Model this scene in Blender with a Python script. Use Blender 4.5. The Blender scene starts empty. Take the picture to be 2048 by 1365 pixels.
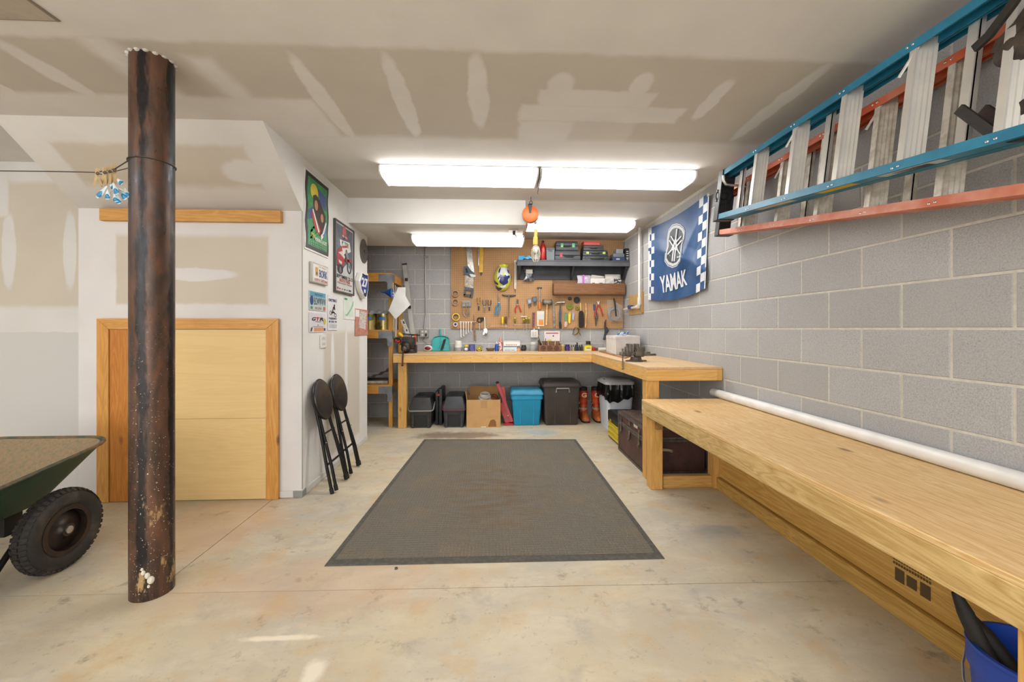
import bpy, bmesh, math, random
from mathutils import Vector, Matrix
V = Vector
random.seed(7)
sc = bpy.context.scene
col = sc.collection

# ---------------------------------------------------------------- camera, world, exposure
FPX, CXP, HYP, HCAM = 828.0, 1024.0, 657.0, 1.22      # focal length in px of the 2048 frame, horizon row, eye height
YAW = math.atan(39 / 828)
cam = bpy.data.cameras.new('camera'); camo = bpy.data.objects.new('camera', cam); col.objects.link(camo)
cam.sensor_width = 36; cam.lens = 36 * FPX / 2048
cam.shift_y = -(682.5 - HYP) / 2048
cam.clip_start = .02
camo.location = (0, 0, HCAM); camo.rotation_euler = (math.pi / 2, 0, -YAW)
sc.camera = camo
sc.view_settings.view_transform = 'Standard'; sc.view_settings.look = 'None'
sc.view_settings.gamma = 1; sc.view_settings.use_curve_mapping = False
sc.view_settings.exposure = 0.52
w = bpy.data.worlds.new('world'); sc.world = w; w.use_nodes = True
w.node_tree.nodes['Background'].inputs[0].default_value = (1, .985, .96, 1)
w.node_tree.nodes['Background'].inputs[1].default_value = 2.6
sc.cycles.max_bounces = 4; sc.cycles.diffuse_bounces = 3; sc.cycles.glossy_bounces = 2; sc.cycles.transparent_max_bounces = 6; sc.cycles.use_adaptive_sampling = True; sc.cycles.adaptive_threshold = .03; sc.cycles.use_denoising = True
sc.cycles.sample_clamp_indirect = 6
LAMP = 8.5        # radiance of the fluorescent diffusers

# ---------------------------------------------------------------- photo geometry: a pixel on a known real plane -> world point
_c, _s = math.cos(YAW), math.sin(YAW)
def ray(px, py):
    a = (px - CXP) / FPX
    return V((_c * a + _s, _c - _s * a, (HYP - py) / FPX))
def UY(px, py, Y): r = ray(px, py); t = Y / r.y; return V((r.x * t, Y, HCAM + r.z * t))
def UX(px, py, X): r = ray(px, py); t = X / r.x; return V((X, r.y * t, HCAM + r.z * t))
def UZ(px, py, Z=0): r = ray(px, py); t = (Z - HCAM) / r.z; return V((r.x * t, r.y * t, Z))

# ---------------------------------------------------------------- materials
def lin(h):
    if not isinstance(h, str): return tuple(h) + ((1,) if len(h) == 3 else ())
    v = [int(h[i:i + 2], 16) / 255 for i in (0, 2, 4)]
    return tuple(x / 12.92 if x <= .04045 else ((x + .055) / 1.055) ** 2.4 for x in v) + (1,)
class NT:
    """small node-tree writer"""
    def __init__(s, name):
        s.m = bpy.data.materials.new(name); s.m.use_nodes = True
        s.t = s.m.node_tree; s.n = s.t.nodes; s.p = s.n['Principled BSDF']
    def new(s, typ, **kw):
        n = s.n.new(typ)
        for k, v in kw.items():
            if k.startswith('i_'): n.inputs[k[2:].replace('_', ' ')].default_value = v
            else: setattr(n, k, v)
        return n
    def l(s, a, b): s.t.links.new(a, b); return b.node
    def pos(s, scale=(1, 1, 1)):
        if not hasattr(s, '_g'): s._g = s.new('ShaderNodeNewGeometry').outputs['Position']
        if tuple(scale) == (1, 1, 1): return s._g
        m = s.new('ShaderNodeVectorMath', operation='MULTIPLY'); s.l(s._g, m.inputs[0]); m.inputs[1].default_value = scale
        return m.outputs[0]
    def noise(s, scale, detail=4, rough=.55, vec=None, dist=0):
        n = s.new('ShaderNodeTexNoise'); n.inputs['Scale'].default_value = scale; n.inputs['Detail'].default_value = min(detail, 4)
        n.inputs['Roughness'].default_value = rough; n.inputs['Distortion'].default_value = dist
        s.l(vec if vec is not None else s.pos(), n.inputs['Vector']); return n.outputs['Fac']
    def rng(s, v, a, b, c=0., d=1., smooth=False):
        n = s.new('ShaderNodeMapRange', clamp=True); n.interpolation_type = 'SMOOTHSTEP' if smooth else 'LINEAR'
        s.l(v, n.inputs['Value'])
        for k, x in zip(('From Min', 'From Max', 'To Min', 'To Max'), (a, b, c, d)): n.inputs[k].default_value = x
        return n.outputs['Result']
    def mix(s, fac, a, b):
        n = s.new('ShaderNodeMix', data_type='RGBA')
        for x, i in ((fac, 0), (a, 6), (b, 7)):
            if hasattr(x, 'links'): s.l(x, n.inputs[i])
            else: n.inputs[i].default_value = x if i == 0 else lin(x)
        return n.outputs[2]
    def math(s, op, a, b=0.):
        n = s.new('ShaderNodeMath', operation=op)
        for i, x in enumerate((a, b)):
            if hasattr(x, 'links'): s.l(x, n.inputs[i])
            else: n.inputs[i].default_value = x
        return n.outputs[0]
    def bump(s, h, strength=.3, dist=.01):
        n = s.new('ShaderNodeBump'); n.inputs['Strength'].default_value = strength; n.inputs['Distance'].default_value = dist
        s.l(h, n.inputs['Height']); s.l(n.outputs[0], s.p.inputs['Normal'])
    def color(s, v):
        if hasattr(v, 'links'): s.l(v, s.p.inputs['Base Color'])
        else: s.p.inputs['Base Color'].default_value = lin(v)
    def rough(s, r): s.p.inputs['Roughness'].default_value = r
_mc = {}
def M(c, rough=.5, metal=0., c2=None, ns=12., lo=.4, hi=.65, bump=0., bs=None, alpha=1., trans=0., emit=0., name=None, coat=0.):
    """plain procedural material; c2 + ns = second colour mixed in by noise"""
    key = (c, rough, metal, c2, ns, lo, hi, bump, bs, alpha, trans, emit, coat)
    if key in _mc: return _mc[key]
    t = NT(name or 'mat_' + str(c)); t.rough(rough); t.p.inputs['Metallic'].default_value = metal
    if c2: t.color(t.mix(t.rng(t.noise(ns, 3, .62), lo, hi), c, c2))
    else:                                   # a faint value variation on every plain surface
        a = lin(c); b = tuple(x * .86 for x in a[:3]) + (1,)
        t.color(t.mix(t.rng(t.noise(9, 1), .3, .75), a, b))
    if bump: t.bump(t.noise(bs or ns * 4, 3), bump, .004)
    if alpha < 1: t.p.inputs['Alpha'].default_value = alpha
    if trans: t.p.inputs['Transmission Weight'].default_value = trans
    if coat: t.p.inputs['Coat Weight'].default_value = coat
    if emit: t.p.inputs['Emission Color'].default_value = lin(c); t.p.inputs['Emission Strength'].default_value = emit
    _mc[key] = t.m; return t.m
def WOOD(axis, light, dark, rough=.55, k=1., knots=True, name=None):
    key = ('wood', axis, light, dark, rough, k, knots)
    if key in _mc: return _mc[key]
    t = NT(name or 'wood_' + axis); t.rough(rough)
    i = 'xyz'.index(axis); sv = [13. * k] * 3; sv[i] = 1.1 * k
    p = t.pos(sv)
    n1 = t.noise(1.0, 3, .5, p, 1.6)
    wv = t.math('FRACT', t.math('MULTIPLY', n1, 7.))
    ring = t.rng(t.math('ABSOLUTE', t.math('SUBTRACT', wv, .5)), .0, .5)
    fine = t.noise(9, 4, .7, p)
    f = t.math('ADD', t.math('MULTIPLY', ring, .55), t.math('MULTIPLY', t.rng(fine, .3, .7), .35))
    cc = t.mix(f, light, dark)
    if knots:
        sk = [3.4] * 3; sk[i] = 1.5
        vo = t.new('ShaderNodeTexVoronoi'); vo.inputs['Scale'].default_value = 1.; t.l(t.pos(sk), vo.inputs['Vector'])
        a = lin(dark); kd = tuple(x * .33 for x in a[:3]) + (1,)
        cc = t.mix(t.rng(vo.outputs['Distance'], .03, .075, 1., 0.), cc, kd)
    cc = t.mix(t.rng(t.noise(1.7, 3), .35, .75, 0., .35), cc, dark)
    t.color(cc); t.bump(fine, .12, .003)
    _mc[key] = t.m; return t.m

# ---------------------------------------------------------------- mesh builder
class B:
    def __init__(s, Mx=None): s.bm = bmesh.new(); s.M = Mx
    def _v(s, p):
        p = V(p); return s.bm.verts.new(s.M @ p if s.M is not None else p)
    def _f(s, vs):
        try: return s.bm.faces.new(vs)
        except ValueError: return None
    def box(s, x0, x1, y0, y1, z0, z1, bev=0., seg=1, top=None):
        """top=(ix,iy): shrink of the upper face on each side"""
        ix, iy = top or (0, 0)
        P = [(x0, y0, z0), (x1, y0, z0), (x1, y1, z0), (x0, y1, z0),
             (x0 + ix, y0 + iy, z1), (x1 - ix, y0 + iy, z1), (x1 - ix, y1 - iy, z1), (x0 + ix, y1 - iy, z1)]
        v = [s._v(p) for p in P]
        fs = [s._f([v[i] for i in q]) for q in ((3, 2, 1, 0), (4, 5, 6, 7), (0, 1, 5, 4), (1, 2, 6, 5), (2, 3, 7, 6), (3, 0, 4, 7))]
        if bev > 0:
            es = list({e for f in fs for e in f.edges})
            bmesh.ops.bevel(s.bm, geom=es, offset=bev, segments=seg, affect='EDGES', profile=.5)
        return s
    def prism(s, pts, vec):
        vec = V(vec); a = [s._v(p) for p in pts]; b = [s._v(V(p) + vec) for p in pts]; n = len(a)
        s._f(a[::-1]); s._f(b)
        for i in range(n): s._f([a[i], a[(i + 1) % n], b[(i + 1) % n], b[i]])
        return s
    def poly(s, pts): s._f([s._v(p) for p in pts]); return s
    def loft(s, rings, cap=True, closed=True):
        R = [[s._v(p) for p in r] for r in rings]
        for a, b in zip(R, R[1:]):
            n = len(a)
            for i in range(n if closed else n - 1):
                s._f([a[i], a[(i + 1) % n], b[(i + 1) % n], b[i]])
        if cap: s._f(R[0][::-1]); s._f(R[-1])
        return s
    def cyl(s, p0, p1, r0, r1=None, n=14, cap=True):
        return s.tube([p0, p1], [r0, r0 if r1 is None else r1], n, cap=cap)
    def tube(s, pts, r, n=8, closed=False, cap=True, flat=1.):
        pts = [V(p) for p in pts]; k = len(pts); rs = r if isinstance(r, (list, tuple)) else [r] * k
        T = []
        for i in range(k):
            if closed: d = pts[(i + 1) % k] - pts[i - 1]
            else: d = pts[min(i + 1, k - 1)] - pts[max(i - 1, 0)]
            T.append(d.normalized())
        up = V((0, 0, 1)) if abs(T[0].z) < .9 else V((1, 0, 0))
        N = (up - T[0] * up.dot(T[0])).normalized(); rings = []
        for i in range(k):
            N = N - T[i] * N.dot(T[i])
            if N.length < 1e-6: N = T[i].orthogonal()
            N.normalize(); Bn = T[i].cross(N)
            rings.append([pts[i] + (N * math.cos(2 * math.pi * j / n) + Bn * math.sin(2 * math.pi * j / n) * flat) * rs[i] for j in range(n)])
        if closed: rings.append(rings[0]); return s.loft(rings, cap=False)
        return s.loft(rings, cap=cap)
    def lathe(s, prof, o, ax=(0, 0, 1), n=20):
        ax = V(ax).normalized(); a = ax.orthogonal().normalized(); b = ax.cross(a); o = V(o)
        return s.loft([[o + ax * h + (a * math.cos(2 * math.pi * j / n) + b * math.sin(2 * math.pi * j / n)) * max(r, 1e-5) for j in range(n)] for r, h in prof])
    def ell(s, ctr, rad, n=14, m=9, f=None):
        ctr = V(ctr); R = []
        for i in range(m + 1):
            th = math.pi * (i / m); th = min(max(th, .02), math.pi - .02); ring = []
            for j in range(n):
                ph = 2 * math.pi * j / n
                p = V((rad[0] * math.sin(th) * math.cos(ph), rad[1] * math.sin(th) * math.sin(ph), -rad[2] * math.cos(th)))
                ring.append(ctr + (f(p) if f else p))
            R.append(ring)
        return s.loft(R)
    def torus(s, ctr, R, r, ax=(0, 0, 1), n=24, m=8, a0=0, a1=2 * math.pi):
        ax = V(ax).normalized(); a = ax.orthogonal().normalized(); b = ax.cross(a); ctr = V(ctr); full = a1 - a0 > 6.2
        k = n if full else n + 1
        pts = [ctr + (a * math.cos(a0 + (a1 - a0) * i / n) + b * math.sin(a0 + (a1 - a0) * i / n)) * R for i in range(k)]
        return s.tube(pts, r, m, closed=full)
    def ring(s, ctr, R0, R1, h, ax=(0, 0, 1), n=28):      # annulus R0 inner, R1 outer, height h along ax
        ax = V(ax).normalized(); a = ax.orthogonal().normalized(); b = ax.cross(a); o = V(ctr)
        pr = [(R0, 0), (R1, 0), (R1, h), (R0, h), (R0, 0)]
        return s.loft([[o + ax * hh + (a * math.cos(2 * math.pi * j / n) + b * math.sin(2 * math.pi * j / n)) * r for j in range(n)] for r, hh in pr], cap=False)
    def grid(s, nu, nv, fn):
        R = [[s._v(fn(i / nu, j / nv)) for i in range(nu + 1)] for j in range(nv + 1)]
        for j in range(nv):
            for i in range(nu): s._f([R[j][i], R[j][i + 1], R[j + 1][i + 1], R[j + 1][i]])
        return s
    def mesh(s, name, ang=38):
        bmesh.ops.remove_doubles(s.bm, verts=s.bm.verts, dist=1e-6)
        bmesh.ops.recalc_face_normals(s.bm, faces=s.bm.faces)
        me = bpy.data.meshes.new(name); s.bm.to_mesh(me); s.bm.free()
        if ang: me.shade_smooth(); me.set_sharp_from_angle(angle=math.radians(ang))
        return me
# ---------------------------------------------------------------- objects
_world = {}            # object name -> world position of its origin
_roots = []
def link(name, data, parent=None):
    o = bpy.data.objects.new(name, data); col.objects.link(o)
    if parent is not None: o.parent = parent
    return o
def tag(o, label=None, cat=None, group=None, kind=None):
    for k, v in (('label', label), ('category', cat), ('group', group), ('kind', kind)):
        if v: o[k] = v
    return o
def T(name, label, cat, group=None):
    o = link(name, None); o.empty_display_size = .05; tag(o, label, cat, group); _world[o.name] = V((0, 0, 0)); _roots.append(o); return o
def addmesh(me, name, mat, parent=None, base=False):
    if len(me.vertices):
        lo = V([min(v.co[i] for v in me.vertices) for i in range(3)]); hi = V([max(v.co[i] for v in me.vertices) for i in range(3)])
        ctr = (lo + hi) / 2
        if base: ctr.z = lo.z
    else: ctr = V((0, 0, 0))
    me.transform(Matrix.Translation(-ctr))
    for mm in (mat if isinstance(mat, (list, tuple)) else [mat]): me.materials.append(mm)
    o = link(name, me, parent); o.location = ctr - (_world[parent.name] if parent is not None else V((0, 0, 0)))
    _world[o.name] = ctr; return o
STUFF = {'rivet', 'screw', 'tread', 'checker', 'cap_ribs', 'grade_stamp', 'plaster_collar', 'paint_blob', 'nail', 'hook', 'print', 'bristle', 'cable', 'foliage'}
def pt(parent, name, mat, *ops, Mx=None, ang=38, label=None):
    """a part: a list of builder calls ('box', ...) joined into one mesh"""
    b = ops[0] if len(ops) == 1 and isinstance(ops[0], B) else B(Mx)
    if not (len(ops) == 1 and isinstance(ops[0], B)):
        for op in ops: getattr(b, op[0])(*op[1:])
    o = addmesh(b.mesh(name, ang), name, mat, parent)
    if label: o['label'] = label
    if name in STUFF and (len(ops) > 1 or isinstance(ops[0], B)): o['kind'] = 'stuff'
    return o
def S(name, mat, label, cat, *ops, group=None, kind=None, Mx=None, ang=38):
    """a thing that is one mesh"""
    b = ops[0] if len(ops) == 1 and isinstance(ops[0], B) else B(Mx)
    if not (len(ops) == 1 and isinstance(ops[0], B)):
        for op in ops: getattr(b, op[0])(*op[1:])
    o = addmesh(b.mesh(name, ang), name, mat, None, base=True); return tag(o, label, cat, group, kind)
def struct(name, mat, label, *ops, ang=38):
    o = S(name, mat, label, None, *ops, ang=ang); o['kind'] = 'structure'; return o
def finish():
    """move each Empty to the base centre of its thing"""
    for r in _roots:
        if r.parent is not None or not r.children: continue
        lo = V((1e9,) * 3); hi = -lo
        st = [(c, c.location.copy()) for c in r.children]
        while st:
            o, off = st.pop()
            if o.type == 'MESH':
                for q in o.bound_box:
                    p = V(q) + off
                    for i in range(3): lo[i] = min(lo[i], p[i]); hi[i] = max(hi[i], p[i])
            st += [(c, off + c.location) for c in o.children]
        base = V(((lo.x + hi.x) / 2, (lo.y + hi.y) / 2, lo.z))
        r.location = base
        for c in r.children: c.location -= base
def rot(axis, deg, about=(0, 0, 0)):
    a = V(about); return Matrix.Translation(a) @ Matrix.Rotation(math.radians(deg), 4, axis) @ Matrix.Translation(-a)
# ---------------------------------------------------------------- flat print on a panel: u right, v up, n out
class Panel:
    def __init__(s, o, u, v, th=.0005):
        s.o = V(o); s.u = V(u); s.v = V(v); s.n = s.u.cross(s.v).normalized(); s.th = th; s.layer = 0
    def p(s, u, v, h=0): return s.o + s.u * u + s.v * v + s.n * h
    def poly(s, parent, name, mat, *polys, lift=1):
        b = B()
        for q in polys: b.prism([s.p(u, v, s.th * (lift - 1)) for u, v in q], s.n * s.th)
        return pt(parent, name, mat, b, ang=0)
    def disc(s, parent, name, mat, *dd, lift=1, n=20):
        W, Hh = s.u.length, s.v.length
        return s.poly(parent, name, mat, *[[(u + r * math.cos(2 * math.pi * i / n), v + r * k * W / Hh * math.sin(2 * math.pi * i / n)) for i in range(n)] for u, v, r, k in dd], lift=lift)
    def text(s, parent, name, mat, txt, u0, u1, v0, v1, lift=2, bold=0., shear=0.):
        cu = bpy.data.curves.new('lettering', 'FONT'); cu.body = txt; cu.size = 1; cu.offset = bold; cu.shear = shear; cu.resolution_u = 3
        tmp = bpy.data.objects.new('lettering_tmp', cu); me = bpy.data.meshes.new_from_object(tmp)
        bpy.data.objects.remove(tmp)
        xs = [v.co.x for v in me.vertices]; ys = [v.co.y for v in me.vertices]
        x0, x1, y0, y1 = min(xs), max(xs), min(ys), max(ys)
        for v in me.vertices:
            v.co = s.p(u0 + (u1 - u0) * (v.co.x - x0) / (x1 - x0), v0 + (v1 - v0) * (v.co.y - y0) / (y1 - y0), s.th * lift)
        me.update(); me.materials.clear()
        return addmesh(me, name, mat, parent)
# ================================================================ STRUCTURE
XR, YB, ZC, XS, YC = 1.85, 5.76, 2.46, -1.37, 3.05
XL, YLW, ZSOF, YSOF = -2.907, 3.25, 2.065, 2.54
XFAR, YNEAR = -6.0, -3.6
# drywall with joint compound: list of (centre, half size) strokes on two chosen axes
def mask_group(kind):
    g = bpy.data.node_groups.new('stroke_' + kind, 'ShaderNodeTree'); I = g.interface
    for nm, ty in (('P', 'NodeSocketVector'), ('C', 'NodeSocketVector'), ('H', 'NodeSocketVector'), ('S', 'NodeSocketFloat'), ('Prev', 'NodeSocketFloat')):
        I.new_socket(nm, in_out='INPUT', socket_type=ty)
    I.new_socket('Fac', in_out='OUTPUT', socket_type='NodeSocketFloat')
    n = g.nodes; gi = n.new('NodeGroupInput'); go = n.new('NodeGroupOutput'); L = g.links.new
    def vm(op, a, b=None):
        x = n.new('ShaderNodeVectorMath'); x.operation = op; L(a, x.inputs[0])
        if b is not None: L(b, x.inputs[1])
        return x
    d = vm('SUBTRACT', gi.outputs['P'], gi.outputs['C']).outputs[0]
    mr = n.new('ShaderNodeMapRange'); mr.interpolation_type = 'SMOOTHSTEP'
    mr.inputs['From Min'].default_value = 0; mr.inputs['To Min'].default_value = 1; mr.inputs['To Max'].default_value = 0
    if kind == 'box':
        q = vm('SUBTRACT', vm('ABSOLUTE', d).outputs[0], gi.outputs['H']).outputs[0]
        sp = n.new('ShaderNodeSeparateXYZ'); L(q, sp.inputs[0])
        mx = n.new('ShaderNodeMath'); mx.operation = 'MAXIMUM'; L(sp.outputs[0], mx.inputs[0]); L(sp.outputs[1], mx.inputs[1])
        m2 = n.new('ShaderNodeMath'); m2.operation = 'MAXIMUM'; L(mx.outputs[0], m2.inputs[0]); L(sp.outputs[2], m2.inputs[1])
        L(m2.outputs[0], mr.inputs['Value'])
    else:
        q = vm('LENGTH', vm('DIVIDE', d, gi.outputs['H']).outputs[0])
        mx = n.new('ShaderNodeMath'); mx.operation = 'SUBTRACT'; L(q.outputs['Value'], mx.inputs[0]); mx.inputs[1].default_value = .9
        L(mx.outputs[0], mr.inputs['Value'])
    L(gi.outputs['S'], mr.inputs['From Max'])
    o = n.new('ShaderNodeMath'); o.operation = 'MAXIMUM'; L(mr.outputs[0], o.inputs[0]); L(gi.outputs['Prev'], o.inputs[1])
    L(o.outputs[0], go.inputs[0]); return g
GBOX, GELL = mask_group('box'), mask_group('ell')
def DRYWALL(name, paper, mud, strokes, extra=None, wob=.05, wsc=9, faint=()):
    """strokes: ('b'|'e', cx,cy,cz, hx,hy,hz, soft); half size 9 = unlimited along that axis"""
    t = NT(name); t.rough(.85)
    nz = t.new('ShaderNodeTexNoise'); nz.inputs['Scale'].default_value = wsc; nz.inputs['Detail'].default_value = 5; t.l(t.pos(), nz.inputs['Vector'])
    sb = t.new('ShaderNodeVectorMath', operation='SUBTRACT'); t.l(nz.outputs['Color'], sb.inputs[0]); sb.inputs[1].default_value = (.5, .5, .5)
    ml = t.new('ShaderNodeVectorMath', operation='MULTIPLY'); t.l(sb.outputs[0], ml.inputs[0]); ml.inputs[1].default_value = (wob,) * 3
    ad = t.new('ShaderNodeVectorMath', operation='ADD'); t.l(ml.outputs[0], ad.inputs[0]); t.l(t.pos(), ad.inputs[1])
    def stack(lst):
        prev = None
        for st in lst:
            k, cx, cy, cz, hx, hy, hz, so = st
            g = t.new('ShaderNodeGroup'); g.node_tree = GBOX if k == 'b' else GELL
            t.l(ad.outputs[0], g.inputs['P']); g.inputs['C'].default_value = (cx, cy, cz); g.inputs['H'].default_value = (hx, hy, hz); g.inputs['S'].default_value = so
            if prev is not None: t.l(prev, g.inputs['Prev'])
            else: g.inputs['Prev'].default_value = 0
            prev = g.outputs[0]
        return prev
    pc = t.mix(t.rng(t.noise(2.2, 4), .35, .7), paper, tuple(x * .93 for x in lin(paper)[:3]))
    mc = t.mix(t.rng(t.noise(3.5, 5), .35, .7), mud, tuple(x * .92 for x in lin(mud)[:3]))
    cc = pc
    if strokes: cc = t.mix(t.math('MULTIPLY', stack(strokes), t.rng(t.noise(14, 4), .1, .55, .72, 1.)), pc, mc)
    if faint: cc = t.mix(t.math('MULTIPLY', stack(faint), .42), cc, mc)
    if extra: cc = extra(t, cc, stack)
    t.color(cc); t.bump(t.noise(40, 4), .06, .002)
    return t.m
PAPER, MUD = 'CCC2B3', 'DEDAD5'
def cs(px0, py0, px1, py1, hw, soft=.5):          # a stroke of compound on the ceiling between two photo points
    a, b = UZ(px0, py0, ZC), UZ(px1, py1, ZC); c = (a + b) / 2
    return ('e', c.x, c.y, c.z, max(hw, abs(a.x - b.x) / 2), abs(a.y - b.y) / 2 + .01, 9, soft)
def cb(px0, py0, px1, py1, soft=.05):
    a, b = UZ(px0, py0, ZC), UZ(px1, py1, ZC); c = (a + b) / 2
    return ('b', c.x, c.y, c.z, abs(a.x - b.x) / 2, abs(a.y - b.y) / 2, 9, soft)
ceil_str = [('b', 0, 1.63, ZC, 9, .2, 9, .05), ('b', 0, 3.1, ZC, 9, .34, 9, .1), ('b', 0, 4.25, ZC, 9, .2, 9, .1), ('b', -2.2, 2.52, ZC, 1.2, .2, 9, .06),
            cs(585, 120, 705, 275, .045, .35), cs(765, 120, 840, 270, .045, .35), cs(955, 115, 958, 250, .05, .35),
            cs(1455, 165, 1395, 235, .04, .4), cs(1645, 135, 1475, 275, .045, .4), cs(5, 90, 190, 195, .05, .5), cs(-60, 150, 32, 195, .05, .5),
            cb(395, 125, 540, 242, .08), cb(205, 85, 345, 200, .1), cb(1045, 212, 1345, 245, .03), cb(1085, 182, 1290, 214, .03), cb(1045, 245, 1120, 300, .04), cb(1150, 285, 1300, 312, .05),
            cs(1120, 150, 1120, 200, .06, .4), cs(1285, 150, 1278, 190, .05, .4)]
ceil_faint = [cb(1130, 0, 1410, 45, .1), cb(1080, 215, 1230, 300, .05)]
M_CEIL = DRYWALL('ceiling_drywall', 'CBC4B9', 'E2DFDB', ceil_str, faint=ceil_faint, wob=.045)
def ws(Y):
    def f(k, px0, py0, px1, py1, soft):
        a, b = UY(px0, py0, Y), UY(px1, py1, Y); c = (a + b) / 2
        return (k, c.x, Y, c.z, abs(a.x - b.x) / 2, 9, abs(a.z - b.z) / 2, soft)
    return f
f = ws(YC)
front_str = [f('b', 130, 200, 229, 1100, .02), f('b', 541, 200, 660, 1100, .03), f('b', 130, 395, 660, 468, .05), f('b', 130, 612, 660, 1100, .03), f('e', 300, 537, 470, 562, .3)]
M_FRONT = DRYWALL('closet_drywall', PAPER, 'DDD9D8', front_str, wob=.03)
f = ws(YLW)
left_str = [f('b', -900, 618, 300, 1100, .05), f('e', 3, 430, 32, 575, .25), f('e', 127, 425, 153, 575, .25), f('b', -900, 300, 300, 360, .06), f('b', -70, 345, 12, 430, .03)]
def lower_panel(t, cc, stack):
    p = UY(80, 660, YLW)
    return t.mix(stack([('b', -4, YLW, p.z / 2 - .02, 9, 9, p.z / 2, .004)]), cc, 'CAC7C4')
M_LEFTW = DRYWALL('left_drywall', PAPER, 'D8D5D2', left_str, extra=lower_panel, wob=.03)
M_SOF = DRYWALL('soffit_drywall', PAPER, 'DEDAD5', [('b', -1.37, 2.8, 2.2, .17, 9, 9, .04), ('b', -2.907, 2.8, 2.2, .17, 9, 9, .04), ('b', 0, 2.54, 2.46, 9, 9, .085, .03), ('b', 0, 3.05, 2.065, 9, 9, .09, .05), ('e', -1.62, 2.8, 2.25, .14, 9, .05, .4)], wob=.03)
side_str = [('b', XS, 3.9, 1.85, 9, 3, .62, .08), ('b', XS, YC, 1.2, 9, .34, 3, .08), ('b', XS, 4.6, 1.2, 9, .22, 3, .08), ('b', XS, 3.9, 0, 9, 3, .12, .05),
            ('e', XS, 3.62, .85, 9, .035, .32, .4), ('e', XS, 3.95, .85, 9, .035, .36, .4)]
M_SIDE = DRYWALL('side_drywall', 'CDC5B8', 'E2E0DD', side_str, wob=.03)
M_BEAM = DRYWALL('beam_drywall', 'C9C3BA', 'DAD7D3', [('b', 0, 3.9, 2.35, 9, .16, 9, .1), ('b', -1.3, 4.5, 2.2, .2, 9, 9, .1)], wob=.06)

# concrete floor: slabs split by saw joints
def concrete():
    t = NT('concrete_floor'); t.rough(.55)
    n1 = t.noise(1.3, 6, .6); n2 = t.noise(4.5, 6, .65); n3 = t.noise(60, 3, .6)
    st = t.noise(2.2, 7, .7, t.pos((1, 2.2, 1)), .6)
    c = t.mix(t.rng(n1, .35, .65), 'C9BA9A', 'B0AB9F')
    c = t.mix(t.rng(st, .45, .7, 0, .55), c, 'D8CEB8')
    c = t.mix(t.rng(n2, .52, .72, 0, .6), c, 'BD9C6C')
    c = t.mix(t.rng(n2, .22, .42, .6, 0), c, '8C8A86')
    c = t.mix(t.rng(t.noise(7, 5, .7), .6, .7, 0, .6), c, '7A7264')
    c = t.mix(t.rng(t.noise(26, 5, .75), .58, .72, 0, .45), c, '8E8470')
    c = t.mix(t.rng(t.noise(90, 3, .7), .66, .72, 0, .6), c, '6A6152')
    def blob(u, v, rx, ry, colr, amt, cc):          # a stain with its own place and shape
        p = t.new('ShaderNodeVectorMath', operation='SUBTRACT'); t.l(t.pos(), p.inputs[0]); p.inputs[1].default_value = (u, v, 0)
        d = t.new('ShaderNodeVectorMath', operation='DIVIDE'); t.l(p.outputs[0], d.inputs[0]); d.inputs[1].default_value = (rx, ry, 5)
        ln = t.new('ShaderNodeVectorMath', operation='LENGTH'); t.l(d.outputs[0], ln.inputs[0])
        k = t.math('ADD', ln.outputs['Value'], t.math('MULTIPLY', t.math('SUBTRACT', t.noise(5, 5, .7), .5), 1.6))
        return t.mix(t.rng(k, .55, 1., amt, 0.), cc, colr)
    a = UZ(915, 871); c = blob(a.x, a.y, .55, .2, '7B6459', .8, c)
    a = UZ(1085, 865); c = blob(a.x, a.y, .22, .16, '8FA9B5', .55, c)
    a = UZ(1430, 1060); c = blob(a.x, a.y, .18, .1, '8F9296', .5, c)
    a = UZ(560, 1277); c = blob(a.x, a.y, .17, .022, 'E4D9C4', .95, c)
    a = UZ(625, 1350); c = blob(a.x, a.y, .05, .09, 'E6DDCB', .8, c)
    a = UZ(640, 1170); c = blob(a.x, a.y, .9, .3, 'C9A27E', .35, c)
    a = UZ(430, 1050); c = blob(a.x, a.y, .5, .5, 'C79A72', .4, c)
    t.color(c); t.bump(t.math('ADD', n3, t.math('MULTIPLY', n2, .6)), .12, .004); return t.m
M_CONC = concrete()
fl = struct('floor', M('6E6458', .9, c2='8A7A66', ns=30), 'concrete slab floor with saw cut joints', ('box', XFAR, XR + .2, YNEAR, YB + .2, -.12, -.012))
XJ = -1.565
def slab(*q):
    b = B(); b.prism([(x, y, -.012) for x, y in q], (0, 0, .012))
    pt(fl, 'slab', M_CONC, b)
g = .003
def yj(x): return 1.948 - .0185 * x
slab((XFAR, YNEAR), (XR + .2, YNEAR), (XR + .2, yj(XR) - g), (XFAR, yj(XFAR) - g))
slab((XFAR, yj(XFAR) + g), (XJ - g, yj(XJ) + g), (XJ - g, YB + .2), (XFAR, YB + .2))
slab((XJ + g, yj(XJ) + g), (XR + .2, yj(XR) + g), (XR + .2, YB + .2), (XJ + g, YB + .2))

ce = struct('ceiling', M_CEIL, 'unpainted drywall ceiling with bands and strokes of joint compound', ('box', XFAR, XR + .2, YNEAR, YB + .2, ZC, ZC + .1))
M_HATCH = M('A89E90', .9, c2='B7AD9F', ns=6)
h = UZ(115, 40, ZC)
pt(ce, 'hatch_panel', M_HATCH, ('box', h.x - .75, h.x, h.y - .75, h.y, ZC - .004, ZC + .001))
pt(ce, 'hatch_edge', M('8C8172', .8), ('box', h.x, h.x + .008, h.y - .75, h.y, ZC - .008, ZC), ('box', h.x - .75, h.x + .008, h.y, h.y + .005, ZC - .003, ZC))

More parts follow.
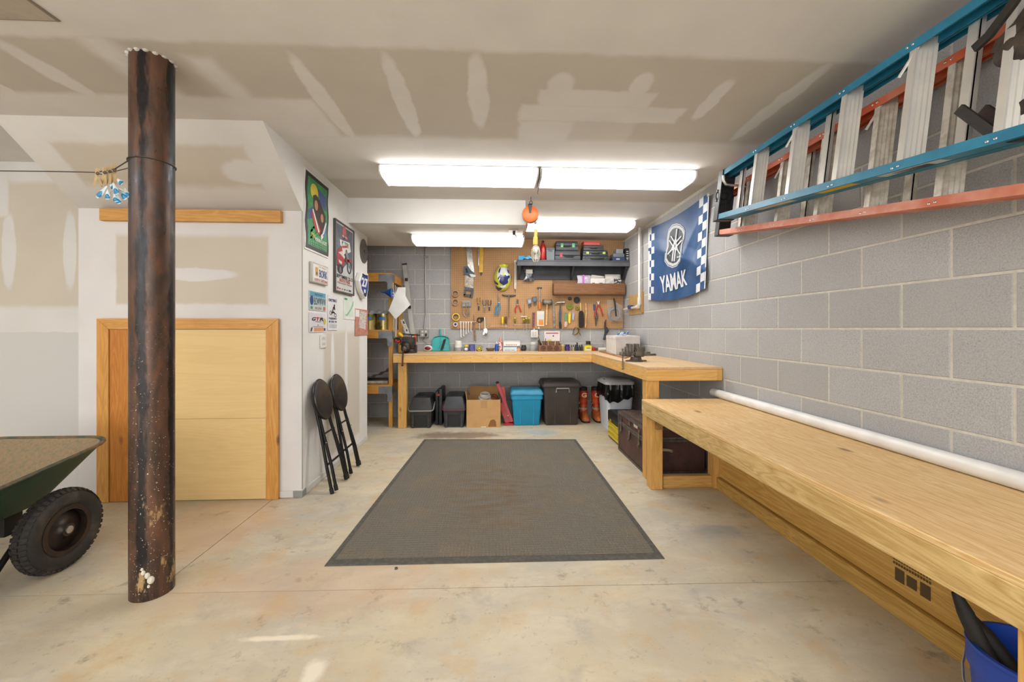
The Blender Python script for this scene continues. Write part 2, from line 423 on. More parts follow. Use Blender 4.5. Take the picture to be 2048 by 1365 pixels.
# ---- concrete block walls: a mortar bed and every block a piece of its own
def block_mat():
    t = NT('concrete_block'); t.rough(.9)
    n = t.noise(150, 3, .7); n2 = t.noise(3, 4)
    oi = t.new('ShaderNodeObjectInfo')
    c = t.mix(t.rng(n2, .3, .7), 'A9A9AA', '9C9C9E')
    c = t.mix(t.rng(n, .38, .62), c, 'B8B8B9')
    c = t.mix(t.rng(t.noise(230, 2, .6), .28, .4, .6, 0), c, '6E6C6B')
    c = t.mix(t.math('MULTIPLY', oi.outputs['Random'], .4), c, '979592')
    t.color(c); t.bump(n, .5, .004); return t.m
M_BLOCK = block_mat()
M_MORTAR = M('C2BEB4', .95, c2='CFCBC2', ns=35, bump=.4, bs=120)
BW, BH, MJ = .4064, .2032, .0105
def block_mesh(wd, ht):         # local: x along the wall, z up, face at y=0, bed behind
    a, c = wd / 2, ht / 2; e = .003; d = .012
    b = B(); b.loft([[(-a, d, -c), (a, d, -c), (a, d, c), (-a, d, c)], [(-a, e, -c), (a, e, -c), (a, e, c), (-a, e, c)], [(-a + e, 0, -c + e), (a - e, 0, -c + e), (a - e, 0, c - e), (-a + e, 0, c - e)]])
    me = b.mesh('block', 30); me.materials.append(M_BLOCK); return me
def block_wall(wall, x0, x1, place, phase, zoff):
    cache = {}; n = 0
    for r in range(13):
        z0 = zoff + r * BH
        if z0 >= ZC: break
        zt = min(z0 + BH, ZC + .002); zb = max(z0, 0)
        if zt - zb < .03: continue
        x = x0 - BW * 2 + phase + (BW / 2 if r % 2 else 0)
        while x < x1:
            a, b = max(x, x0), min(x + BW, x1)
            if b - a > .04:
                wd, ht = round(b - a - MJ, 4), round(zt - zb - MJ, 4)
                me = cache.get((wd, ht)) or cache.setdefault((wd, ht), block_mesh(wd, ht))
                o = link('block', me, wall); M4 = place((a + b) / 2, (zt + zb) / 2)
                o.matrix_local = Matrix.Translation(-_world[wall.name]) @ M4; n += 1
            x += BW
    return n
def joint_phase(v, x0, rowodd):        # where the vertical joints of even rows fall
    return ((v - x0) - (BW / 2 if rowodd else 0)) % BW
ZOFF = (HCAM - .002) - 6 * BH
wr = struct('wall_right', M_MORTAR, 'grey concrete block wall along the right side', ('box', XR - .001, XR + .2, YNEAR, YB + .2, 0, ZC))
jy = UX(1804, 600, XR).y               # joint seen in the course above eye level (row 6)
block_wall(wr, YNEAR + .02, YB + .1, lambda u, z: Matrix.Translation((XR - .004, u, z)) @ Matrix.Rotation(-math.pi / 2, 4, 'Z'), joint_phase(jy, YNEAR + .02, False), ZOFF)
wb = struct('wall_back', M_MORTAR, 'grey concrete block wall at the far end', ('box', XL, XR + .2, YB - .001, YB + .2, 0, ZC))
jx = UY(830, 780, YB).x                # joint in row 4 below the bench
block_wall(wb, XL, XR + .01, lambda u, z: Matrix.Translation((u, YB - .004, z)), joint_phase(UY(800 + 207 / 6.827, 760, YB).x, XL, True), ZOFF)

# ---- drywall: closet under the stairs, its sloping soffit, its side wall, the left wall
struct('wall_left', M_LEFTW, 'taped drywall wall behind the wheelbarrow', ('box', XFAR, XL + .05, YLW, YLW + .1, 0, ZC))
struct('wall_far_left', M('CFCBC6', .85), 'plain drywall at the far left end of the basement', ('box', XFAR - .1, XFAR, YNEAR, YLW + .1, 0, ZC))
struct('wall_closet', M_FRONT, 'white taped drywall face of the closet around the plywood panel', ('box', XL, XS - .0005, YC, YC + .1, 0, ZSOF + .1))
struct('wall_soffit', M_SOF, 'sloping drywall soffit above the closet', ('prism', [(XL, YSOF, ZC), (XL, YC + .1, ZC), (XL, YC + .1, ZSOF), (XL, YC, ZSOF)], (XS - .0005 - XL, 0, 0)))
b = B(); b.prism([(XS - .1, YC + .001, 0), (XS - .1, 4.6, 0), (XS - .1, 4.6, ZC), (XS - .1, YSOF + .001, ZC), (XS - .1, YC + .001, ZSOF)], (.1, 0, 0))
sw = struct('wall_side', M_SIDE, 'white drywall side of the closet hung with signs', b)
pt(sw, 'corner_bead', M('9A9A98', .5), ('box', XS - .001, XS + .003, YC - .003, YC + .004, .06, ZSOF))
pt(sw, 'corner_guard', M('A8ABAC', .4, .7), ('box', XS - .06, XS + .005, YC - .005, YC + .06, 0, .05, .002))
struct('baseboard_side', M('D6D4D0', .6), 'white base strip along the closet side wall', ('box', XS, XS + .006, YC + .06, 4.6, .004, .05))
struct('baseboard_closet', M('D9D7D3', .6), 'white base strip below the closet face', ('box', UY(557, 990, YC).x, XS - .06, YC - .007, YC, .004, .05))
be = struct('trim_1', M_BEAM, 'boxed drywall duct hanging below the ceiling', ('box', XL, .32, 4.0, 5.1, 2.222, ZC))
struct('wall_alcove', M('C9C5BE', .85), 'drywall behind the closet beside the shelves', ('box', XL - .1, XL, YLW, YB + .2, 0, ZC))

# ---- plywood access panel in its pine frame
PINE_D, PINE_L = 'C68A3C', 'DCA558'
d0, d1 = UY(193, 1007, 3.02), UY(556, 638, 3.02)
i0, i1 = UY(217, 1004, 3.02), UY(531, 659, 3.02)
yd = 3.02
do = struct('door_1', M('8A6C40', .8), 'low plywood access panel framed in pine', ('box', d0.x + .01, d1.x - .01, yd + .015, YC - .001, 0.001, d1.z - .01))
e = .0015
Wx, Wz = WOOD('x', 'DFA85A', 'B97D34', .45), WOOD('z', 'DDA556', 'B97B32', .45)
def trap(pts, m, nm):
    b = B(); b.prism([(x, yd, z) for x, z in pts], (0, .02, 0)); pt(do, nm, m, b)
trap([(d0.x, 0.002), (i0.x - e, 0.002), (i0.x - e, i1.z), (d0.x, d1.z - e)], Wz, 'frame_board')
trap([(i1.x + e, 0.002), (d1.x, 0.002), (d1.x, d1.z - e), (i1.x + e, i1.z)], Wz, 'frame_board')
trap([(d0.x, d1.z), (i0.x, i1.z + e), (i1.x, i1.z + e), (d1.x, d1.z)], Wx, 'frame_board')
xm = UY(268, 800, 3.03).x
pt(do, 'plank', WOOD('z', 'D08A34', 'A9651E', .45), ('box', i0.x + e, xm, yd + .008, yd + .016, .004, i1.z - e))
ply = WOOD('x', 'E3C489', 'D9B87C', .5, .55, False, 'birch_plywood')
zs = [.004] + [UY(400, q, 3.03).z for q in (838,)] + [i1.z - e]
for a, b_ in zip(zs, zs[1:]): pt(do, 'plywood_sheet', ply, ('box', xm + .002, i1.x - e, yd + .008, yd + .016, a + .001, b_ - .001))
# timber rail on the closet face
a, b_ = UY(200, 441, YC - .03), UY(562, 425, YC - .03)
rail = S('wooden_rail', WOOD('x', 'D9A45A', 'B9803A'), 'long pine board screwed flat to the drywall above the plywood panel', 'board', ('box', a.x, b_.x, YC - .038, YC, a.z, b_.z + .012, .002))

# ---- steel column
cpos = V((-1.575, 1.995, 0)); RC = .083
def steel_col():
    t = NT('rusty_steel_column'); t.p.inputs['Metallic'].default_value = .45
    p = t.pos((1, 1, .3)); n1 = t.noise(9, 6, .65, p, .6); n2 = t.noise(22, 6, .7, t.pos((1, 1, .5))); n3 = t.noise(120, 3, .6)
    sp = t.new('ShaderNodeSeparateXYZ'); t.l(t.pos(), sp.inputs[0])
    ang = t.math('ARCTAN2', t.math('SUBTRACT', sp.outputs['Y'], cpos.y), t.math('SUBTRACT', sp.outputs['X'], cpos.x))
    c = t.mix(t.rng(n1, .4, .62), '4A3A31', '6B4E3E')
    c = t.mix(t.rng(n2, .52, .7, 0, .6), c, '7A4C2C')
    for a0, wd, cl in ((-1.36, .2, '1D1C1D'), (.1, .2, '1B1A1B'), (2.2, .5, '242222')):      # black mill-scale bands running down the pipe
        d = t.math('ABSOLUTE', t.math('SUBTRACT', ang, a0)); d = t.math('ADD', d, t.math('MULTIPLY', t.math('SUBTRACT', t.noise(11, 6, .75, t.pos((1, 1, .22))), .5), 1.3))
        c = t.mix(t.rng(d, wd * .5, wd * 1.4, .95, 0.), c, cl)
    c = t.mix(t.math('MULTIPLY', t.rng(t.noise(4, 5, .7, t.pos((1, 1, .3))), .48, .6, 0, .7), t.rng(sp.outputs['Z'], 1.2, 1.9)), c, '4A5058')  # blue-grey metallic reflection on the upper pipe, painted into the colour
    low = t.rng(sp.outputs['Z'], 1.0, .2)
    c = t.mix(t.math('MULTIPLY', t.rng(t.noise(120, 2, .5), .68, .72), t.rng(sp.outputs['Z'], 1.3, .5, .05, 1)), c, 'D8D2C2')
    c = t.mix(t.math('MULTIPLY', t.rng(t.noise(14, 5, .75, t.pos((1, 1, .4))), .6, .66), t.math('MULTIPLY', low, .8)), c, 'C5A575')
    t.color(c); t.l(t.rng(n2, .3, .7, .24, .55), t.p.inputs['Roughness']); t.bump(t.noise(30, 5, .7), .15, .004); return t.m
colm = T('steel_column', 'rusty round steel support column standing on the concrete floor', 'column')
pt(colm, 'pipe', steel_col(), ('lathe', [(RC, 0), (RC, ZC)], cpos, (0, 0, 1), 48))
b = B(); rnd = random.Random(3)
for i in range(16):
    a = i / 16 * 6.283; r = RC
    b.ell(cpos + V((r * math.cos(a), r * math.sin(a), ZC - .001)), (.012, .012, .003 + .008 * rnd.random()), 8, 5)
pt(colm, 'plaster_collar', M('D0CCC6', .9, bump=.4, bs=60), b)
b = B()
for (px, py, r) in ((296, 1150, .011), (302, 1160, .014), (290, 1143, .009), (298, 1172, .006), (288, 1136, .006)):
    q = UY(px, py, 1.93); dirv = V((q.x - cpos.x, q.y - cpos.y, 0)).normalized()
    b.ell(cpos + dirv * (RC - .001) + V((0, 0, q.z)), (r, r, r * 1.3), 8, 5)
pt(colm, 'paint_blob', M('DAD4C6', .8), b)
# ================================================================ LIGHT FIXTURES
M_LENS = NT('fluorescent_diffuser'); M_LENS.p.inputs['Emission Color'].default_value = (1, .985, .96, 1); M_LENS.p.inputs['Emission Strength'].default_value = LAMP
M_LENS.color((.9, .9, .9)); M_LENS = M_LENS.m
M_WHITE = M('E4E3E0', .45)
def ceiling_lamp(x0, x1, y0, y1, zt, label):
    t = T('ceiling_light', label, 'ceiling light', 'fluorescent ceiling lights')
    pt(t, 'housing', M_WHITE, ('box', x0 + .004, x1 - .004, y0 + .01, y1 - .01, zt - .022, zt, .002))
    b = B(); y = (y0 + y1) / 2; zz = zt - .022
    q = [(0, y0, zz), (0, y0, zz - .03), (0, y0 + .008, zz - .042), (0, y0 + .05, zz - .056), (0, y1 - .05, zz - .056), (0, y1 - .008, zz - .042), (0, y1, zz - .03), (0, y1, zz)]
    b.prism([(x0 + .012, p[1], p[2]) for p in q], (x1 - x0 - .024, 0, 0)); pt(t, 'diffuser', M_LENS, b, ang=50)
    for xa, xb in ((x0, x0 + .012), (x1 - .012, x1)):
        b = B(); b.prism([(xa, p[1] + (p[1] - y) * .02, p[2] - .002 if p[2] < zz - .001 else p[2] + .01) for p in q], (xb - xa, 0, 0)); pt(t, 'end_cap', M('EDEBE6', .4), b)
    return t
def span(pl, pr, D): return UY(pl, 340, D).x, UY(pr, 340, D).x
x0, x1 = span(755, 1080, 3.12); ceiling_lamp(x0, x1 - .006, 3.15, 3.45, ZC - .004, 'long lit fluorescent ceiling light, front row, left of the two')
x2, x3 = span(1083, 1398, 3.12); ceiling_lamp(x1 + .008, x3, 3.15, 3.45, ZC - .004, 'long lit fluorescent ceiling light, front row, right of the two above the flag')
x0, x1 = span(1054, 1272, 4.66); ceiling_lamp(x0, x1, 4.66, 5.0, ZC - .002, 'lit fluorescent ceiling light behind the orange cord reel, above the black wall shelf')
x0, x1 = span(822, 1049, 4.42); ceiling_lamp(x0, x1, 4.42, 4.74, 2.22, 'lit fluorescent light under the boxed duct, in front of the pegboard')
# unseen fixtures added behind the photographer as fill light for the room
for i, (xa, ya) in enumerate(((-.62, -.2), (.62, -.2), (-2.9, .4), (-2.9, -1.9), (-.62, -2.2), (.62, -2.2), (-4.6, .6))):
    ceiling_lamp(xa - .6, xa + .6, ya - .16, ya + .16, ZC, ('added fluorescent fill light just behind the photographer, ' + ('left', 'right')[i] + ' of its pair') if i < 2 else 'added fluorescent fill light out of frame, ' + ('left of the photographer', 'at the far left rear', 'rear row left', 'rear row right', 'at the far left end of the basement')[i - 2])
# ================================================================ LARGE THINGS
# ---- workbench along the back wall and round the corner
PL, PD = 'E8C07C', 'D29A4C'
WX, WY, WZ = (WOOD(a, PL, PD) for a in 'xyz')
WX2, WY2, WZ2 = (WOOD(a, 'E2B56C', 'C48E42') for a in 'xyz')
TOPX, TOPY = WOOD('x', 'DCC09A', 'C39F72', .6, .7, False), WOOD('y', 'DCC09A', 'C39F72', .6, .7, False)
BZ, BXL, BYF, BXI, BYN = .91, -1.2, 5.06, 1.225, 3.236
XRF, YBF = XR - .004, YB - .004
wbn = T('workbench', 'pine L-shaped workbench along the block walls below the pegboard', 'workbench')
pt(wbn, 'worktop', TOPX, ('box', BXL, XRF - .002, BYF, YBF - .002, BZ - .019, BZ, .002))
pt(wbn, 'worktop', TOPY, ('box', BXI, XRF - .002, BYN, BYF - .001, BZ - .019, BZ, .002))
pt(wbn, 'apron', WX, ('box', BXL, BXI, BYF, BYF + .038, BZ - .109, BZ - .0195, .002))
pt(wbn, 'apron', WY, ('box', BXI, BXI + .038, BYN + .038, BYF, BZ - .109, BZ - .0195, .002))
pt(wbn, 'apron', WX, ('box', BXI, XRF - .045, BYN, BYN + .038, BZ - .109, BZ - .0195, .002))
pt(wbn, 'apron', WZ2, ('box', XRF - .0445, XRF - .004, BYN, BYN + .089, BZ - .109, BZ - .0195, .002))
pt(wbn, 'apron', WY, ('box', BXL, BXL + .038, BYF + .04, YBF - .01, BZ - .109, BZ - .0195, .002))
xl = UY(795, 800, 5.08).x
pt(wbn, 'leg', WZ2, ('box', xl, xl + .103, BYF + .04, BYF + .13, 0, BZ - .11, .003))
pt(wbn, 'leg', WZ2, ('box', BXI + .012, BXI + .118, BYN + .042, BYN + .13, 0, BZ - .11, .003))
b = B()
for i in range(9):
    x = BXL + .06 + i * .29 + .03 * ((i * 7) % 3)
    for dz in (.035, .075): b.cyl((x, BYF - .001, BZ - .02 - dz), (x, BYF + .004, BZ - .02 - dz), .004, n=8)
pt(wbn, 'screw', M('6B5A45', .5, .6), b)

# ---- low bench along the right wall
LX, LZ, LYF, LYN = 1.17, .663, 3.2, .55
GY, GX, GZ = WOOD('y', 'E2C68C', 'A98446', .55, 1.1), WOOD('x', 'D8AE66', 'B08142'), WOOD('z', 'E0B066', 'C08C44')
lb = T('low_bench', 'long low wooden bench running along the right block wall', 'bench')
pt(lb, 'seat_board', WOOD('y', 'EED2A0', 'C79A5A', .55, 1.4, True), ('box', LX, XRF - .002, LYN, LYF, LZ - .019, LZ, .002))
pt(lb, 'apron', GY, ('box', LX, LX + .038, LYN, LYF, LZ - .115, LZ - .0195, .003))
pt(lb, 'apron', GX, ('box', LX + .038, XRF - .01, LYF - .038, LYF, LZ - .108, LZ - .0195, .003))
for y in (LYF - .13, .80): 
    pt(lb, 'leg', GZ, ('box', 1.195, 1.285, y, y + .09, 0, LZ - .02, .003))
    pt(lb, 'leg', GZ, ('box', 1.68, 1.765, y, y + .09, 0, LZ - .02, .003))
pt(lb, 'stretcher', GX, ('box', 1.30, 1.68, LYF - .10, LYF - .062, 0, .09, .003))
pt(lb, 'stretcher', GX, ('box', 1.30, 1.68, .82, .858, 0, .09, .003))
GY2 = WOOD('y', 'DAB468', 'A87C36', .5, 1.)
pt(lb, 'back_board', GY2, ('box', 1.70, 1.738, .89, LYF - .13, .0, .088, .003))
pt(lb, 'back_board', WOOD('y', 'E4BC6C', 'B88638', .5, .8), ('box', 1.722, 1.76, .89, LYF - .13, .091, .375, .003))
b = B(); b.prism([(1.222, LYF - .135, LZ - .03), (1.222, LYF - .135, LZ - .2), (1.222, LYF - .17, LZ - .2), (1.222, LYF - .24, LZ - .12), (1.222, LYF - .24, LZ - .03)], (.038, 0, 0)); pt(lb, 'gusset', WOOD('y', 'B58A4A', '8F6A34'), b)
pn = Panel(V((1.7205, UX(1800, 1150, 1.72).y + .03, .145)), V((0, -.16, 0)), V((0, 0, .1)))
INK = M('5E4A2C', .7)
pn.poly(lb, 'grade_stamp', INK, *[[(u, v), (u + .05, v), (u + .05, v + .1), (u, v + .1)] for u in [k * .07 for k in range(14)] for v in (.66, .84)])
pn.poly(lb, 'grade_stamp', INK, [(.05, 0), (.3, 0), (.3, .55), (.05, .55)], [(.36, .05), (.62, .05), (.62, .5), (.36, .5)], [(.7, 0), (.95, 0), (.95, .55), (.7, .55)])
# white tube on the bench, against the wall
p1 = UX(1427, 796, XRF - .033)
tb = T('plastic_pipe', 'long white plastic tube lying on the bench against the block wall', 'pipe')
pt(tb, 'pipe', M('ECEBEA', .35), ('ring', (XRF - .034, .6, LZ + .032), .028, .032, p1.y - .6, (0, 1, 0), 24))

# ---- floor mat
def mat_mat():
    t = NT('mat_waffle'); t.rough(.9)
    sx = t.new('ShaderNodeSeparateXYZ'); t.l(t.pos(), sx.inputs[0])
    def cell(o, k): return t.math('ABSOLUTE', t.math('SUBTRACT', t.math('FRACT', t.math('MULTIPLY', o, k)), .5))
    g = t.math('MAXIMUM', cell(sx.outputs['X'], 52), cell(sx.outputs['Y'], 40))
    h = t.rng(g, .32, .48, 1., 0.)
    n = t.noise(3, 5, .65); fz = t.noise(220, 2, .7)
    c = t.mix(h, '857C6C', '625E55')
    c = t.mix(t.rng(fz, .35, .7, 0, .6), c, '7E7870')
    c = t.mix(t.rng(n, .5, .72, 0, .6), c, '86745A')
    pc = UZ(985, 980); d_ = t.new('ShaderNodeVectorMath', operation='SUBTRACT'); t.l(t.pos(), d_.inputs[0]); d_.inputs[1].default_value = (pc.x, pc.y, 0)
    e_ = t.new('ShaderNodeVectorMath', operation='DIVIDE'); t.l(d_.outputs[0], e_.inputs[0]); e_.inputs[1].default_value = (.55, 1., 5)
    ln = t.new('ShaderNodeVectorMath', operation='LENGTH'); t.l(e_.outputs[0], ln.inputs[0])
    c = t.mix(t.math('MULTIPLY', t.rng(ln.outputs['Value'], .3, 1., .8, 0), t.rng(t.noise(5, 5, .7, t.pos((1, 3, 1))), .42, .62)), c, '6E5A40')
    c = t.mix(t.rng(t.noise(300, 2, .5), .68, .73, 0, .9), c, 'CDBE9C')
    t.color(c); t.bump(t.math('ADD', h, t.math('MULTIPLY', fz, .35)), .9, .006); return t.m
q = [UZ(848, 880), UZ(1152, 880), UZ(1330, 1119), UZ(648, 1134)]
mt = T('floor_mat', 'large dark grey waffle-textured entrance mat lying on the concrete', 'mat')
cq = sum(q, V()) / 4
def inset(p, d): return p + (cq - p).normalized() * d * 1.414
pt(mt, 'border', M('4C4A45', .9, c2='5C5850', ns=40), ('loft', [[p + V((0, 0, .0005)) for p in q[::-1]], [p + (cq - p).normalized() * .006 + V((0, 0, .006)) for p in q[::-1]]]))
pt(mt, 'waffle_field', mat_mat(), ('prism', [inset(p, .045) + V((0, 0, .006)) for p in q[::-1]], (0, 0, .003)))

# ---- wheelbarrow
GRN = M('0F3A2C', .4, c2='15432F', ns=6); RUSTG = M('93795A', .8, c2='6E6E5A', ns=70, lo=.38, hi=.75, bump=.1)
BLK = M('1B1A19', .45); RUB = M('26231F', .75, c2='4A4238', ns=10, lo=.5, hi=.75, bump=.3, bs=90)
wbw = T('wheelbarrow', 'green two-wheeled wheelbarrow with a dusty tray beside the steel column', 'wheelbarrow')
def rr(x0, x1, y0, y1, z0, z1, r, n=5):      # rounded rectangle ring; z runs from z0 (near, y0) to z1 (far, y1)
    out = []
    for cx, cy, a0 in ((x1 - r, y1 - r, 0), (x0 + r, y1 - r, 90), (x0 + r, y0 + r, 180), (x1 - r, y0 + r, 270)):
        for i in range(n + 1):
            a = math.radians(a0 + 90 * i / n); x, y = cx + r * math.cos(a), cy + r * math.sin(a)
            out.append((x, y, z0 + (z1 - z0) * (y - y0) / (y1 - y0)))
    return out
ro = dict(x0=-2.95, x1=-2.2, y0=1.12, y1=2.53)
zt0, zt1, zb0, zb1 = .395, .585, .255, .312
rim = rr(-2.95, -2.19, 1.12, 2.53, zt0, zt1, .14); bot = rr(-2.80, -2.36, 1.40, 2.36, zb0, zb1, .12)
rim2 = rr(-2.935, -2.205, 1.135, 2.515, zt0 - .002, zt1 - .002, .13); bot2 = rr(-2.785, -2.375, 1.42, 2.34, zb0 + .016, zb1 + .016, .11)
def steps(a, b, n=6): return [[V(p).lerp(V(q_), i / n) for p, q_ in zip(a, b)] for i in range(n + 1)]
def dense(r, n=4): return [V(p).lerp(V(q_), j / n) for p, q_ in zip(r, r[1:] + r[:1]) for j in range(n)]
rim, bot, rim2, bot2 = (dense(r) for r in (rim, bot, rim2, bot2))
pt(wbw, 'tray', GRN, ('loft', steps(bot, rim) + [rim2], False), ('poly', bot), ang=30)
pt(wbw, 'tray_lining', RUSTG, ('loft', steps(rim2, bot2), False), ('poly', bot2[::-1]), ang=30)
pt(wbw, 'rim', M('39473C', .5, c2='7A5C3E', ns=14), ('tube', rim, .009, 8, True))
for xo, xi in ((-2.135, -2.235), (-2.915, -3.015)):
    xc = (xo + xi) / 2; sg = 1 if xo > -2.5 else 1
    wc = V((xc, 2.2, .2))
    wh = pt(wbw, 'tire', RUB, ('torus', wc, .152, .048, (1, 0, 0), 40, 14))
    b = B()
    for i in range(44):                       # tread lugs across the tyre
        a = 2 * math.pi * i / 44
        for sd in (-1, 0, 1):
            aa = a + (.07 if sd else 0); M4 = Matrix.Translation(wc) @ Matrix.Rotation(aa, 4, 'X')
            b.M = M4 @ Matrix.Translation((sd * .027, 0, .1985 - abs(sd) * .0075)) @ Matrix.Rotation(sd * .55, 4, 'Y')
            b.box(-.011, .011, -.0085, .0085, -.006, .0045)
    pt(wh, 'tread', RUB, b, ang=0)
    rmw = pt(wbw, 'wheel_rim', M('2A221D', .4, .3, c2='3C2E24', ns=8), ('lathe', [(.118, -.038), (.122, -.03), (.105, -.012), (.09, -.002), (.055, .002), (.035, .016), (.03, .03), (.0, .031)], wc + V((.012, 0, 0)), (1, 0, 0), 32), ('ring', wc + V((-.03, 0, 0)), .098, .122, .07, (1, 0, 0), 32))
    pt(rmw, 'hub_cap', M('B9B6B0', .3, .9), ('lathe', [(.018, 0), (.018, .006), (.012, .009), (.004, .009)], wc + V((.042, 0, 0)), (1, 0, 0), 18))
pt(wbw, 'axle', M('8E8A82', .35, .9), ('cyl', (-3.0, 2.2, .2), (-2.15, 2.2, .2), .009))
for x in (-2.42, -2.74):
    pt(wbw, 'axle_bracket', BLK, ('box', x - .012, x + .012, 2.16, 2.24, .185, .29))
for x in (-2.33, -2.83):
    xh = -2.44 if x > -2.5 else -2.72
    pt(wbw, 'handle', BLK, ('tube', [(xh, 2.3, .292), (xh, 1.9, .268), (xh, 1.42, .24), (xh + (x - xh) * .6, .8, .36), (x, .45, .5)], .016, 10))
    pt(wbw, 'leg', BLK, ('tube', [(x - .03, 2.2, .2), (x + .02, 2.03, .07), (x, 1.85, .016), (x, 1.4, .016), (x, 1.3, .22)], .014, 10))

# ---- two folding stools leaning on the closet side wall
SEAT = M('211E1D', .35, c2='2E2826', ns=10, lo=.45, hi=.7, coat=.2); FRM = M('171615', .4, .3)
def stool(ya, yb, foot_x, label):
    t = T('folding_stool', label, 'stool', 'folding stools against the closet wall')
    top = V((XS + .045, (ya + yb) / 2, .72)); fo = V((foot_x, (ya + yb) / 2, .012))
    ax = (top - fo).normalized(); yv = V((0, 1, 0)); nn = yv.cross(ax).normalized()
    if nn.x < 0: nn = -nn
    L = (top - fo).length; hw = (yb - ya) / 2
    def P(u, l, d): return fo + yv * u + ax * l + nn * d
    sc_ = P(0, L - .05, -.005)
    seat = pt(t, 'seat', SEAT, ('lathe', [(.0, -.006), (.145, -.006), (.152, .0), (.155, .012), (.150, .026), (.13, .034), (.07, .036), (0, .037)], sc_, nn, 40))
    pt(seat, 'welt', M('121110', .3), ('torus', sc_ + nn * .014, .156, .0045, nn, 40, 6))
    for sg in (-1, 1):
        pt(t, 'leg', FRM, ('tube', [P(sg * hw, 0, -.012), P(sg * hw * .96, .18, -.012), P(sg * hw * .72, L - .25, -.014), P(sg * hw * .68, L - .06, -.016)], .0115, 10))
        pt(t, 'leg', FRM, ('tube', [P(sg * (hw - .026), .012, .012), P(sg * (hw - .03) * .96, .18, .012), P(sg * hw * .6, L - .25, -.006), P(sg * hw * .58, L - .1, -.01)], .0115, 10))
        pt(t, 'foot_cap', M('0F0E0E', .6), ('cyl', P(sg * hw, -.01, -.012), P(sg * hw, .03, -.012), .0145), ('cyl', P(sg * (hw - .026), .002, .012), P(sg * (hw - .026), .04, .012), .0145))
    pt(t, 'crossbar', FRM, ('cyl', P(-hw * .9, .2, -.012), P(hw * .9, .2, -.012), .008))
    pt(t, 'crossbar', FRM, ('cyl', P(-hw * .72, L - .3, .0), P(hw * .72, L - .3, .0), .007))
    pt(t, 'rivet', M('A9A59C', .3, .9), *[('ell', P(sg * hw * .8, L * .5, .004 + .008), (.005, .005, .005), 8, 5) for sg in (-1, 1)])
    return t
stool(3.11, 3.40, -1.17, 'black round folding stool leaning on the white wall, nearer one')
stool(3.46, 3.73, -1.18, 'black round folding stool leaning on the white wall, farther one')

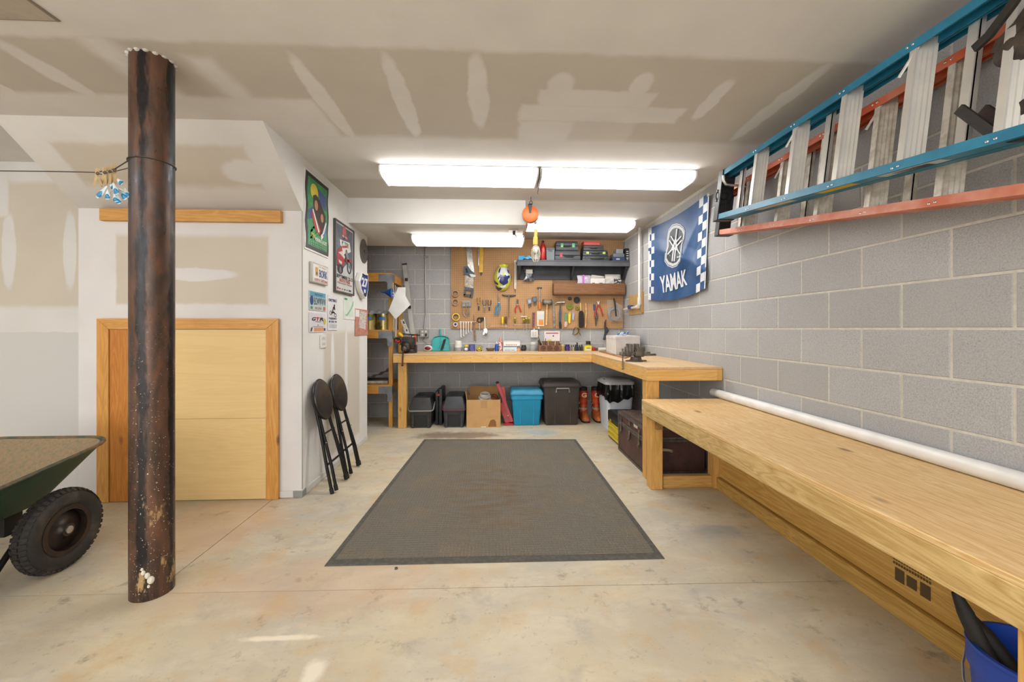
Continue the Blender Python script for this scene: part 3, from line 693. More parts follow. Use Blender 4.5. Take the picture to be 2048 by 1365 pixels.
# ---- step ladders hung on the right wall
ALU = M('D2D0CC', .36, .4, c2='E2DFDA', ns=5, bump=.1, bs=60); ALU2 = M('BDB3A4', .5, .25, c2='DAD3C8', ns=24, lo=.35, hi=.6)
BLUE = M('2A86A8', .45, c2='237497', ns=7); ORG = M('CE5A34', .5, c2='D98468', ns=4, lo=.42, hi=.62); ORGF = M('C96D50', .55, c2='D8957E', ns=7)
CAP = M('232323', .5)
def ladder(x0, x1, zt, zf, zn, yf, yn, mr, label, treads, braces, alu, lean=0., mtop=None, stickers=()):
    """rails from the cap (far, yf) to the feet (near, yn); x0 front face, x1 toward the wall"""
    t = T('step_ladder', label, 'ladder', 'step ladders hung on the wall')
    def zl(y): return zf + (zn - zf) * (yf - y) / (yf - yn)
    SH = Matrix(((1, 0, lean, -lean * zt), (0, 1, 0, 0), (0, 0, 1, 0), (0, 0, 0, 1)))      # the feet of the rails stand off the wall
    def pt(*a, **k): return globals()['pt'](*a, Mx=SH, **k)
    fw, th = .062, .036                        # rail flange depth and thickness
    def rail(top, xa, xb, web):
        rows = []
        for y in (yf, yn):
            z = zt if top else zl(y); s_ = -1 if top else 1
            tk = .006
            prof = [(xa, z), (xb, z), (xb, z + s_ * th), (xb - tk, z + s_ * th), (xb - tk, z + s_ * tk), (xa + tk, z + s_ * tk), (xa + tk, z + s_ * th), (xa, z + s_ * th)]
            rows.append([(p[0], y, p[1]) for p in prof])
        return ('loft', rows)
    pt(t, 'rail', mtop or mr, rail(True, x0, x0 + fw, 0)); pt(t, 'rail', mr, rail(False, x0, x0 + fw, 0))
    pt(t, 'rear_rail', mtop or mr, rail(True, x0 + fw + .006, x1, 0)); pt(t, 'rear_rail', mr, rail(False, x0 + fw + .006, x1, 0))
    for y in treads:                           # ribbed tread plate, standing upright because the ladder lies on its side
        b = B(SH); zb, zu = zl(y) + .008, zt - .008; d = -.055
        xs_ = [x0 + .004 + (fw - .008) * k / 10 for k in range(11)]
        pr = [(x, y + d * (x - x0) / fw + (.004 if k % 2 else 0)) for k, x in enumerate(xs_)]
        b.prism([(x, yy, zb) for x, yy in pr] + [(x, yy + .006, zb) for x, yy in pr[::-1]], (0, 0, zu - zb))
        tr = globals()['pt'](t, 'step', alu, b, ang=20)
        pt(tr, 'step_lip', alu, ('box', x0 + .003, x0 + .007, y - .022, y + .004, zb, zu))
        pt(tr, 'rivet', M('D0CDC6', .3, .9), *[('ell', (x0 - .001, y - .008 + k * .022, z), (.003, .005, .005), 8, 5) for k in (0, 1) for z in (zt - .014, zl(y) + .014)])
    for y in braces:
        pt(t, 'rear_brace', alu, ('box', x0 + fw + .012, x0 + fw + .018, y, y + .036, zl(y) + .008, zt - .008), ('box', x0 + fw + .012, x0 + fw + .034, y, y + .004, zl(y) + .008, zt - .008))
    for ya, yb, xa, cl in stickers:
        b = B(SH); b.prism([(x0 + xa, ya, zl(ya) - .0003), (x0 + .055, ya, zl(ya) - .0003), (x0 + .055, yb, zl(yb) - .0003), (x0 + xa, yb, zl(yb) - .0003)], (0, 0, -.0006)); globals()['pt'](t, 'sticker', cl, b)
    for y in treads[1::2]:
        pt(t, 'spreader', alu, ('tube', [(x0 + .012, y - .02, zt - .03), (x0 - .004, y + .03, zt - .12)], .006, 6))
    # moulded cap at the top end
    cp = pt(t, 'cap', CAP, ('box', x0 - .004, x1, yf - .012, yf + .008, zf - .012, zt + .006, .004), ('box', x0 - .006, x0 + .004, yf - .05, yf + .008, zf - .012, zt + .006, .003), ('box', x0, x1, yf - .06, yf, zt - .002, zt + .006), ('box', x0, x1, yf - .06, yf, zf - .012, zf - .004))
    xc, zc = (x0 + x1) / 2 - .01, (zf + zt) / 2
    pt(cp, 'cap_ribs', M('161616', .5), ('torus', (xc, yf - .014, zc), .026, .006, (0, 1, 0), 24, 6), ('torus', (xc, yf - .014, zc), .06, .004, (0, 1, 0), 28, 6),
       *[('cyl', (xc + .028 * math.cos(a), yf - .014, zc + .028 * math.sin(a)), (xc + .062 * math.cos(a), yf - .014, zc + .11 * math.sin(a)), .0035) for a in [k * math.pi / 4 + .39 for k in range(8)]])
    return t
ladder(1.6, 1.71, 2.316, 1.98, 1.673, 2.84, .25, BLUE, 'blue fibreglass step ladder hung sideways on the wall, in front of the orange one', [2.45, 2.13, 1.82, 1.51, 1.2, .89, .58], [2.68, 1.96, 1.34, .75], ALU, .13, None, [(1.72, 1.92, .01, M('D8B82A', .5)), (2.1, 2.4, .012, M('C9C2B0', .5)), (1.36, 1.6, .01, M('B9C6CC', .5)), (1.41, 1.55, .02, M('3A3F52', .5))])
ladder(1.72, 1.825, 2.245, 1.924, 1.486, 3.05, .25, ORGF, 'weathered orange step ladder hung sideways against the block wall, behind the blue one', [2.72, 2.39, 2.08, 1.78, 1.48, 1.18, .88], [2.86, 2.24, 1.64, 1.04], ALU2, .12, ORG)
# steel wall hooks carrying the ladders
HOOK = M('C9C5BC', .35, .9)
def jhook(y, label):
    t = T('ladder_hook', label, 'hook', 'hooks carrying the ladders')
    pt(t, 'arm', HOOK, ('tube', [(XRF - .003, y, 2.19), (1.75, y, 2.19), (1.62, y, 2.195), (1.585, y, 2.2), (1.572, y, 2.225), (1.57, y, 2.26)], .009, 10))
    pt(t, 'plate', HOOK, ('box', XRF - .006, XRF - .001, y - .02, y + .02, 2.15, 2.25, .001))
jhook(2.745, 'bright steel hook holding the far ends of the ladders')
# black brackets and dark strap bundle near the feet of the ladders
DK = M('2C2B2A', .5, .3, c2='3A342E', ns=12); RST = M('4A3D33', .7, c2='2E2824', ns=18, bump=.4)
t = T('steel_bracket', 'dark curved steel bracket holding the near ends of the ladders', 'bracket')
def flatbar(px, X, wd, th):
    pts = [UX(x, y, X) for x, y in px]; b = B(); R = []
    for i, p in enumerate(pts):
        d = (pts[min(i + 1, len(pts) - 1)] - pts[max(i - 1, 0)]); d.x = 0; d.normalize(); n = V((0, -d.z, d.y))
        R.append([p - n * wd / 2, p + n * wd / 2, p + n * wd / 2 + V((th, 0, 0)), p - n * wd / 2 + V((th, 0, 0))])
    b.loft(R); return b
pt(t, 'arm', DK, flatbar([(2075, -70), (2020, 10), (1975, 70), (1945, 98)], 1.55, .026, .012))
pt(t, 'arm', DK, flatbar([(1915, 218), (1945, 240), (1975, 262), (2020, 275), (2080, 268)], 1.55, .03, .012))
pt(t, 'clamp', RST, flatbar([(2085, -20), (2035, 50), (2000, 85), (1992, 105)], 1.58, .035, .015))
pt(t, 'clamp', RST, flatbar([(1960, 222), (1985, 238), (2015, 236), (2050, 210), (2085, 190)], 1.58, .04, .015))
pt(t, 'ratchet', RST, ('ell', UX(2035, 95, 1.6), (.03, .06, .05)), ('box', 1.59, 1.63, UX(2030, 225, 1.6).y - .05, UX(2030, 225, 1.6).y + .05, UX(2030, 225, 1.6).z - .02, UX(2030, 225, 1.6).z + .03, .005), ('box', 1.6, XRF - .001, UX(2040, 130, 1.6).y - .02, UX(2040, 130, 1.6).y + .02, UX(2040, 130, 1.6).z - .03, UX(2040, 130, 1.6).z + .03))

# ---- flag on the right wall
FLB, FLW, FLG, FLN = M('2A5282', .5, c2='24497A', ns=3), M('DDE1E6', .6), M('4A5258', .6), M('24466F', .6)
def fdisp(px, py):
    u = (px - 1297) / 121; v = (py - (458 - 73 * u)) / (142 + 50 * u)
    rg = lambda a, b, w_: max(0., 1 - abs(a - b) / w_)
    return .012 + .03 * rg(u + .75 * v, .98, .22) + .024 * rg(v - .55 * u, .28, .16) + .02 * rg(u - .2 * v, .12, .1) * v + .01 * math.sin(u * 9 - v * 3.2) ** 2 * (.35 + .65 * v) + .025 * max(0, math.sin(math.pi * min(max(u, 0), 1))) * v + .008 * math.sin(u * 21 + v * 6) * v
def FP(px, py, lift=0): return UX(px, py, XRF - fdisp(px, py) - lift)
flg = T('flag', 'blue racing flag with checkered edges, a tuning-fork emblem and white lettering on the block wall', 'flag')
def fedge(u, v):                # flag outline in photo pixels
    u = max(u, 0.); xt = 1297 + 121 * u
    top = (xt, 458 - 73 * u + 7 * math.sin(math.pi * u)); xb = 1296 + 114 * u
    bot = (xb, 600 + 4 * math.sin(math.pi * u * .9) - 24 * u ** 2.2)
    return top[0] + (bot[0] - top[0]) * v, top[1] + (bot[1] - top[1]) * v
pt(flg, 'cloth', FLB, B().grid(72, 48, lambda u, v: FP(*fedge(u, v))), ang=80)
def fpatch(quad, n=4, lift=.0015):
    b = B(); (a, c, d, e_) = [V((x, y, 0)) for x, y in quad]
    def fn(u, v):
        p = a.lerp(c, u).lerp(e_.lerp(d, u), v); return FP(p.x, p.y, lift)
    return b.grid(n, n, fn)
def cell(u0, u1, v0, v1): return [fedge(u0, v0), fedge(u1, v0), fedge(u1, v1), fedge(u0, v1)]
b = B()
for k in range(11):
    v0, v1 = k / 11, (k + 1) / 11
    for j in (0, 1):
        if (k + j) % 2 == 0:
            for (ua, ub) in ((.84 + .07 * j, .84 + .07 * (j + 1)), (.0 + .05 * j, .05 + .05 * j)):
                qd = cell(ua, ub, v0, v1); a, c, d, e_ = [V((x, y, 0)) for x, y in qd]
                b.grid(3, 3, lambda u, v: FP(*(lambda p: (p.x, p.y))(a.lerp(c, u).lerp(e_.lerp(d, u), v)), .0015))
pt(flg, 'checker', FLW, b, ang=80)
b = B(); b.grid(1, 12, lambda u, v: FP(*fedge(u * .028 - .004, v), .002)); b.grid(1, 12, lambda u, v: FP(*fedge(.985 + .018 * u, v), .002)); pt(flg, 'hem', FLW, b, ang=80)
def z5(x, y): return 1280 + x / 4.55, 340 + y / 4.55
emb = [(330, 487), (365, 496), (395, 520), (410, 560), (404, 620), (385, 680), (377, 760), (368, 830), (335, 878), (295, 893), (250, 875), (222, 830), (226, 770), (245, 700), (246, 620), (260, 545), (290, 502)]
ec = (317, 690)
def embp(s, lift):
    b = B(); R = []
    for k in (1., .8, .6, .4, .2, .02): R.append([FP(*z5(ec[0] + (x - ec[0]) * s * k, ec[1] + (y - ec[1]) * s * k), lift) for x, y in emb])
    b.loft(R, cap=False); return b
for s_, m, l_, nm in ((1., FLW, .005, 'emblem_ring'), (.955, FLB, .0062, 'emblem_ring'), (.925, FLW, .0074, 'emblem_ring'), (.80, FLG, .0088, 'emblem_field')): pt(flg, nm, m, embp(s_, l_), ang=80)
def fstroke(pts, wd, lift=.019):
    pts = [V((x, y, 0)) for x, y in pts]; L, R_ = [], []
    for i, p in enumerate(pts):
        d = (pts[min(i + 1, len(pts) - 1)] - pts[max(i - 1, 0)]).normalized(); n = V((-d.y, d.x, 0)) * wd / 2
        L.append(FP(*z5(*(p + n).xy), lift)); R_.append(FP(*z5(*(p - n).xy), lift))
    return L, R_
b = B()
def ek(x, y): return (317 + x * 84 + y * 22, 692 - y * 195)
forks = []
for th in (90, 210, 330):                       # three crossed tuning forks
    d_, n_ = V((math.cos(math.radians(th)), math.sin(math.radians(th)))), V((-math.sin(math.radians(th)), math.cos(math.radians(th))))
    for ln in ([(-.72, .11), (-.3, .11), (.1, .11), (.26, .05), (.34, 0)], [(-.72, -.11), (-.3, -.11), (.1, -.11), (.26, -.05), (.34, 0)], [(.3, 0), (.55, 0), (.8, 0)]): forks.append([ek(*(d_ * t_ + n_ * w_)) for t_, w_ in ln])
for ln in forks:
    L, R_ = fstroke(ln, 11); L2 = [b._v(p) for p in L]; R2 = [b._v(p) for p in R_]
    for i in range(len(L2) - 1): b._f([L2[i], L2[i + 1], R2[i + 1], R2[i]])
pt(flg, 'emblem_forks', FLW, b, ang=80)
pn = Panel((0, 0, 0), (1, 0, 0), (0, 1, 0)); tx = pn.text(flg, 'lettering', FLW, 'YAMAK', 0, 1, 0, 1, 1, bold=.03)
_off = _world[tx.name].copy(); bm_ = bmesh.new(); bm_.from_mesh(tx.data); bmesh.ops.triangulate(bm_, faces=bm_.faces); bmesh.ops.subdivide_edges(bm_, edges=bm_.edges, cuts=3, use_grid_fill=True); bm_.to_mesh(tx.data); bm_.free()
for v in tx.data.vertices:
    u, w_ = v.co.x + _off.x, 1 - (v.co.y + _off.y)
    tl, tr, br, bl = V((176, 972)), V((420, 903)), V((432, 1045)), V((190, 1122))
    p = tl.lerp(tr, u).lerp(bl.lerp(br, u), w_); p.y += 10 * math.sin(u * math.pi) * (1 if w_ > .5 else .2)
    v.co = FP(*z5(p.x, p.y), .006)
tx.location = (0, 0, 0); tx.data.update()
pt(flg, 'grommet', M('E8E8E4', .3, .8), *[('torus', FP(x, y, .004), .012, .004, (1, 0, 0), 16, 6) for x, y in ((1416, 390), (1299, 462), (1299, 596))])
# ================================================================ BACK WALL: pegboard, shelves, bench and floor items
def R(px0, px1, pyt, pyb, Y):
    a, b = UY(px0, pyb, Y), UY(px1, pyt, Y); return a.x, b.x, a.z, b.z
def rbox(t, name, mat, px0, px1, pyt, pyb, Y, dep, bev=.003, z0=None, z1=None, top=None):
    x0, x1, zb, zt = R(px0, px1, pyt, pyb, Y)
    zb = zb if z0 is None else z0; zt = zt if z1 is None else z1
    return pt(t, name, mat, ('box', x0, x1, Y, Y + dep, zb, zt, bev, 2, top))
YP = YBF - .028                      # front of the pegboard
def peg_mat():
    t = NT('pegboard'); t.rough(.75)
    s = t.new('ShaderNodeSeparateXYZ'); t.l(t.pos(), s.inputs[0])
    def c(o): x = t.math('SUBTRACT', t.math('FRACT', t.math('MULTIPLY', o, 1 / .0254)), .5); return t.math('MULTIPLY', x, x)
    d = t.math('SQRT', t.math('ADD', c(s.outputs['X']), c(s.outputs['Z'])))
    h = t.rng(d, .11, .16, 1., 0.)
    b = t.mix(t.rng(t.noise(4, 4), .35, .7), 'B38C62', 'A67E55')
    t.color(t.mix(h, b, '4A2F1B')); t.bump(t.math('SUBTRACT', 1., h), .5, .003); return t.m
x0, x1, zb, zt = R(902, 1246, 483, 657.5, YP)
pg = T('pegboard', 'brown perforated pegboard on the block wall above the workbench', 'pegboard')
pt(pg, 'board', peg_mat(), ('box', x0, x1, YP, YP + .006, zb, ZC - .001))
pt(pg, 'batten', M('9A7446', .7), ('box', x0, x1, YP + .0065, YBF - .0005, zb + .0, zb + .035))
pt(pg, 'batten', M('9A7446', .7), ('box', x0, x0 + .03, YP + .0065, YBF - .0005, zb + .04, ZC - .003))
pt(pg, 'batten', M('9A7446', .7), ('box', x1 - .03, x1, YP + .0065, YBF - .0005, zb + .04, ZC - .003))
HOOKM = M('8A8884', .35, .8)
def W(px, py, off=0): return UY(px, py, YP - off)

# ---- black wall shelf
SHB = M('2B2C30', .5, c2='3A3C42', ns=4, name='black_shelf_paint')
ys = YP - .25
sh = T('wall_shelf', 'black wooden wall shelf with brackets at the right of the pegboard', 'shelf')
x0, x1, zb, zt = R(1034, 1259, 521.5, 531.5, ys); x1 = min(x1, XRF - .004); SHZ = zt
pt(sh, 'shelf_board', M('4A4B50', .5, c2='3C3E44', ns=3), ('box', x0, x1, ys, YP - .001, zt - .02, zt, .002))
pt(sh, 'front_edge', M('55565B', .5, c2='46484E', ns=3), ('box', x0, x1, ys, ys + .02, zb, zt - .0205, .002))
zlow = UY(1100, 560, YP).z
pt(sh, 'back_panel', SHB, ('box', x0 + .01, x1 - .02, YP - .02, YP - .001, zlow, zt - .021, .001))
for pa in (1036, 1143, 1247):
    xx = UY(pa, 540, YP - .12).x + (.01 if pa < 1040 else 0); xx = min(xx, x1 - .03)
    pt(sh, 'bracket', SHB, ('prism', [(xx, YP - .021, zt - .022), (xx, ys + .022, zt - .022), (xx, ys + .022, zt - .07), (xx, YP - .06, zlow), (xx, YP - .021, zlow)], (.022, 0, 0)))
# ---- brown wooden wall tray
WDK = WOOD('x', '8A5E38', '63401F', .55); WDK2 = WOOD('x', '7A5230', '553519', .55)
tr = T('wall_tray', 'dark brown open wooden box fixed to the pegboard below the black shelf', 'wall box')
yt = YP - .13
x0, x1, zb, zt = R(1107.5, 1250.5, 567.5, 589.5, yt); x1 = min(x1, XRF - .006); TRZ = zb + .016
pt(tr, 'front_board', WDK, ('box', x0, x1, yt, yt + .016, zb + .014, zt, .002))
pt(tr, 'bottom_board', WDK2, ('box', x0, x1, yt, YP - .001, zb, zb + .0135, .002))
pt(tr, 'back_board', WDK, ('box', x0, x1, YP - .012, YP - .001, zb + .014, UY(1150, 560.5, YP).z, .002))
for xa in (x0, x1 - .014): pt(tr, 'side_board', WOOD('y', '8A5E38', '63401F', .55), ('box', xa, xa + .014, yt + .0165, YP - .0125, zb + .014, zt - .004, .002))

# ---- things on the black shelf
yi = ys + .03
DG, DG2 = M('33353A', .45, c2='3C3F44', ns=8), M('3A3B3E', .5, c2='2E2F32', ns=6)
def case(px0, px1, pt_, pb, z0, latch, lp, label, dep=.19, mat=DG, handle=None, Y=yi):
    t = T('tool_case', label, 'tool case', 'tool cases on the black shelf')
    x0, x1, zb, zt = R(px0, px1, pt_, pb, Y); zb = z0; h = zt - zb
    pt(t, 'base', mat, ('box', x0, x1, Y, Y + dep, zb, zb + h * .48, .005, 2)); pt(t, 'lid', mat, ('box', x0, x1, Y + .002, Y + dep, zb + h * .5, zt, .008, 2, (.006, .006)))
    for q in lp:
        xa = UY(q, 500, Y).x; la = pt(t, 'latch', latch, ('box', xa - .018, xa + .018, Y - .007, Y + .004, zb + h * .3, zb + h * .72, .002)); pt(la, 'latch_hinge', mat, ('box', xa - .012, xa + .012, Y - .009, Y - .0065, zb + h * .55, zb + h * .6))
    hx0, hx1 = ((UY(q, 500, Y).x) for q in (handle or (px0 + (px1 - px0) * .35, px0 + (px1 - px0) * .65)))
    pt(t, 'handle', M('1D1E20', .5), ('tube', [(hx0, Y + .004, zb + h * .5), (hx0, Y - .02, zb + h * .42), (hx0 + .01, Y - .026, zb + h * .38), (hx1 - .01, Y - .026, zb + h * .38), (hx1, Y - .02, zb + h * .42), (hx1, Y + .004, zb + h * .5)], .006, 8))
    return zt
GRL, LGL = M('6FC07F', .5), M('B5CF7A', .5)
z = case(1110, 1161, 501, 521, SHZ, M('C0404A', .5), (1122,), 'black tool case with a red latch on the black shelf, below the green-latched case', handle=(1129, 1148))
case(1112, 1156, 482.5, 501, z + .0005, GRL, (1124, 1147), 'black tool case with two green latches on top of the red-latched case')
z = case(1165, 1219, 512, 521, SHZ, DG2, (1173, 1210), 'low black tool case at the bottom of the right-hand stack on the shelf', handle=(1182, 1205))
z = case(1166, 1216, 501, 512, z + .0005, LGL, (1175, 1208), 'black tool case with two pale green latches, middle of its stack')
z = case(1167, 1208, 491, 501, z + .0005, DG2, (), 'dark grey tool case under the small red box', mat=M('4A4A48', .5))
rb = T('storage_box', 'small red plastic box on top of the stacked tool cases', 'box'); x0, x1, zb, zt = R(1167.5, 1200, 483, 490.5, yi)
pt(rb, 'body', M('B5443F', .45), ('box', x0, x1, yi, yi + .15, z + .0005, zt - .012, .003)); pt(rb, 'lid', M('C24E48', .4), ('box', x0 - .003, x1 + .003, yi - .003, yi + .153, zt - .0118, zt, .003))
t = T('fuel_bottle', 'red metal bottle with a black cap on the black shelf', 'bottle'); x0, x1, zb, zt = R(1080.5, 1092.5, 480, 521, yi); xc = (x0 + x1) / 2; r = (x1 - x0) / 2; h = zt - SHZ
BOTR = M('A8282B', .3, .3, c2='B53A34', ns=10)
pt(t, 'body', BOTR, ('lathe', [(r * .9, 0), (r, .006), (r, h * .62), (r * .9, h * .72), (r * .5, h * .84), (r * .42, h * .87)], (xc, yi + r, SHZ), (0, 0, 1), 24))
pt(t, 'cap', M('222224', .5), ('lathe', [(r * .42, h * .871), (r * .46, h * .9), (r * .4, h * .97), (r * .2, h)], (xc, yi + r, SHZ), (0, 0, 1), 16))
t = T('storage_box', 'grey plastic ammo-style box standing between the red bottle and the tool cases', 'box'); x0, x1, zb, zt = R(1093, 1109, 494.5, 521, yi)
GRY = M('6E7278', .5)
pt(t, 'body', GRY, ('box', x0, x1, yi, yi + .15, SHZ, zt - .03, .003, 1, (-.003, 0))); pt(t, 'lid', M('5C6066', .5), ('box', x0 - .004, x1 + .004, yi - .004, yi + .154, zt - .0295, zt - .008, .003)); pt(t, 'latch', M('4A4E54', .5), ('box', (x0 + x1) / 2 - .022, (x0 + x1) / 2 + .022, yi - .01, yi - .0035, zt - .06, zt - .02, .002)); pt(t, 'handle', M('4A4E54', .5), ('tube', [(x0 + .01, yi + .07, zt - .01), (x0 + .018, yi + .07, zt), (x1 - .018, yi + .07, zt), (x1 - .01, yi + .07, zt - .01)], .005, 8))
CLR = M('CFE6F2', .25, alpha=.75); BLP = M('3FA6D6', .4, c2='9ED2EA', ns=20)
b = B(); x0, x1, zb, zt = R(1036.5, 1066, 510, 521, yi)
b.grid(14, 8, lambda u, v: (x0 + (x1 - x0) * u, yi + .09 * v, SHZ + .002 + (zt - SHZ) * (math.sin(math.pi * min(max(v, .02), .98)) ** .4) * (.78 + .2 * math.sin(u * 17 + v * 5)) * (.25 if u in (0, 1) else 1)))
b.grid(14, 1, lambda u, v: (x0 + (x1 - x0) * u, yi + .09 * v, SHZ + .001))
t = T('plastic_package', 'blue and clear plastic package lying at the left end of the black shelf', 'package'); pt(t, 'bag', BLP, b, ang=70); pt(t, 'label_card', M('2F94C8', .5), ('box', x0 + .004, x0 + .06, yi - .004, yi - .001, SHZ + .003, SHZ + (zt - SHZ) * .75))
t = T('storage_box', 'grey and navy stacked plastic organiser near the end of the black shelf', 'box'); x0, x1, zb, zt = R(1225, 1250, 498, 521, yi)
m3 = zt - SHZ
pt(t, 'drawer', M('2E3E66', .45), ('box', x0, x1, yi, yi + .15, SHZ, SHZ + m3 * .32, .003)); pt(t, 'drawer', M('70757E', .5), ('box', x0 + .012, x1 - .005, yi + .006, yi + .15, SHZ + m3 * .325, SHZ + m3 * .62, .003)); pt(t, 'top_box', M('8B8E93', .5), ('box', x0 + .055, x1 - .02, yi + .012, yi + .14, SHZ + m3 * .625, zt, .003)); pt(t, 'handle', M('B9BCC2', .4), ('box', x0 + .05, x0 + .1, yi - .008, yi - .0005, SHZ + m3 * .08, SHZ + m3 * .2, .002))
t = T('carton', 'black printed carton in the corner at the right end of the black shelf', 'box'); x0, x1, zb, zt = R(1250.5, 1264, 497, 521, yi); x1 = min(x1, XRF - .006)
pt(t, 'carton_body', M('1E2022', .5), ('box', x0, x1, yi, yi + .13, SHZ, zt, .001))
pn = Panel((x0, yi - .0004, SHZ), (x1 - x0, 0, 0), (0, 0, zt - SHZ), .0006); PRW = M('D5D5D2', .6)
pn.poly(t, 'print', PRW, *[[(.3, v), (.9, v), (.9, v + .06), (.3, v + .06)] for v in (.2, .38, .56, .72)]); pn.disc(t, 'print', M('8D8F92', .6), (.6, .12, .22, .9))
# in and under the shelf
t = T('foil_pouch', 'silver foil pouch hanging under the left half of the black shelf', 'pouch'); 
FOIL = M('A9ABAD', .25, .8, c2='5C5F63', ns=25, lo=.42, hi=.55)
def pillow(px0, px1, pyt, pyb, Y, th, waist=0., n=10, wob=.0):
    def fn(sg):
        def f(u, v):
            xm = (px0 + px1) / 2; k = 1 - waist * math.sin(math.pi * v) ** 2
            p = UY(xm + (px0 + (px1 - px0) * u - xm) * k, pyt + (pyb - pyt) * v, Y)
            e = (math.sin(math.pi * min(max(u, 0), 1)) * math.sin(math.pi * min(max(v, 0), 1))) if 0 < u < 1 and 0 < v < 1 else 0
            p.y -= sg * th / 2 * max(e, 0) ** .5 + wob * math.sin(u * 13 + v * 17) * (1 if e > .01 else 0); return p
        return f
    return B().grid(n, n, fn(1)).grid(n, n, fn(-1))
pt(t, 'pouch', FOIL, pillow(1047, 1068, 541, 563, YP - .05, .05, .22), ang=60); pt(t, 'pouch_top', M('3B3C3E', .5), pillow(1047, 1068, 532.5, 541.5, YP - .05, .012), ang=60); pt(t, 'label', M('D9D4CB', .5), ('box', UY(1051, 545, YP).x, UY(1064, 545, YP).x, YP - .081, YP - .0765, UY(1050, 549, YP).z, UY(1050, 541, YP).z))
t = T('plastic_bag', 'clear plastic bag with a purple zip standing in the brown wall box', 'bag')
pt(t, 'bag', M('D6CCD8', .3, alpha=.85, c2='B9AFC0', ns=40), pillow(1154, 1182, 551, 572, yt + .06, .05, .1, wob=.004), ang=60); pt(t, 'zip', M('B766B4', .4), ('box', UY(1165, 560, yt + .03).x, UY(1168.5, 560, yt + .03).x, yt + .024, yt + .027, TRZ + .04, UY(1166, 550, yt + .03).z))
t = T('carton', 'white carton with black print standing in the brown wall box', 'box'); x0, x1, zb, zt = R(1181, 1210, 557, 575, yt + .03)
pt(t, 'carton_body', M('D9D5CF', .6), ('box', x0, x1, yt + .03, yt + .1, TRZ, zt, .001)); pt(t, 'flap', M('E1DDD6', .6), ('prism', [(x0, yt + .1, zt), (x0 + .03, yt + .08, zt + .055), (x1, yt + .06, zt + .03), (x1, yt + .1, zt)], (0, .003, 0)))
pn = Panel((x0, yt + .0296, TRZ), (x1 - x0, 0, 0), (0, 0, zt - TRZ), .0006); pn.poly(t, 'print', M('2A2A2A', .6), [(.12, .45), (.3, .45), (.3, .7), (.12, .7)], [(.6, .45), (.85, .45), (.85, .7), (.6, .7)]); 
S('paper_pile', M('CBC7C0', .7, c2='B5B1AA', ns=15), 'crumpled grey paper sheets beside the white carton in the wall box', 'paper', pillow(1210, 1241, 549, 575, yt + .065, .05, 0, 12, .008), ang=50)
S('battery_pack', M('3A3B3D', .5, c2='C9C7C2', ns=45, lo=.52, hi=.58), 'dark striped pack leaning at the right end of the brown wall box', 'pack', ('box', *(lambda q: (q[0], q[1], yt + .02, yt + .032, TRZ, q[3]))(R(1228, 1243, 558, 575, yt + .02)), .002))

# ---- outlet boxes and conduit on the back wall
GB = M('A3A19C', .5, .5); SOCK = M('DCDAD3', .5)
t = T('outlet_box', 'grey metal double outlet box at the foot of the conduit above the workbench', 'outlet')
x0, x1, zb, zt = R(840, 857, 659, 675, YBF - .04)
pt(t, 'box', GB, ('box', x0, x1, YBF - .045, YBF - .0005, zb, zt, .003))
b = B()
for i in (0, 1):
    for j in (0, 1):
        xx = x0 + (x1 - x0) * (.3 + .4 * i); zz = zb + (zt - zb) * (.3 + .4 * j)
        pt(t, 'socket', SOCK, ('lathe', [(.014, 0), (.014, .004), (.001, .004)], (xx, YBF - .045, zz), (0, -1, 0), 14))
pt(t, 'plug', M('222', .5) if False else M('252525', .5), ('box', x0 + (x1 - x0) * .62, x0 + (x1 - x0) * .85, YBF - .075, YBF - .046, zb + .02, zb + .05, .003))
t = T('conduit', 'grey metal conduit running down the block wall to the outlet box', 'conduit')
pt(t, 'tube', M('B0AFAC', .4, .6), ('tube', [UY(850.5, 480, YBF - .016), UY(851, 560, YBF - .016), UY(852, 625, YBF - .016), UY(850, 645, YBF - .022), UY(848.5, 658.5, YBF - .024)], .011, 12)); pt(t, 'strap', M('9D9C98', .4, .7), ('box', UY(848, 515, YBF).x, UY(856, 515, YBF).x, YBF - .03, YBF - .001, UY(850, 516.5, YBF).z, UY(850, 512.5, YBF).z))
t = T('outlet_box', 'white double outlet box on the block wall just below the pegboard', 'outlet')
x0, x1, zb, zt = R(1061.5, 1076, 660.5, 675.5, YBF - .04); WPL = M('D8D7D2', .5)
pt(t, 'box', WPL, ('box', x0, x1, YBF - .045, YBF - .0005, zb, zt, .004, 2))
for i in (0, 1): pt(t, 'socket', M('C4C2BC', .5), ('box', x0 + (x1 - x0) * (.2 + .35 * i), x0 + (x1 - x0) * (.45 + .35 * i), YBF - .048, YBF - .0445, zb + .02, zt - .02, .002))
pt(t, 'cable_clamp', WPL, ('cyl', ((x0 + x1) / 2, YBF - .02, zt), ((x0 + x1) / 2, YBF - .02, zt + .018), .008))

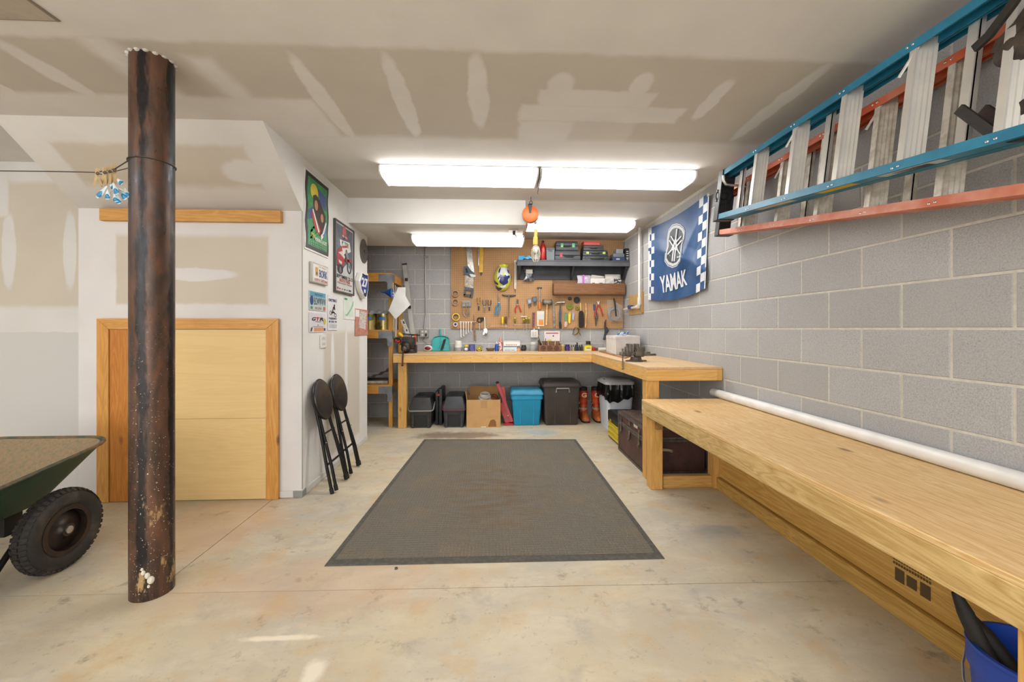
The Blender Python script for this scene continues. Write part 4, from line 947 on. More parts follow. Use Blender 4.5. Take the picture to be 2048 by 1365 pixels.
# ---- white PVC pipe with elbow and its wooden backing on the right wall
PVC = M('DDDAD2', .4)
ya = UX(1279, 600, XRF - .04)
t = T('drain_pipe', 'white plastic pipe coming down the right wall to an elbow and valve', 'pipe')
p0 = UX(1279, 610, XRF - .045); y0 = p0.y
pt(t, 'pipe', PVC, ('cyl', (XRF - .045, y0, p0.z), (XRF - .045, y0, ZC - .002), .017, None, 16))
pt(t, 'elbow', PVC, ('tube', [(XRF - .045, y0, p0.z + .09), (XRF - .045, y0, p0.z + .02), (XRF - .045, y0 + .03, p0.z - .02), (XRF - .045, y0 + .1, p0.z - .022)], .024, 14))
pt(t, 'tail_pipe', PVC, ('cyl', (XRF - .045, y0 + .1, p0.z - .022), (XRF - .045, min(y0 + .6, YBF - .06), p0.z - .03), .015))
pt(t, 'valve', M('3D3F78', .5), ('box', XRF - .075, XRF - .02, y0 + .28, y0 + .36, p0.z - .04, p0.z + .012, .006))
yb0, yb1 = UX(1288, 600, XRF).y, UX(1259, 600, XRF).y
t = T('backing_board', 'pale wooden board on the right wall behind the plastic pipe elbow', 'board')
pt(t, 'board', WOOD('z', 'CDAE76', 'B08D58'), ('box', XRF - .012, XRF - .0005, yb0 + .05, min(yb1, YBF - .02), UX(1275, 629, XRF).z, UX(1275, 588, XRF).z, .001)); pt(t, 'side_board', WOOD('z', 'B8935C', '94713F'), ('box', XRF - .03, XRF - .0005, yb0, yb0 + .045, UX(1288, 626, XRF).z, UX(1288, 583, XRF).z, .002))

# ---- wooden shelf unit in the alcove, left
SX = UY(786.5, 700, 5.2).x
su = T('shelving_unit', 'pine shelving unit with grey metal brackets at the left end of the workbench', 'shelf')
SPL = (WOOD('x', 'D9A04E', 'B87B30'), WOOD('y', 'D9A04E', 'B87B30'), WOOD('z', 'D9A552', 'BA8036'))
BRK = M('8E9398', .45, .6, c2='7A7F84', ns=9)
sy0, sy1, sxl = 5.17, YBF - .02, -2.3
szs = [(UY(770, 547, sy0).z), (UY(770, 660, sy0).z), (UY(770, 770, sy0).z), .16]
pxw = .038
for i, zt in enumerate(szs[:3]):
    pt(su, 'shelf_rail', SPL[0], ('box', sxl, SX - .0005, sy0 - .0405, sy0 - .0005, zt - .105, zt - .012, .002))
    pt(su, 'shelf_rail', SPL[1], ('box', SX - .036, SX - .0005, sy0 + .0405, sy1, zt - .105, zt - .012, .002))
    pt(su, 'shelf_board', SPL[0], ('box', sxl, SX, sy0 - .04, sy1, zt - .0115, zt, .001))
    bx0 = SX - .16
    pt(su, 'bracket', BRK, ('prism', [(bx0, sy0 - .0425, zt - .015), (SX + .003, sy0 - .0425, zt - .015), (SX + .003, sy0 - .0425, zt - .2), (SX - .055, sy0 - .0425, zt - .2), (SX - .055, sy0 - .0425, zt - .118), (SX - .07, sy0 - .0425, zt - .106), (bx0, sy0 - .0425, zt - .106)], (0, .0018, 0)))
    pt(su, 'bracket', BRK, ('box', SX + .0005, SX + .003, sy0 - .04, sy0 + .1, zt - .105, zt - .015))
pt(su, 'post', SPL[2], ('box', SX - .05, SX - .001, sy0, sy0 + .04, 0, szs[0] - .012, .002)); pt(su, 'post', SPL[2], ('box', SX - .05, SX - .001, sy1 - .04, sy1 - .001, 0, szs[0] - .107, .002)); pt(su, 'post', SPL[2], ('box', sxl, sxl + .04, sy0, sy0 + .04, 0, szs[0] - .012, .002))
# paint cans
CAN = M('B8A468', .3, .6, c2='6E6A34', ns=9, lo=.48, hi=.56)
for i, (pxc, lab) in enumerate(((767, 'gold paint can with a blue label beside the shelf post'), (739.5, 'gold paint can half hidden behind the edge of the white wall'))):
    z0 = szs[1]; c_ = UY(pxc, 660, sy0 + .09); rr_ = .083; hh = UY(770, 629, sy0 + .01).z - z0
    t = T('paint_can', lab, 'paint can', 'paint cans on the shelving unit')
    pt(t, 'body', CAN, ('lathe', [(rr_, 0), (rr_, hh)], (c_.x, sy0 + .09, z0), (0, 0, 1), 28)); pt(t, 'rim', M('9A9A94', .3, .9), ('ring', (c_.x, sy0 + .09, z0 + hh), rr_ - .012, rr_ + .003, .008)); pt(t, 'lid', M('8C8A80', .4, .8), ('lathe', [(rr_ - .0125, 0), (rr_ - .0125, .004)], (c_.x, sy0 + .09, z0 + hh + .0005), (0, 0, 1), 24))
    lb_ = B(); lb_.loft([[(c_.x + (rr_ + .001) * math.sin(a), sy0 + .09 - (rr_ + .001) * math.cos(a), z0 + hh * k) for a in [x * .12 - .5 for x in range(9)]] for k in (.62, .84)], False, False); pt(t, 'label', M('3E7CB8', .5), lb_)
b = B(); z0 = szs[1] + (UY(770, 629, sy0 + .01).z - szs[1]) + .0085; cx0, cx1 = UY(741, 640, 5.25).x, UY(781, 640, 5.25).x
b.grid(16, 8, lambda u, v: (cx0 + (cx1 - cx0) * u, 5.19 + .15 * v, z0 + (.055 * math.sin(math.pi * v) * (.7 + .3 * math.sin(u * 19)) if 0 < v < 1 else 0))); b.grid(16, 1, lambda u, v: (cx0 + (cx1 - cx0) * u, 5.19 + .15 * v, z0))
S('plastic_bag', M('C9CDD0', .25, alpha=.6, c2='A9AEB2', ns=30), 'crumpled clear plastic bag lying on top of the paint cans', 'bag', b, ang=60)
TARP = M('5E5A54', .6, c2='7A746A', ns=8); TARP2 = M('B5A994', .8, c2='8E8678', ns=20)
b = B(); tx0, tx1 = -1.62, UY(781, 760, 5.2).x - .03
b.loft([[(x, 5.2, szs[2] + .001), (x, 5.2 - .015, szs[2] + .02), (x, 5.2, szs[2] + .045), (x, 5.5, szs[2] + .05), (x, 5.5, szs[2] + .001)] for x in (tx0, tx0 + .2, tx1)])
S('folded_cloth', TARP2, 'folded beige cloth on the lowest shelf of the pine unit', 'cloth', b)
b = B(); b.grid(14, 8, lambda u, v: (tx0 + (tx1 - tx0) * u, 5.2 + .28 * v, szs[2] + .067 + .15 * u ** 1.6 * (.6 + .4 * v) + .012 * math.sin(u * 23 + v * 9) * (1 if 0 < u < 1 else 0))); b.grid(14, 1, lambda u, v: (tx0 + (tx1 - tx0) * u, 5.2 + .28 * v, szs[2] + .0525))
S('folded_tarp', TARP, 'dark grey tarp bunched on top of the folded beige cloth', 'tarp', b, ang=60)
# funnel, hanging paper, strings on the shelf post
fz = UY(770, 585, sy0 - .09)
t = T('funnel', 'blue plastic funnel hanging sideways from the shelf post', 'funnel')
f0, f1, f2 = UY(784, 587, sy0 - .095), UY(770, 585, sy0 - .095), UY(762, 584.5, sy0 - .095)
pt(t, 'cone', M('2456A0', .4), ('loft', [[f0 + V((0, .055 * math.cos(a), .062 * math.sin(a))) for a in [k * .2618 for k in range(24)]], [f1 + V((0, .014 * math.cos(a), .014 * math.sin(a))) for a in [k * .2618 for k in range(24)]]])); pt(t, 'spout', M('1F4B90', .4), ('cyl', f1, f2, .011, .006)); pt(t, 'rim', M('2A60AE', .4), ('torus', f0, .06, .003, (1, 0, 0)))
b = B(); b.prism([UY(x, y, 5.112) for x, y in ((796, 575), (811, 575), (811, 592.5), (821, 610), (791, 639), (777, 621.5))], (0, .002, 0))
S('paper_sheet', M('DEDDD9', .7), 'large white paper sheet hanging from the end of the shelving unit', 'paper', b)
t = T('extension_cord', 'thin pale cords hanging down beside the shelf post', 'cord')
for k, (xa, xb) in enumerate(((787, 788), (790.5, 791), (793.5, 792))): pt(t, 'strand', M('C9BFAE', .7), ('tube', [UY(xa, 566 + 4 * k, 5.121), UY(xa + .6, 620, 5.121), UY(xb, 664 + 9 * k, 5.121)], .004, 6))
pt(t, 'hook', M('E2DFD8', .5), ('torus', UY(786, 589, 5.1), .018, .005, (0, 1, 0), 14, 6))
# ---- spirit levels
LV = M('C9C8C4', .4, .3, c2='B5B4B0', ns=6)
def plank(pa, pb, Ya, Yb, wpx, dep): 
    a, c = UY(*pa, Ya), UY(*pb, Yb); d = (c - a).normalized(); n = V((d.z, 0, -d.x)).normalized() * wpx; e_ = V((0, dep, 0))
    return ('loft', [[p - n, p + n, p + n + e_, p - n + e_] for p in (a, c)])
lv = T('spirit_level', 'long aluminium spirit level leaning against the block wall beside the shelves', 'level')
pt(lv, 'body', LV, plank((808.8, 530), (829, 702), YBF - .06, YBF - .2, .028, .025)); 
for (x, y) in ((812.6, 559.5), (818.9, 614.5), (825.6, 672)): k = UY(x, y, YBF - .08 - .14 * (y - 530) / 172); pt(lv, 'vial', M('1C1C1A', .3), ('box', k.x - .018, k.x + .018, k.y - .006, k.y + .02, k.z - .02, k.z + .02, .002))
pt(lv, 'end_cap', M('2A2A28', .5), plank((808.4, 527), (808.8, 530.2), YBF - .06, YBF - .0605, .031, .028)); pt(lv, 'end_cap', M('2A2A28', .5), plank((828.6, 699), (829, 702.4), YBF - .2, YBF - .2005, .031, .028))
l2 = T('spirit_level', 'short aluminium spirit level leaning on the shelf end behind the bench vise', 'level')
pt(l2, 'body', LV, plank((804, 640), (816, 670), 5.3, 5.28, .022, .02)); pt(l2, 'vial', M('D9D6A0', .3), ('torus', UY(810, 653, 5.28), .016, .006, (0, 1, 0), 14, 6)); pt(l2, 'window', M('3A3A36', .4), plank((806.5, 643), (808.5, 648), 5.294, 5.292, .009, .01)); pt(l2, 'window', M('3A3A36', .4), plank((812.5, 659), (814.5, 664), 5.286, 5.284, .009, .01))
# ================================================================ ON THE WORKBENCH
YI = 5.62                        # row of small things near the wall
def lat(t, name, mat, px, pxw, prof, Y, z0=BZ, n=20, ax=(0, 0, 1)):
    """turned part: prof in (fraction of half width, metres up)"""
    r = (UY(px + pxw / 2, 700, Y).x - UY(px - pxw / 2, 700, Y).x) / 2; c = UY(px, 700, Y).x
    return pt(t, name, mat, ('lathe', [(a * r, h) for a, h in prof], (c, Y + r, z0), ax, n))
def hz(py, Y=YI): return UY(1000, py, Y).z - BZ
# bottles, jars and tins in a row, left to right
t = T('plastic_tub', 'white and grey two-tone plastic tub at the left end of the row on the workbench', 'tub'); h = hz(682)
lat(t, 'body', M('9A9DA2', .5), 916, 16, [(.97, 0), (1, .004), (1, h * .36)], YI); lat(t, 'wrap', M('DAD9D4', .5), 916, 16, [(1, h * .361), (1, h * .72)], YI); lat(t, 'lid', M('E3E2DC', .5), 916, 14, [(1, h * .721), (1, h * .97), (.9, h)], YI)
t = T('supplement_bottle', 'small dark purple bottle with a yellow lid and white label', 'bottle'); h = hz(690)
lat(t, 'body', M('3B2E55', .4), 932, 9, [(1, 0), (1, h * .62), (.9, h * .68)], YI); lat(t, 'lid', M('D6C22E', .4), 932, 8, [(1, h * .681), (1, h)], YI); x0, x1, zb, zt = R(929, 935.5, 695, 700, YI - .002); pt(t, 'label', M('D9D6DC', .5), ('box', x0, x1, YI - .0035, YI - .001, BZ + h * .12, BZ + h * .55))
t = T('tin_can', 'blue and purple printed tin can beside the tape measure', 'tin'); h = hz(689.5); lat(t, 'body', M('39427E', .35, c2='6A6FB0', ns=60), 943.5, 13, [(1, 0), (1, h * .92)], YI); lat(t, 'lid', M('4A4F8A', .35), 943.5, 12.4, [(1, h * .921), (1, h)], YI)
t = T('tape_measure', 'black and yellow tape measure standing on the workbench', 'tape measure'); c_ = UY(958.5, 696, YI); r = .038
pt(t, 'case', M('1E1E1C', .5), ('lathe', [(r * .9, 0), (r, .006), (r, .034), (r * .9, .04)], (c_.x, YI, BZ + r), (0, 1, 0), 28), ('box', c_.x - r, c_.x + r * .9, YI + .002, YI + .038, BZ, BZ + r, .004)); pt(t, 'badge', M('D8C22A', .4), ('ring', (c_.x, YI - .001, BZ + r), r * .62, r * .86, .0015, (0, 1, 0))); pt(t, 'badge_centre', M('CDBA3A', .4), ('lathe', [(r * .38, 0), (r * .38, .0015)], (c_.x, YI - .001, BZ + r), (0, 1, 0), 20))
t = T('wooden_bowl', 'shallow brown bowl of small hardware on the workbench', 'bowl'); h = .05; lat(t, 'bowl', M('7B6650', .6), 981, 19, [(.5, 0), (.62, .003), (.95, .03), (1, .042), (.95, .042), (.86, .03), (.5, .012), (0, .01)], YI - .05); rnd = random.Random(2); b = B(); c_ = UY(981, 700, YI - .05)
for i in range(26):
    a, q_ = rnd.random() * 6.28, rnd.random() ** .5 * .038; b.ell((c_.x + q_ * math.cos(a), YI + .015 + q_ * math.sin(a), BZ + .034 + rnd.random() * .012), (.009, .006, .005), 6, 4)
o = pt(t, 'hardware', M('A39E94', .4, .5), b); o['kind'] = 'stuff'
t = T('glue_bottle', 'blue glue bottle with a white nozzle on the workbench', 'bottle'); h = hz(683); lat(t, 'body', M('1E4FA8', .4), 993.5, 7.5, [(1, 0), (1, h * .55), (.8, h * .66), (.35, h * .74)], YI); lat(t, 'nozzle', M('E2E0DA', .5), 993.5, 3, [(1, h * .741), (.7, h * .86), (.25, h)], YI)
t = T('spray_bottle', 'white bottle with red lettering and a pink tip behind the glue', 'bottle'); h = hz(676); lat(t, 'body', M('D9CFC4', .45, c2='B8342C', ns=45, lo=.5, hi=.54), 1001, 8, [(1, 0), (1, h * .66), (.7, h * .76)], YI); lat(t, 'cap', M('D98A78', .45), 1001, 6, [(1, h * .761), (1, h * .85), (.4, h)], YI)
for px0, px1, pa, pb, lab, m, z0 in ((1006, 1034, 692.5, 703, 'white and blue printed carton, lower one of two stacked on the workbench', 'C9D3DA', 0), (1007, 1040, 682, 692, 'white printed carton on top of the blue and white carton', 'DEDEDA', .0)):
    t = T('carton', lab, 'box', 'stacked cartons on the workbench'); x0, x1, zb, zt = R(px0, px1, pa, pb, YI - .03); zb = BZ if pb > 700 else zlo + .0005; zlo = zt
    pt(t, 'carton_body', M(m, .6), ('box', x0, x1, YI - .03, YI + .07, zb, zt, .001))
    pn = Panel((x0, YI - .0305, zb), (x1 - x0, 0, 0), (0, 0, zt - zb), .0006); inkb = M('4A78A0', .6)
    pn.poly(t, 'print', inkb if pb > 700 else M('7A3F3A', .6), *[[(u, .15), (u + .05, .15), (u + .05, .3), (u, .3)] for u in (.15, .25, .35, .45, .55, .65, .75)]); pn.poly(t, 'print_band', M('3B4A5A', .6) if pb > 700 else M('B8BCC0', .6), [(.02, .82), (.98, .82), (.98, .97), (.02, .97)])
S('masking_tape_stub', M('DDA05A', .6), 'small orange block beside the cartons on the workbench', 'block', ('box', *R(1034.6, 1040, 696, 700, YI - .035)[:2], YI - .035, YI - .01, BZ, BZ + .04, .003))
t = T('pot', 'small black glazed pot on the workbench', 'pot'); h = hz(691); lat(t, 'body', M('2A2624', .3, c2='8B857C', ns=30, lo=.58, hi=.64), 1048, 11, [(.75, 0), (1, h * .3), (1, h * .6), (.8, h * .85), (.85, h), (.7, h), (.65, h * .8)], YI)
t = T('glass_jar', 'clear glass jar with a lid beside the carved wooden box', 'jar'); h = hz(685); lat(t, 'glass', M('BFC4BE', .1, alpha=.55), 1067, 15, [(.95, 0), (1, .006), (1, h * .62), (.85, h * .72)], YI); lat(t, 'lid', M('C9C8C2', .4), 1067, 13.5, [(1, h * .721), (1, h * .97), (.95, h)], YI); lat(t, 'contents', M('8C8A80', .5, c2='6A675E', ns=60), 1067, 13.5, [(.9, .006), (.92, h * .4)], YI + .006)
# carved wooden organiser and what stands in it
YO = 5.5
org = T('carved_box', 'carved wooden desk organiser holding pens and tools on the workbench', 'organiser'); CRV = M('6B4632', .6, c2='8A6048', ns=50, bump=.6, bs=120)
x0, x1, zb, zt = R(1077.5, 1122, 691, 704, YO); zt = max(zt, BZ + .085)
for nm, bx in (('front_panel', (x0, x1, YO, YO + .01, BZ, zt)), ('back_panel', (x0, x1, YO + .12, YO + .13, BZ, zt + .05)), ('side_panel', (x0, x0 + .01, YO + .0105, YO + .1195, BZ, zt + .02)), ('side_panel', (x1 - .01, x1, YO + .0105, YO + .1195, BZ, zt + .02)), ('base', (x0 + .0105, x1 - .0105, YO + .0105, YO + .1195, BZ, BZ + .008)), ('divider', (x0 + (x1 - x0) * .4, x0 + (x1 - x0) * .43, YO + .0105, YO + .1195, BZ + .0085, zt))): pt(org, nm, CRV, ('box', *bx, .001))
for i in range(3):
    cc = V((x0 + (x1 - x0) * (.2 + .3 * i), YO - .001, BZ + .043)); pt(org, 'carved_medallion', M('5A3826', .6), ('torus', cc, .032, .004, (0, 1, 0), 20, 6), ('torus', cc, .016, .004, (0, 1, 0), 14, 6), ('box', cc.x - .003, cc.x + .003, YO - .004, YO + .001, cc.z - .034, cc.z + .034), ('box', cc.x - .034, cc.x + .034, YO - .0038, YO + .0005, cc.z - .003, cc.z + .003))
t = T('printed_card', 'white printed card with a red heading standing behind the carved box', 'card'); cq_ = [UY(x, y, YO + .14) for x, y in ((1089, 702), (1119.5, 702), (1119.5, 662.5), (1088.5, 663))]
b = B(); b.prism(cq_, (0, .003, 0)); pt(t, 'card', M('DDD3D0', .6), b); pn = Panel(cq_[0] - V((0, .0006, 0)), cq_[1] - cq_[0], cq_[3] - cq_[0], .0006)
pn.poly(t, 'print_band', M('9A4A4A', .6), [(.1, .88), (.92, .88), (.92, .93), (.1, .93)]); pn.poly(t, 'print', M('C9C03A', .6), [(.22, .42), (.45, .42), (.45, .58), (.22, .58)]); pn.poly(t, 'print', M('2A2624', .6), [(.6, .42), (.92, .42), (.92, .5), (.6, .5)], [(.55, .72), (.62, .72), (.62, .8), (.55, .8)])
zi = BZ + .0085
for i, (pa, pb, m, lab, r) in enumerate((((1083, 700), (1077, 673), '20231F', 'black marker leaning out of the left side of the carved box', .006), ((1086, 700), (1079, 678), '5C7A58', 'green-handled brush leaning out of the carved box', .006), ((1088, 700), (1082, 680), 'B9B6AE', 'steel file leaning in the carved box', .004), ((1091, 700), (1091.5, 677), '1F1F1F', 'black pen standing upright in the carved box', .005), ((1097, 700), (1096, 683), 'C9C6BE', 'silver rod standing in the carved box', .004), ((1109, 700), (1111, 680), 'C7A27A', 'wooden stick standing in the right half of the carved box', .006))):
    a, c_ = UY(*pa, YO + .06), UY(*pb, YO + .07); a.z = zi + .002
    S('pen', M(m, .4), lab, 'tool', ('tube', [a, a.lerp(c_, .7), a.lerp(c_, .72), a.lerp(c_, .95), c_], [r, r, r * .8, r * .8, r * .3], 8))
S('knife_roll', M('33332F', .6, c2='56564C', ns=30), 'dark green penknife pouch leaning at the left of the carved box', 'pouch', ('tube', [UY(1076, 681, YO + .03), UY(1079.5, 686, YO + .04), UY(1083.5, 690.5, YO + .06)], [.007, .012, .008], 10))
for px, w_, py, c1, c2, lab in ((1125.5, 8, 690, 'B9A24A', 'D8CFA8', 'small gold bottle right of the carved box'), (1135.5, 10, 690, '4A2F6E', '3A2650', 'purple tin on the workbench')):
    t = T('small_tin', lab, 'tin'); h = hz(py); lat(t, 'body', M(c1, .4), px, w_, [(1, 0), (1, h * .7), (.8, h * .78)], YI); lat(t, 'lid', M(c2, .4), px, w_ * .85, [(1, h * .781), (1, h)], YI)
for px, w_, py, m, lab in ((1143, 3.5, 691, '7B6A50', 'slim brown vial right of the purple tin'), (1147, 3.5, 691, 'A59A84', 'slim pale vial right of the brown one'), (1151.5, 4.5, 690, '2A2826', 'short black socket, leftmost of the black bottles'), (1154.5, 5, 686, '242220', 'tallest black oil bottle with a narrow neck'), (1159.5, 4.5, 691, '33302C', 'black bottle right of the tall one'), (1164, 4.5, 690, '2B2A2C', 'black bottle beside the yellow box')):
    t = T('small_bottle', lab, 'bottle', 'small bottles in a row on the workbench'); h = hz(py); lat(t, 'body', M(m, .4), px, w_, [(1, 0), (1, h * .62), (.6, h * .74)], YI, n=14); lat(t, 'cap', M('1A1918', .5), px, w_ * .6, [(1, h * .741), (.9, h)], YI, n=12)
t = T('carton', 'small yellow and white carton with a black spool on it', 'box'); x0, x1, zb, zt = R(1169, 1183.5, 692, 702, YI - .02)
pt(t, 'carton_body', M('E0D83A', .5), ('box', x0, x1, YI - .02, YI + .05, BZ, zt, .001)); pt(t, 'label', M('DAD9D0', .5), ('box', x0 + .015, x1 - .012, YI - .022, YI - .0202, BZ + .008, BZ + .03)); pt(t, 'label', M('C04A30', .5), ('box', x0 + .03, x1 - .02, YI - .0225, YI - .0202, BZ + .034, BZ + .045))
t = T('small_tin', 'yellow tin with a black lid standing behind the yellow carton', 'tin'); h = hz(683, YI + .06); lat(t, 'body', M('C9B93A', .4), 1177.5, 9.5, [(1, 0), (1, h * .62)], YI + .06); lat(t, 'lid', M('26221F', .5), 1177.5, 9, [(1, h * .621), (1, h)], YI + .06)
t = T('tape_measure', 'small red tape measure right of the yellow carton', 'tape measure'); c_ = UY(1188, 700, YI); pt(t, 'case', M('B0282A', .4), ('box', c_.x - .026, c_.x + .026, YI, YI + .04, BZ, BZ + .05, .012, 3)); pt(t, 'tongue', M('6A655E', .4, .4), ('box', c_.x + .0265, c_.x + .055, YI + .01, YI + .03, BZ, BZ + .04, .003))
S('putty_tube', M('D5D2C8', .5), 'white tube lying on the workbench right of the red tape measure', 'tube', ('cyl', UY(1196, 699, YI + .02), UY(1211, 699, YI + .02), .025))
# teal dustpan and brush leaning on the wall
TEA = M('2AA5A5', .4, c2='249292', ns=6)
t = T('dustpan', 'teal plastic dustpan leaning on the block wall behind the workbench', 'dustpan')
def dpp(px, py): return UY(px, py, YBF - .012 - .1 * (py - 658) / 44)
pts = [dpp(*q) for q in ((862, 702), (866, 678), (869, 674.5), (878, 672), (889, 672), (896, 675), (898, 678), (900, 702))]
b = B(); b.prism(pts, (0, .004, 0)); pt(t, 'pan', TEA, b)
for s_ in ((0, 1, 2), (5, 6, 7)): b = B(); k = [pts[i] for i in s_]; b.loft([[p, p + V((0, -.022 if i else -.03, 0)), p + V((.003, -.022 if i else -.03, 0)), p + V((.003, 0, 0))] for i, p in enumerate(k)]); pt(t, 'side_wall', TEA, b)
pt(t, 'back_wall', TEA, ('loft', [[p, p + V((0, -.022, 0)), p + V((0, -.022, -.004)), p + V((0, 0, -.004))] for p in pts[2:6]])); pt(t, 'handle', TEA, ('tube', [dpp(881.5, 674), dpp(881, 668), dpp(880.5, 661), dpp(880.5, 658.5)], [.013, .011, .013, .009], 10)); pt(t, 'hang_hole', M('145A5A', .6), ('lathe', [(.005, 0), (.005, .002)], dpp(880.7, 660.5) + V((0, -.013, 0)), (0, 1, 0), 10))
t = T('hand_brush', 'small black-bristled teal hand brush clipped in the dustpan', 'brush'); a, c_ = dpp(889, 679) + V((0, -.03, 0)), dpp(883, 700) + V((0, -.04, 0))
pt(t, 'handle', TEA, ('tube', [dpp(882.5, 674) + V((0, -.03, 0)), dpp(882.5, 680) + V((0, -.032, 0)), dpp(878, 696) + V((0, -.035, 0))], .006, 8)); nn = V((.03, 0, .008)); b = B(); b.loft([[p - nn * .35, p + nn * .75, p + nn * .75 + V((0, .02, 0)), p - nn * .35 + V((0, .02, 0))] for p in (a, c_)]); pt(t, 'bristle', M('25211F', .9, c2='3A3430', ns=90), b)
t = T('alarm_clock', 'small white oval clock with a dark red display plugged into the outlet', 'clock'); c_ = UY(855.5, 696, YBF - .16)
pt(t, 'case', M('DFDDD8', .4), ('ell', (c_.x, c_.y + .02, BZ + .042), (.06, .03, .042), 24, 14)); pt(t, 'face', M('5A1826', .25, c2='8A2A3A', ns=50), ('ell', (c_.x, c_.y + .001, BZ + .042), (.042, .016, .026), 20, 10)); pt(t, 'cord', M('4A4640', .6), ('tube', [UY(853, 670, YBF - .06), UY(848, 677, YBF - .03), UY(845, 681, YBF - .02), UY(850, 685, YBF - .03), UY(855, 691, YBF - .09)], .003, 6))
# bench vise at the left end with bar clamps on it
VI = M('4A4039', .55, .5, c2='332D28', ns=14); VI2 = M('5B5048', .5, .6, c2='3A332E', ns=20)
def vise(cx, cy, k, label, mir=1):
    t = T('bench_vise', label, 'vise')
    def q(x, y, z): return (cx + mir * x * k, cy + y * k, BZ + z * k)
    def bx(nm, x0, x1, y0, y1, z0, z1, bev=.004, m=VI): a, c = q(x0, y0, z0), q(x1, y1, z1); return pt(t, nm, m, ('box', min(a[0], c[0]), max(a[0], c[0]), a[1], c[1], a[2], c[2], bev, 2))
    pt(t, 'base', VI, ('lathe', [(.075 * k, 0), (.075 * k, .012 * k), (.055 * k, .02 * k), (.05 * k, .045 * k)], (cx, cy, BZ), (0, 0, 1), 24))
    bx('lug', -.1, -.05, -.02, .02, 0, .014); bx('lug', .05, .1, -.02, .02, 0, .014)
    bx('body', -.02, .075, -.035, .035, .046, .12, .012); bx('fixed_jaw', -.012, .02, -.05, .05, .1, .175, .006); bx('anvil', .02, .085, -.03, .03, .1, .145, .008)
    bx('slide', -.16, .14, -.018, .018, .06, .095, .003, VI2); bx('moving_jaw', -.085, -.045, -.05, .05, .085, .175, .006); bx('jaw_block', -.11, -.05, -.03, .03, .05, .15, .012)
    pt(t, 'screw_head', VI2, ('lathe', [(.02 * k, 0), (.026 * k, .01 * k), (.026 * k, .03 * k), (.015 * k, .04 * k)], q(-.105, 0, .075), (-mir, 0, 0), 18))
    pt(t, 'handle', M('7A746C', .4, .8), ('cyl', q(-.132, 0, -.07), q(-.132, 0, .12), .007 * k), ('ell', q(-.132, 0, -.07), (.011 * k,) * 3, 10, 6), ('ell', q(-.132, 0, .12), (.011 * k,) * 3, 10, 6))
    return t
c_ = UY(815, 702, 5.14)
def vise2():          # seen from its screw end: built along y
    t = T('bench_vise', 'brown steel bench vise at the left end of the workbench with a hanging handle', 'vise'); x, y, z = c_.x - .01, 5.13, BZ
    pt(t, 'base', VI, ('lathe', [(.085, 0), (.085, .014), (.06, .024), (.055, .05)], (x + .02, y + .12, z), (0, 0, 1), 24)); pt(t, 'body', VI, ('box', x - .035, x + .07, y + .06, y + .24, z + .05, z + .14, .02, 3)); pt(t, 'fixed_jaw', VI2, ('box', x - .06, x + .09, y + .1, y + .135, z + .1, z + .2, .008, 2)); pt(t, 'moving_jaw', VI, ('box', x - .06, x + .08, y + .015, y + .055, z + .09, z + .2, .01, 2)); pt(t, 'slide', VI2, ('box', x - .025, x + .03, y - .05, y + .2, z + .055, z + .1, .004)); pt(t, 'jaw_block', VI, ('ell', (x - .01, y - .0, z + .085), (.055, .04, .06), 18, 12))
    pt(t, 'screw_head', VI2, ('lathe', [(.028, 0), (.034, .012), (.034, .03), (.02, .04)], (x - .015, y - .062, z + .06), (0, -1, 0), 18)); pt(t, 'handle', M('5A3A30', .5, .5), ('cyl', (x - .03, y - .092, z - .13), (x - .02, y - .092, z + .06), .008), ('ell', (x - .03, y - .092, z - .135), (.014, .012, .012), 10, 6))
vise2()
t = T('bar_clamp', 'bar clamp with a yellow grip lying across the bench vise', 'clamp'); a, c_ = UY(801, 668, 5.2), UY(840, 671, 5.2)
pt(t, 'bar', M('24221F', .4, .6), ('tube', [a, c_], .007, 6)); pt(t, 'grip', M('D8A81E', .5), ('tube', [UY(797, 667, 5.19), UY(801, 671, 5.19), UY(806, 674, 5.19)], [.02, .03, .012], 10)); pt(t, 'jaw', M('1E1C1A', .5), ('tube', [UY(834, 668, 5.2), UY(834.5, 684, 5.2)], .006, 8)); pt(t, 'trigger', M('2A2622', .5), ('tube', [UY(799, 676, 5.19), UY(803, 682, 5.19), UY(806, 690, 5.18)], [.015, .02, .01], 10))
t = T('bar_clamp', 'orange bar clamp standing upright behind the bench vise', 'clamp'); pt(t, 'body', M('E0742A', .5), ('prism', [UY(x, y, 5.28) for x, y in ((827, 690), (832, 690), (833, 668), (828, 668))], (0, .04, 0))); pt(t, 'pad', M('E5E2DA', .5), ('prism', [UY(x, y, 5.275) for x, y in ((824.5, 688), (827, 688), (827, 672), (824.5, 672))], (0, .03, 0))); pt(t, 'foot', M('2A2826', .5), ('box', UY(824, 700, 5.28).x, UY(833, 700, 5.28).x, 5.28, 5.33, BZ, UY(828, 690.3, 5.28).z, .003))
t = T('spring_clamp', 'black spring clamp with red jaws hanging at the left of the bench vise', 'clamp'); pt(t, 'jaw', M('A8201C', .5), ('tube', [UY(790, 683, 5.12), UY(797, 684, 5.12), UY(801, 681, 5.12)], [.012, .022, .012], 10)); pt(t, 'arm', M('1D1B19', .5), ('tube', [UY(791, 677, 5.11), UY(799, 676, 5.11), UY(804, 682, 5.11), UY(801, 690, 5.11)], .012, 10))
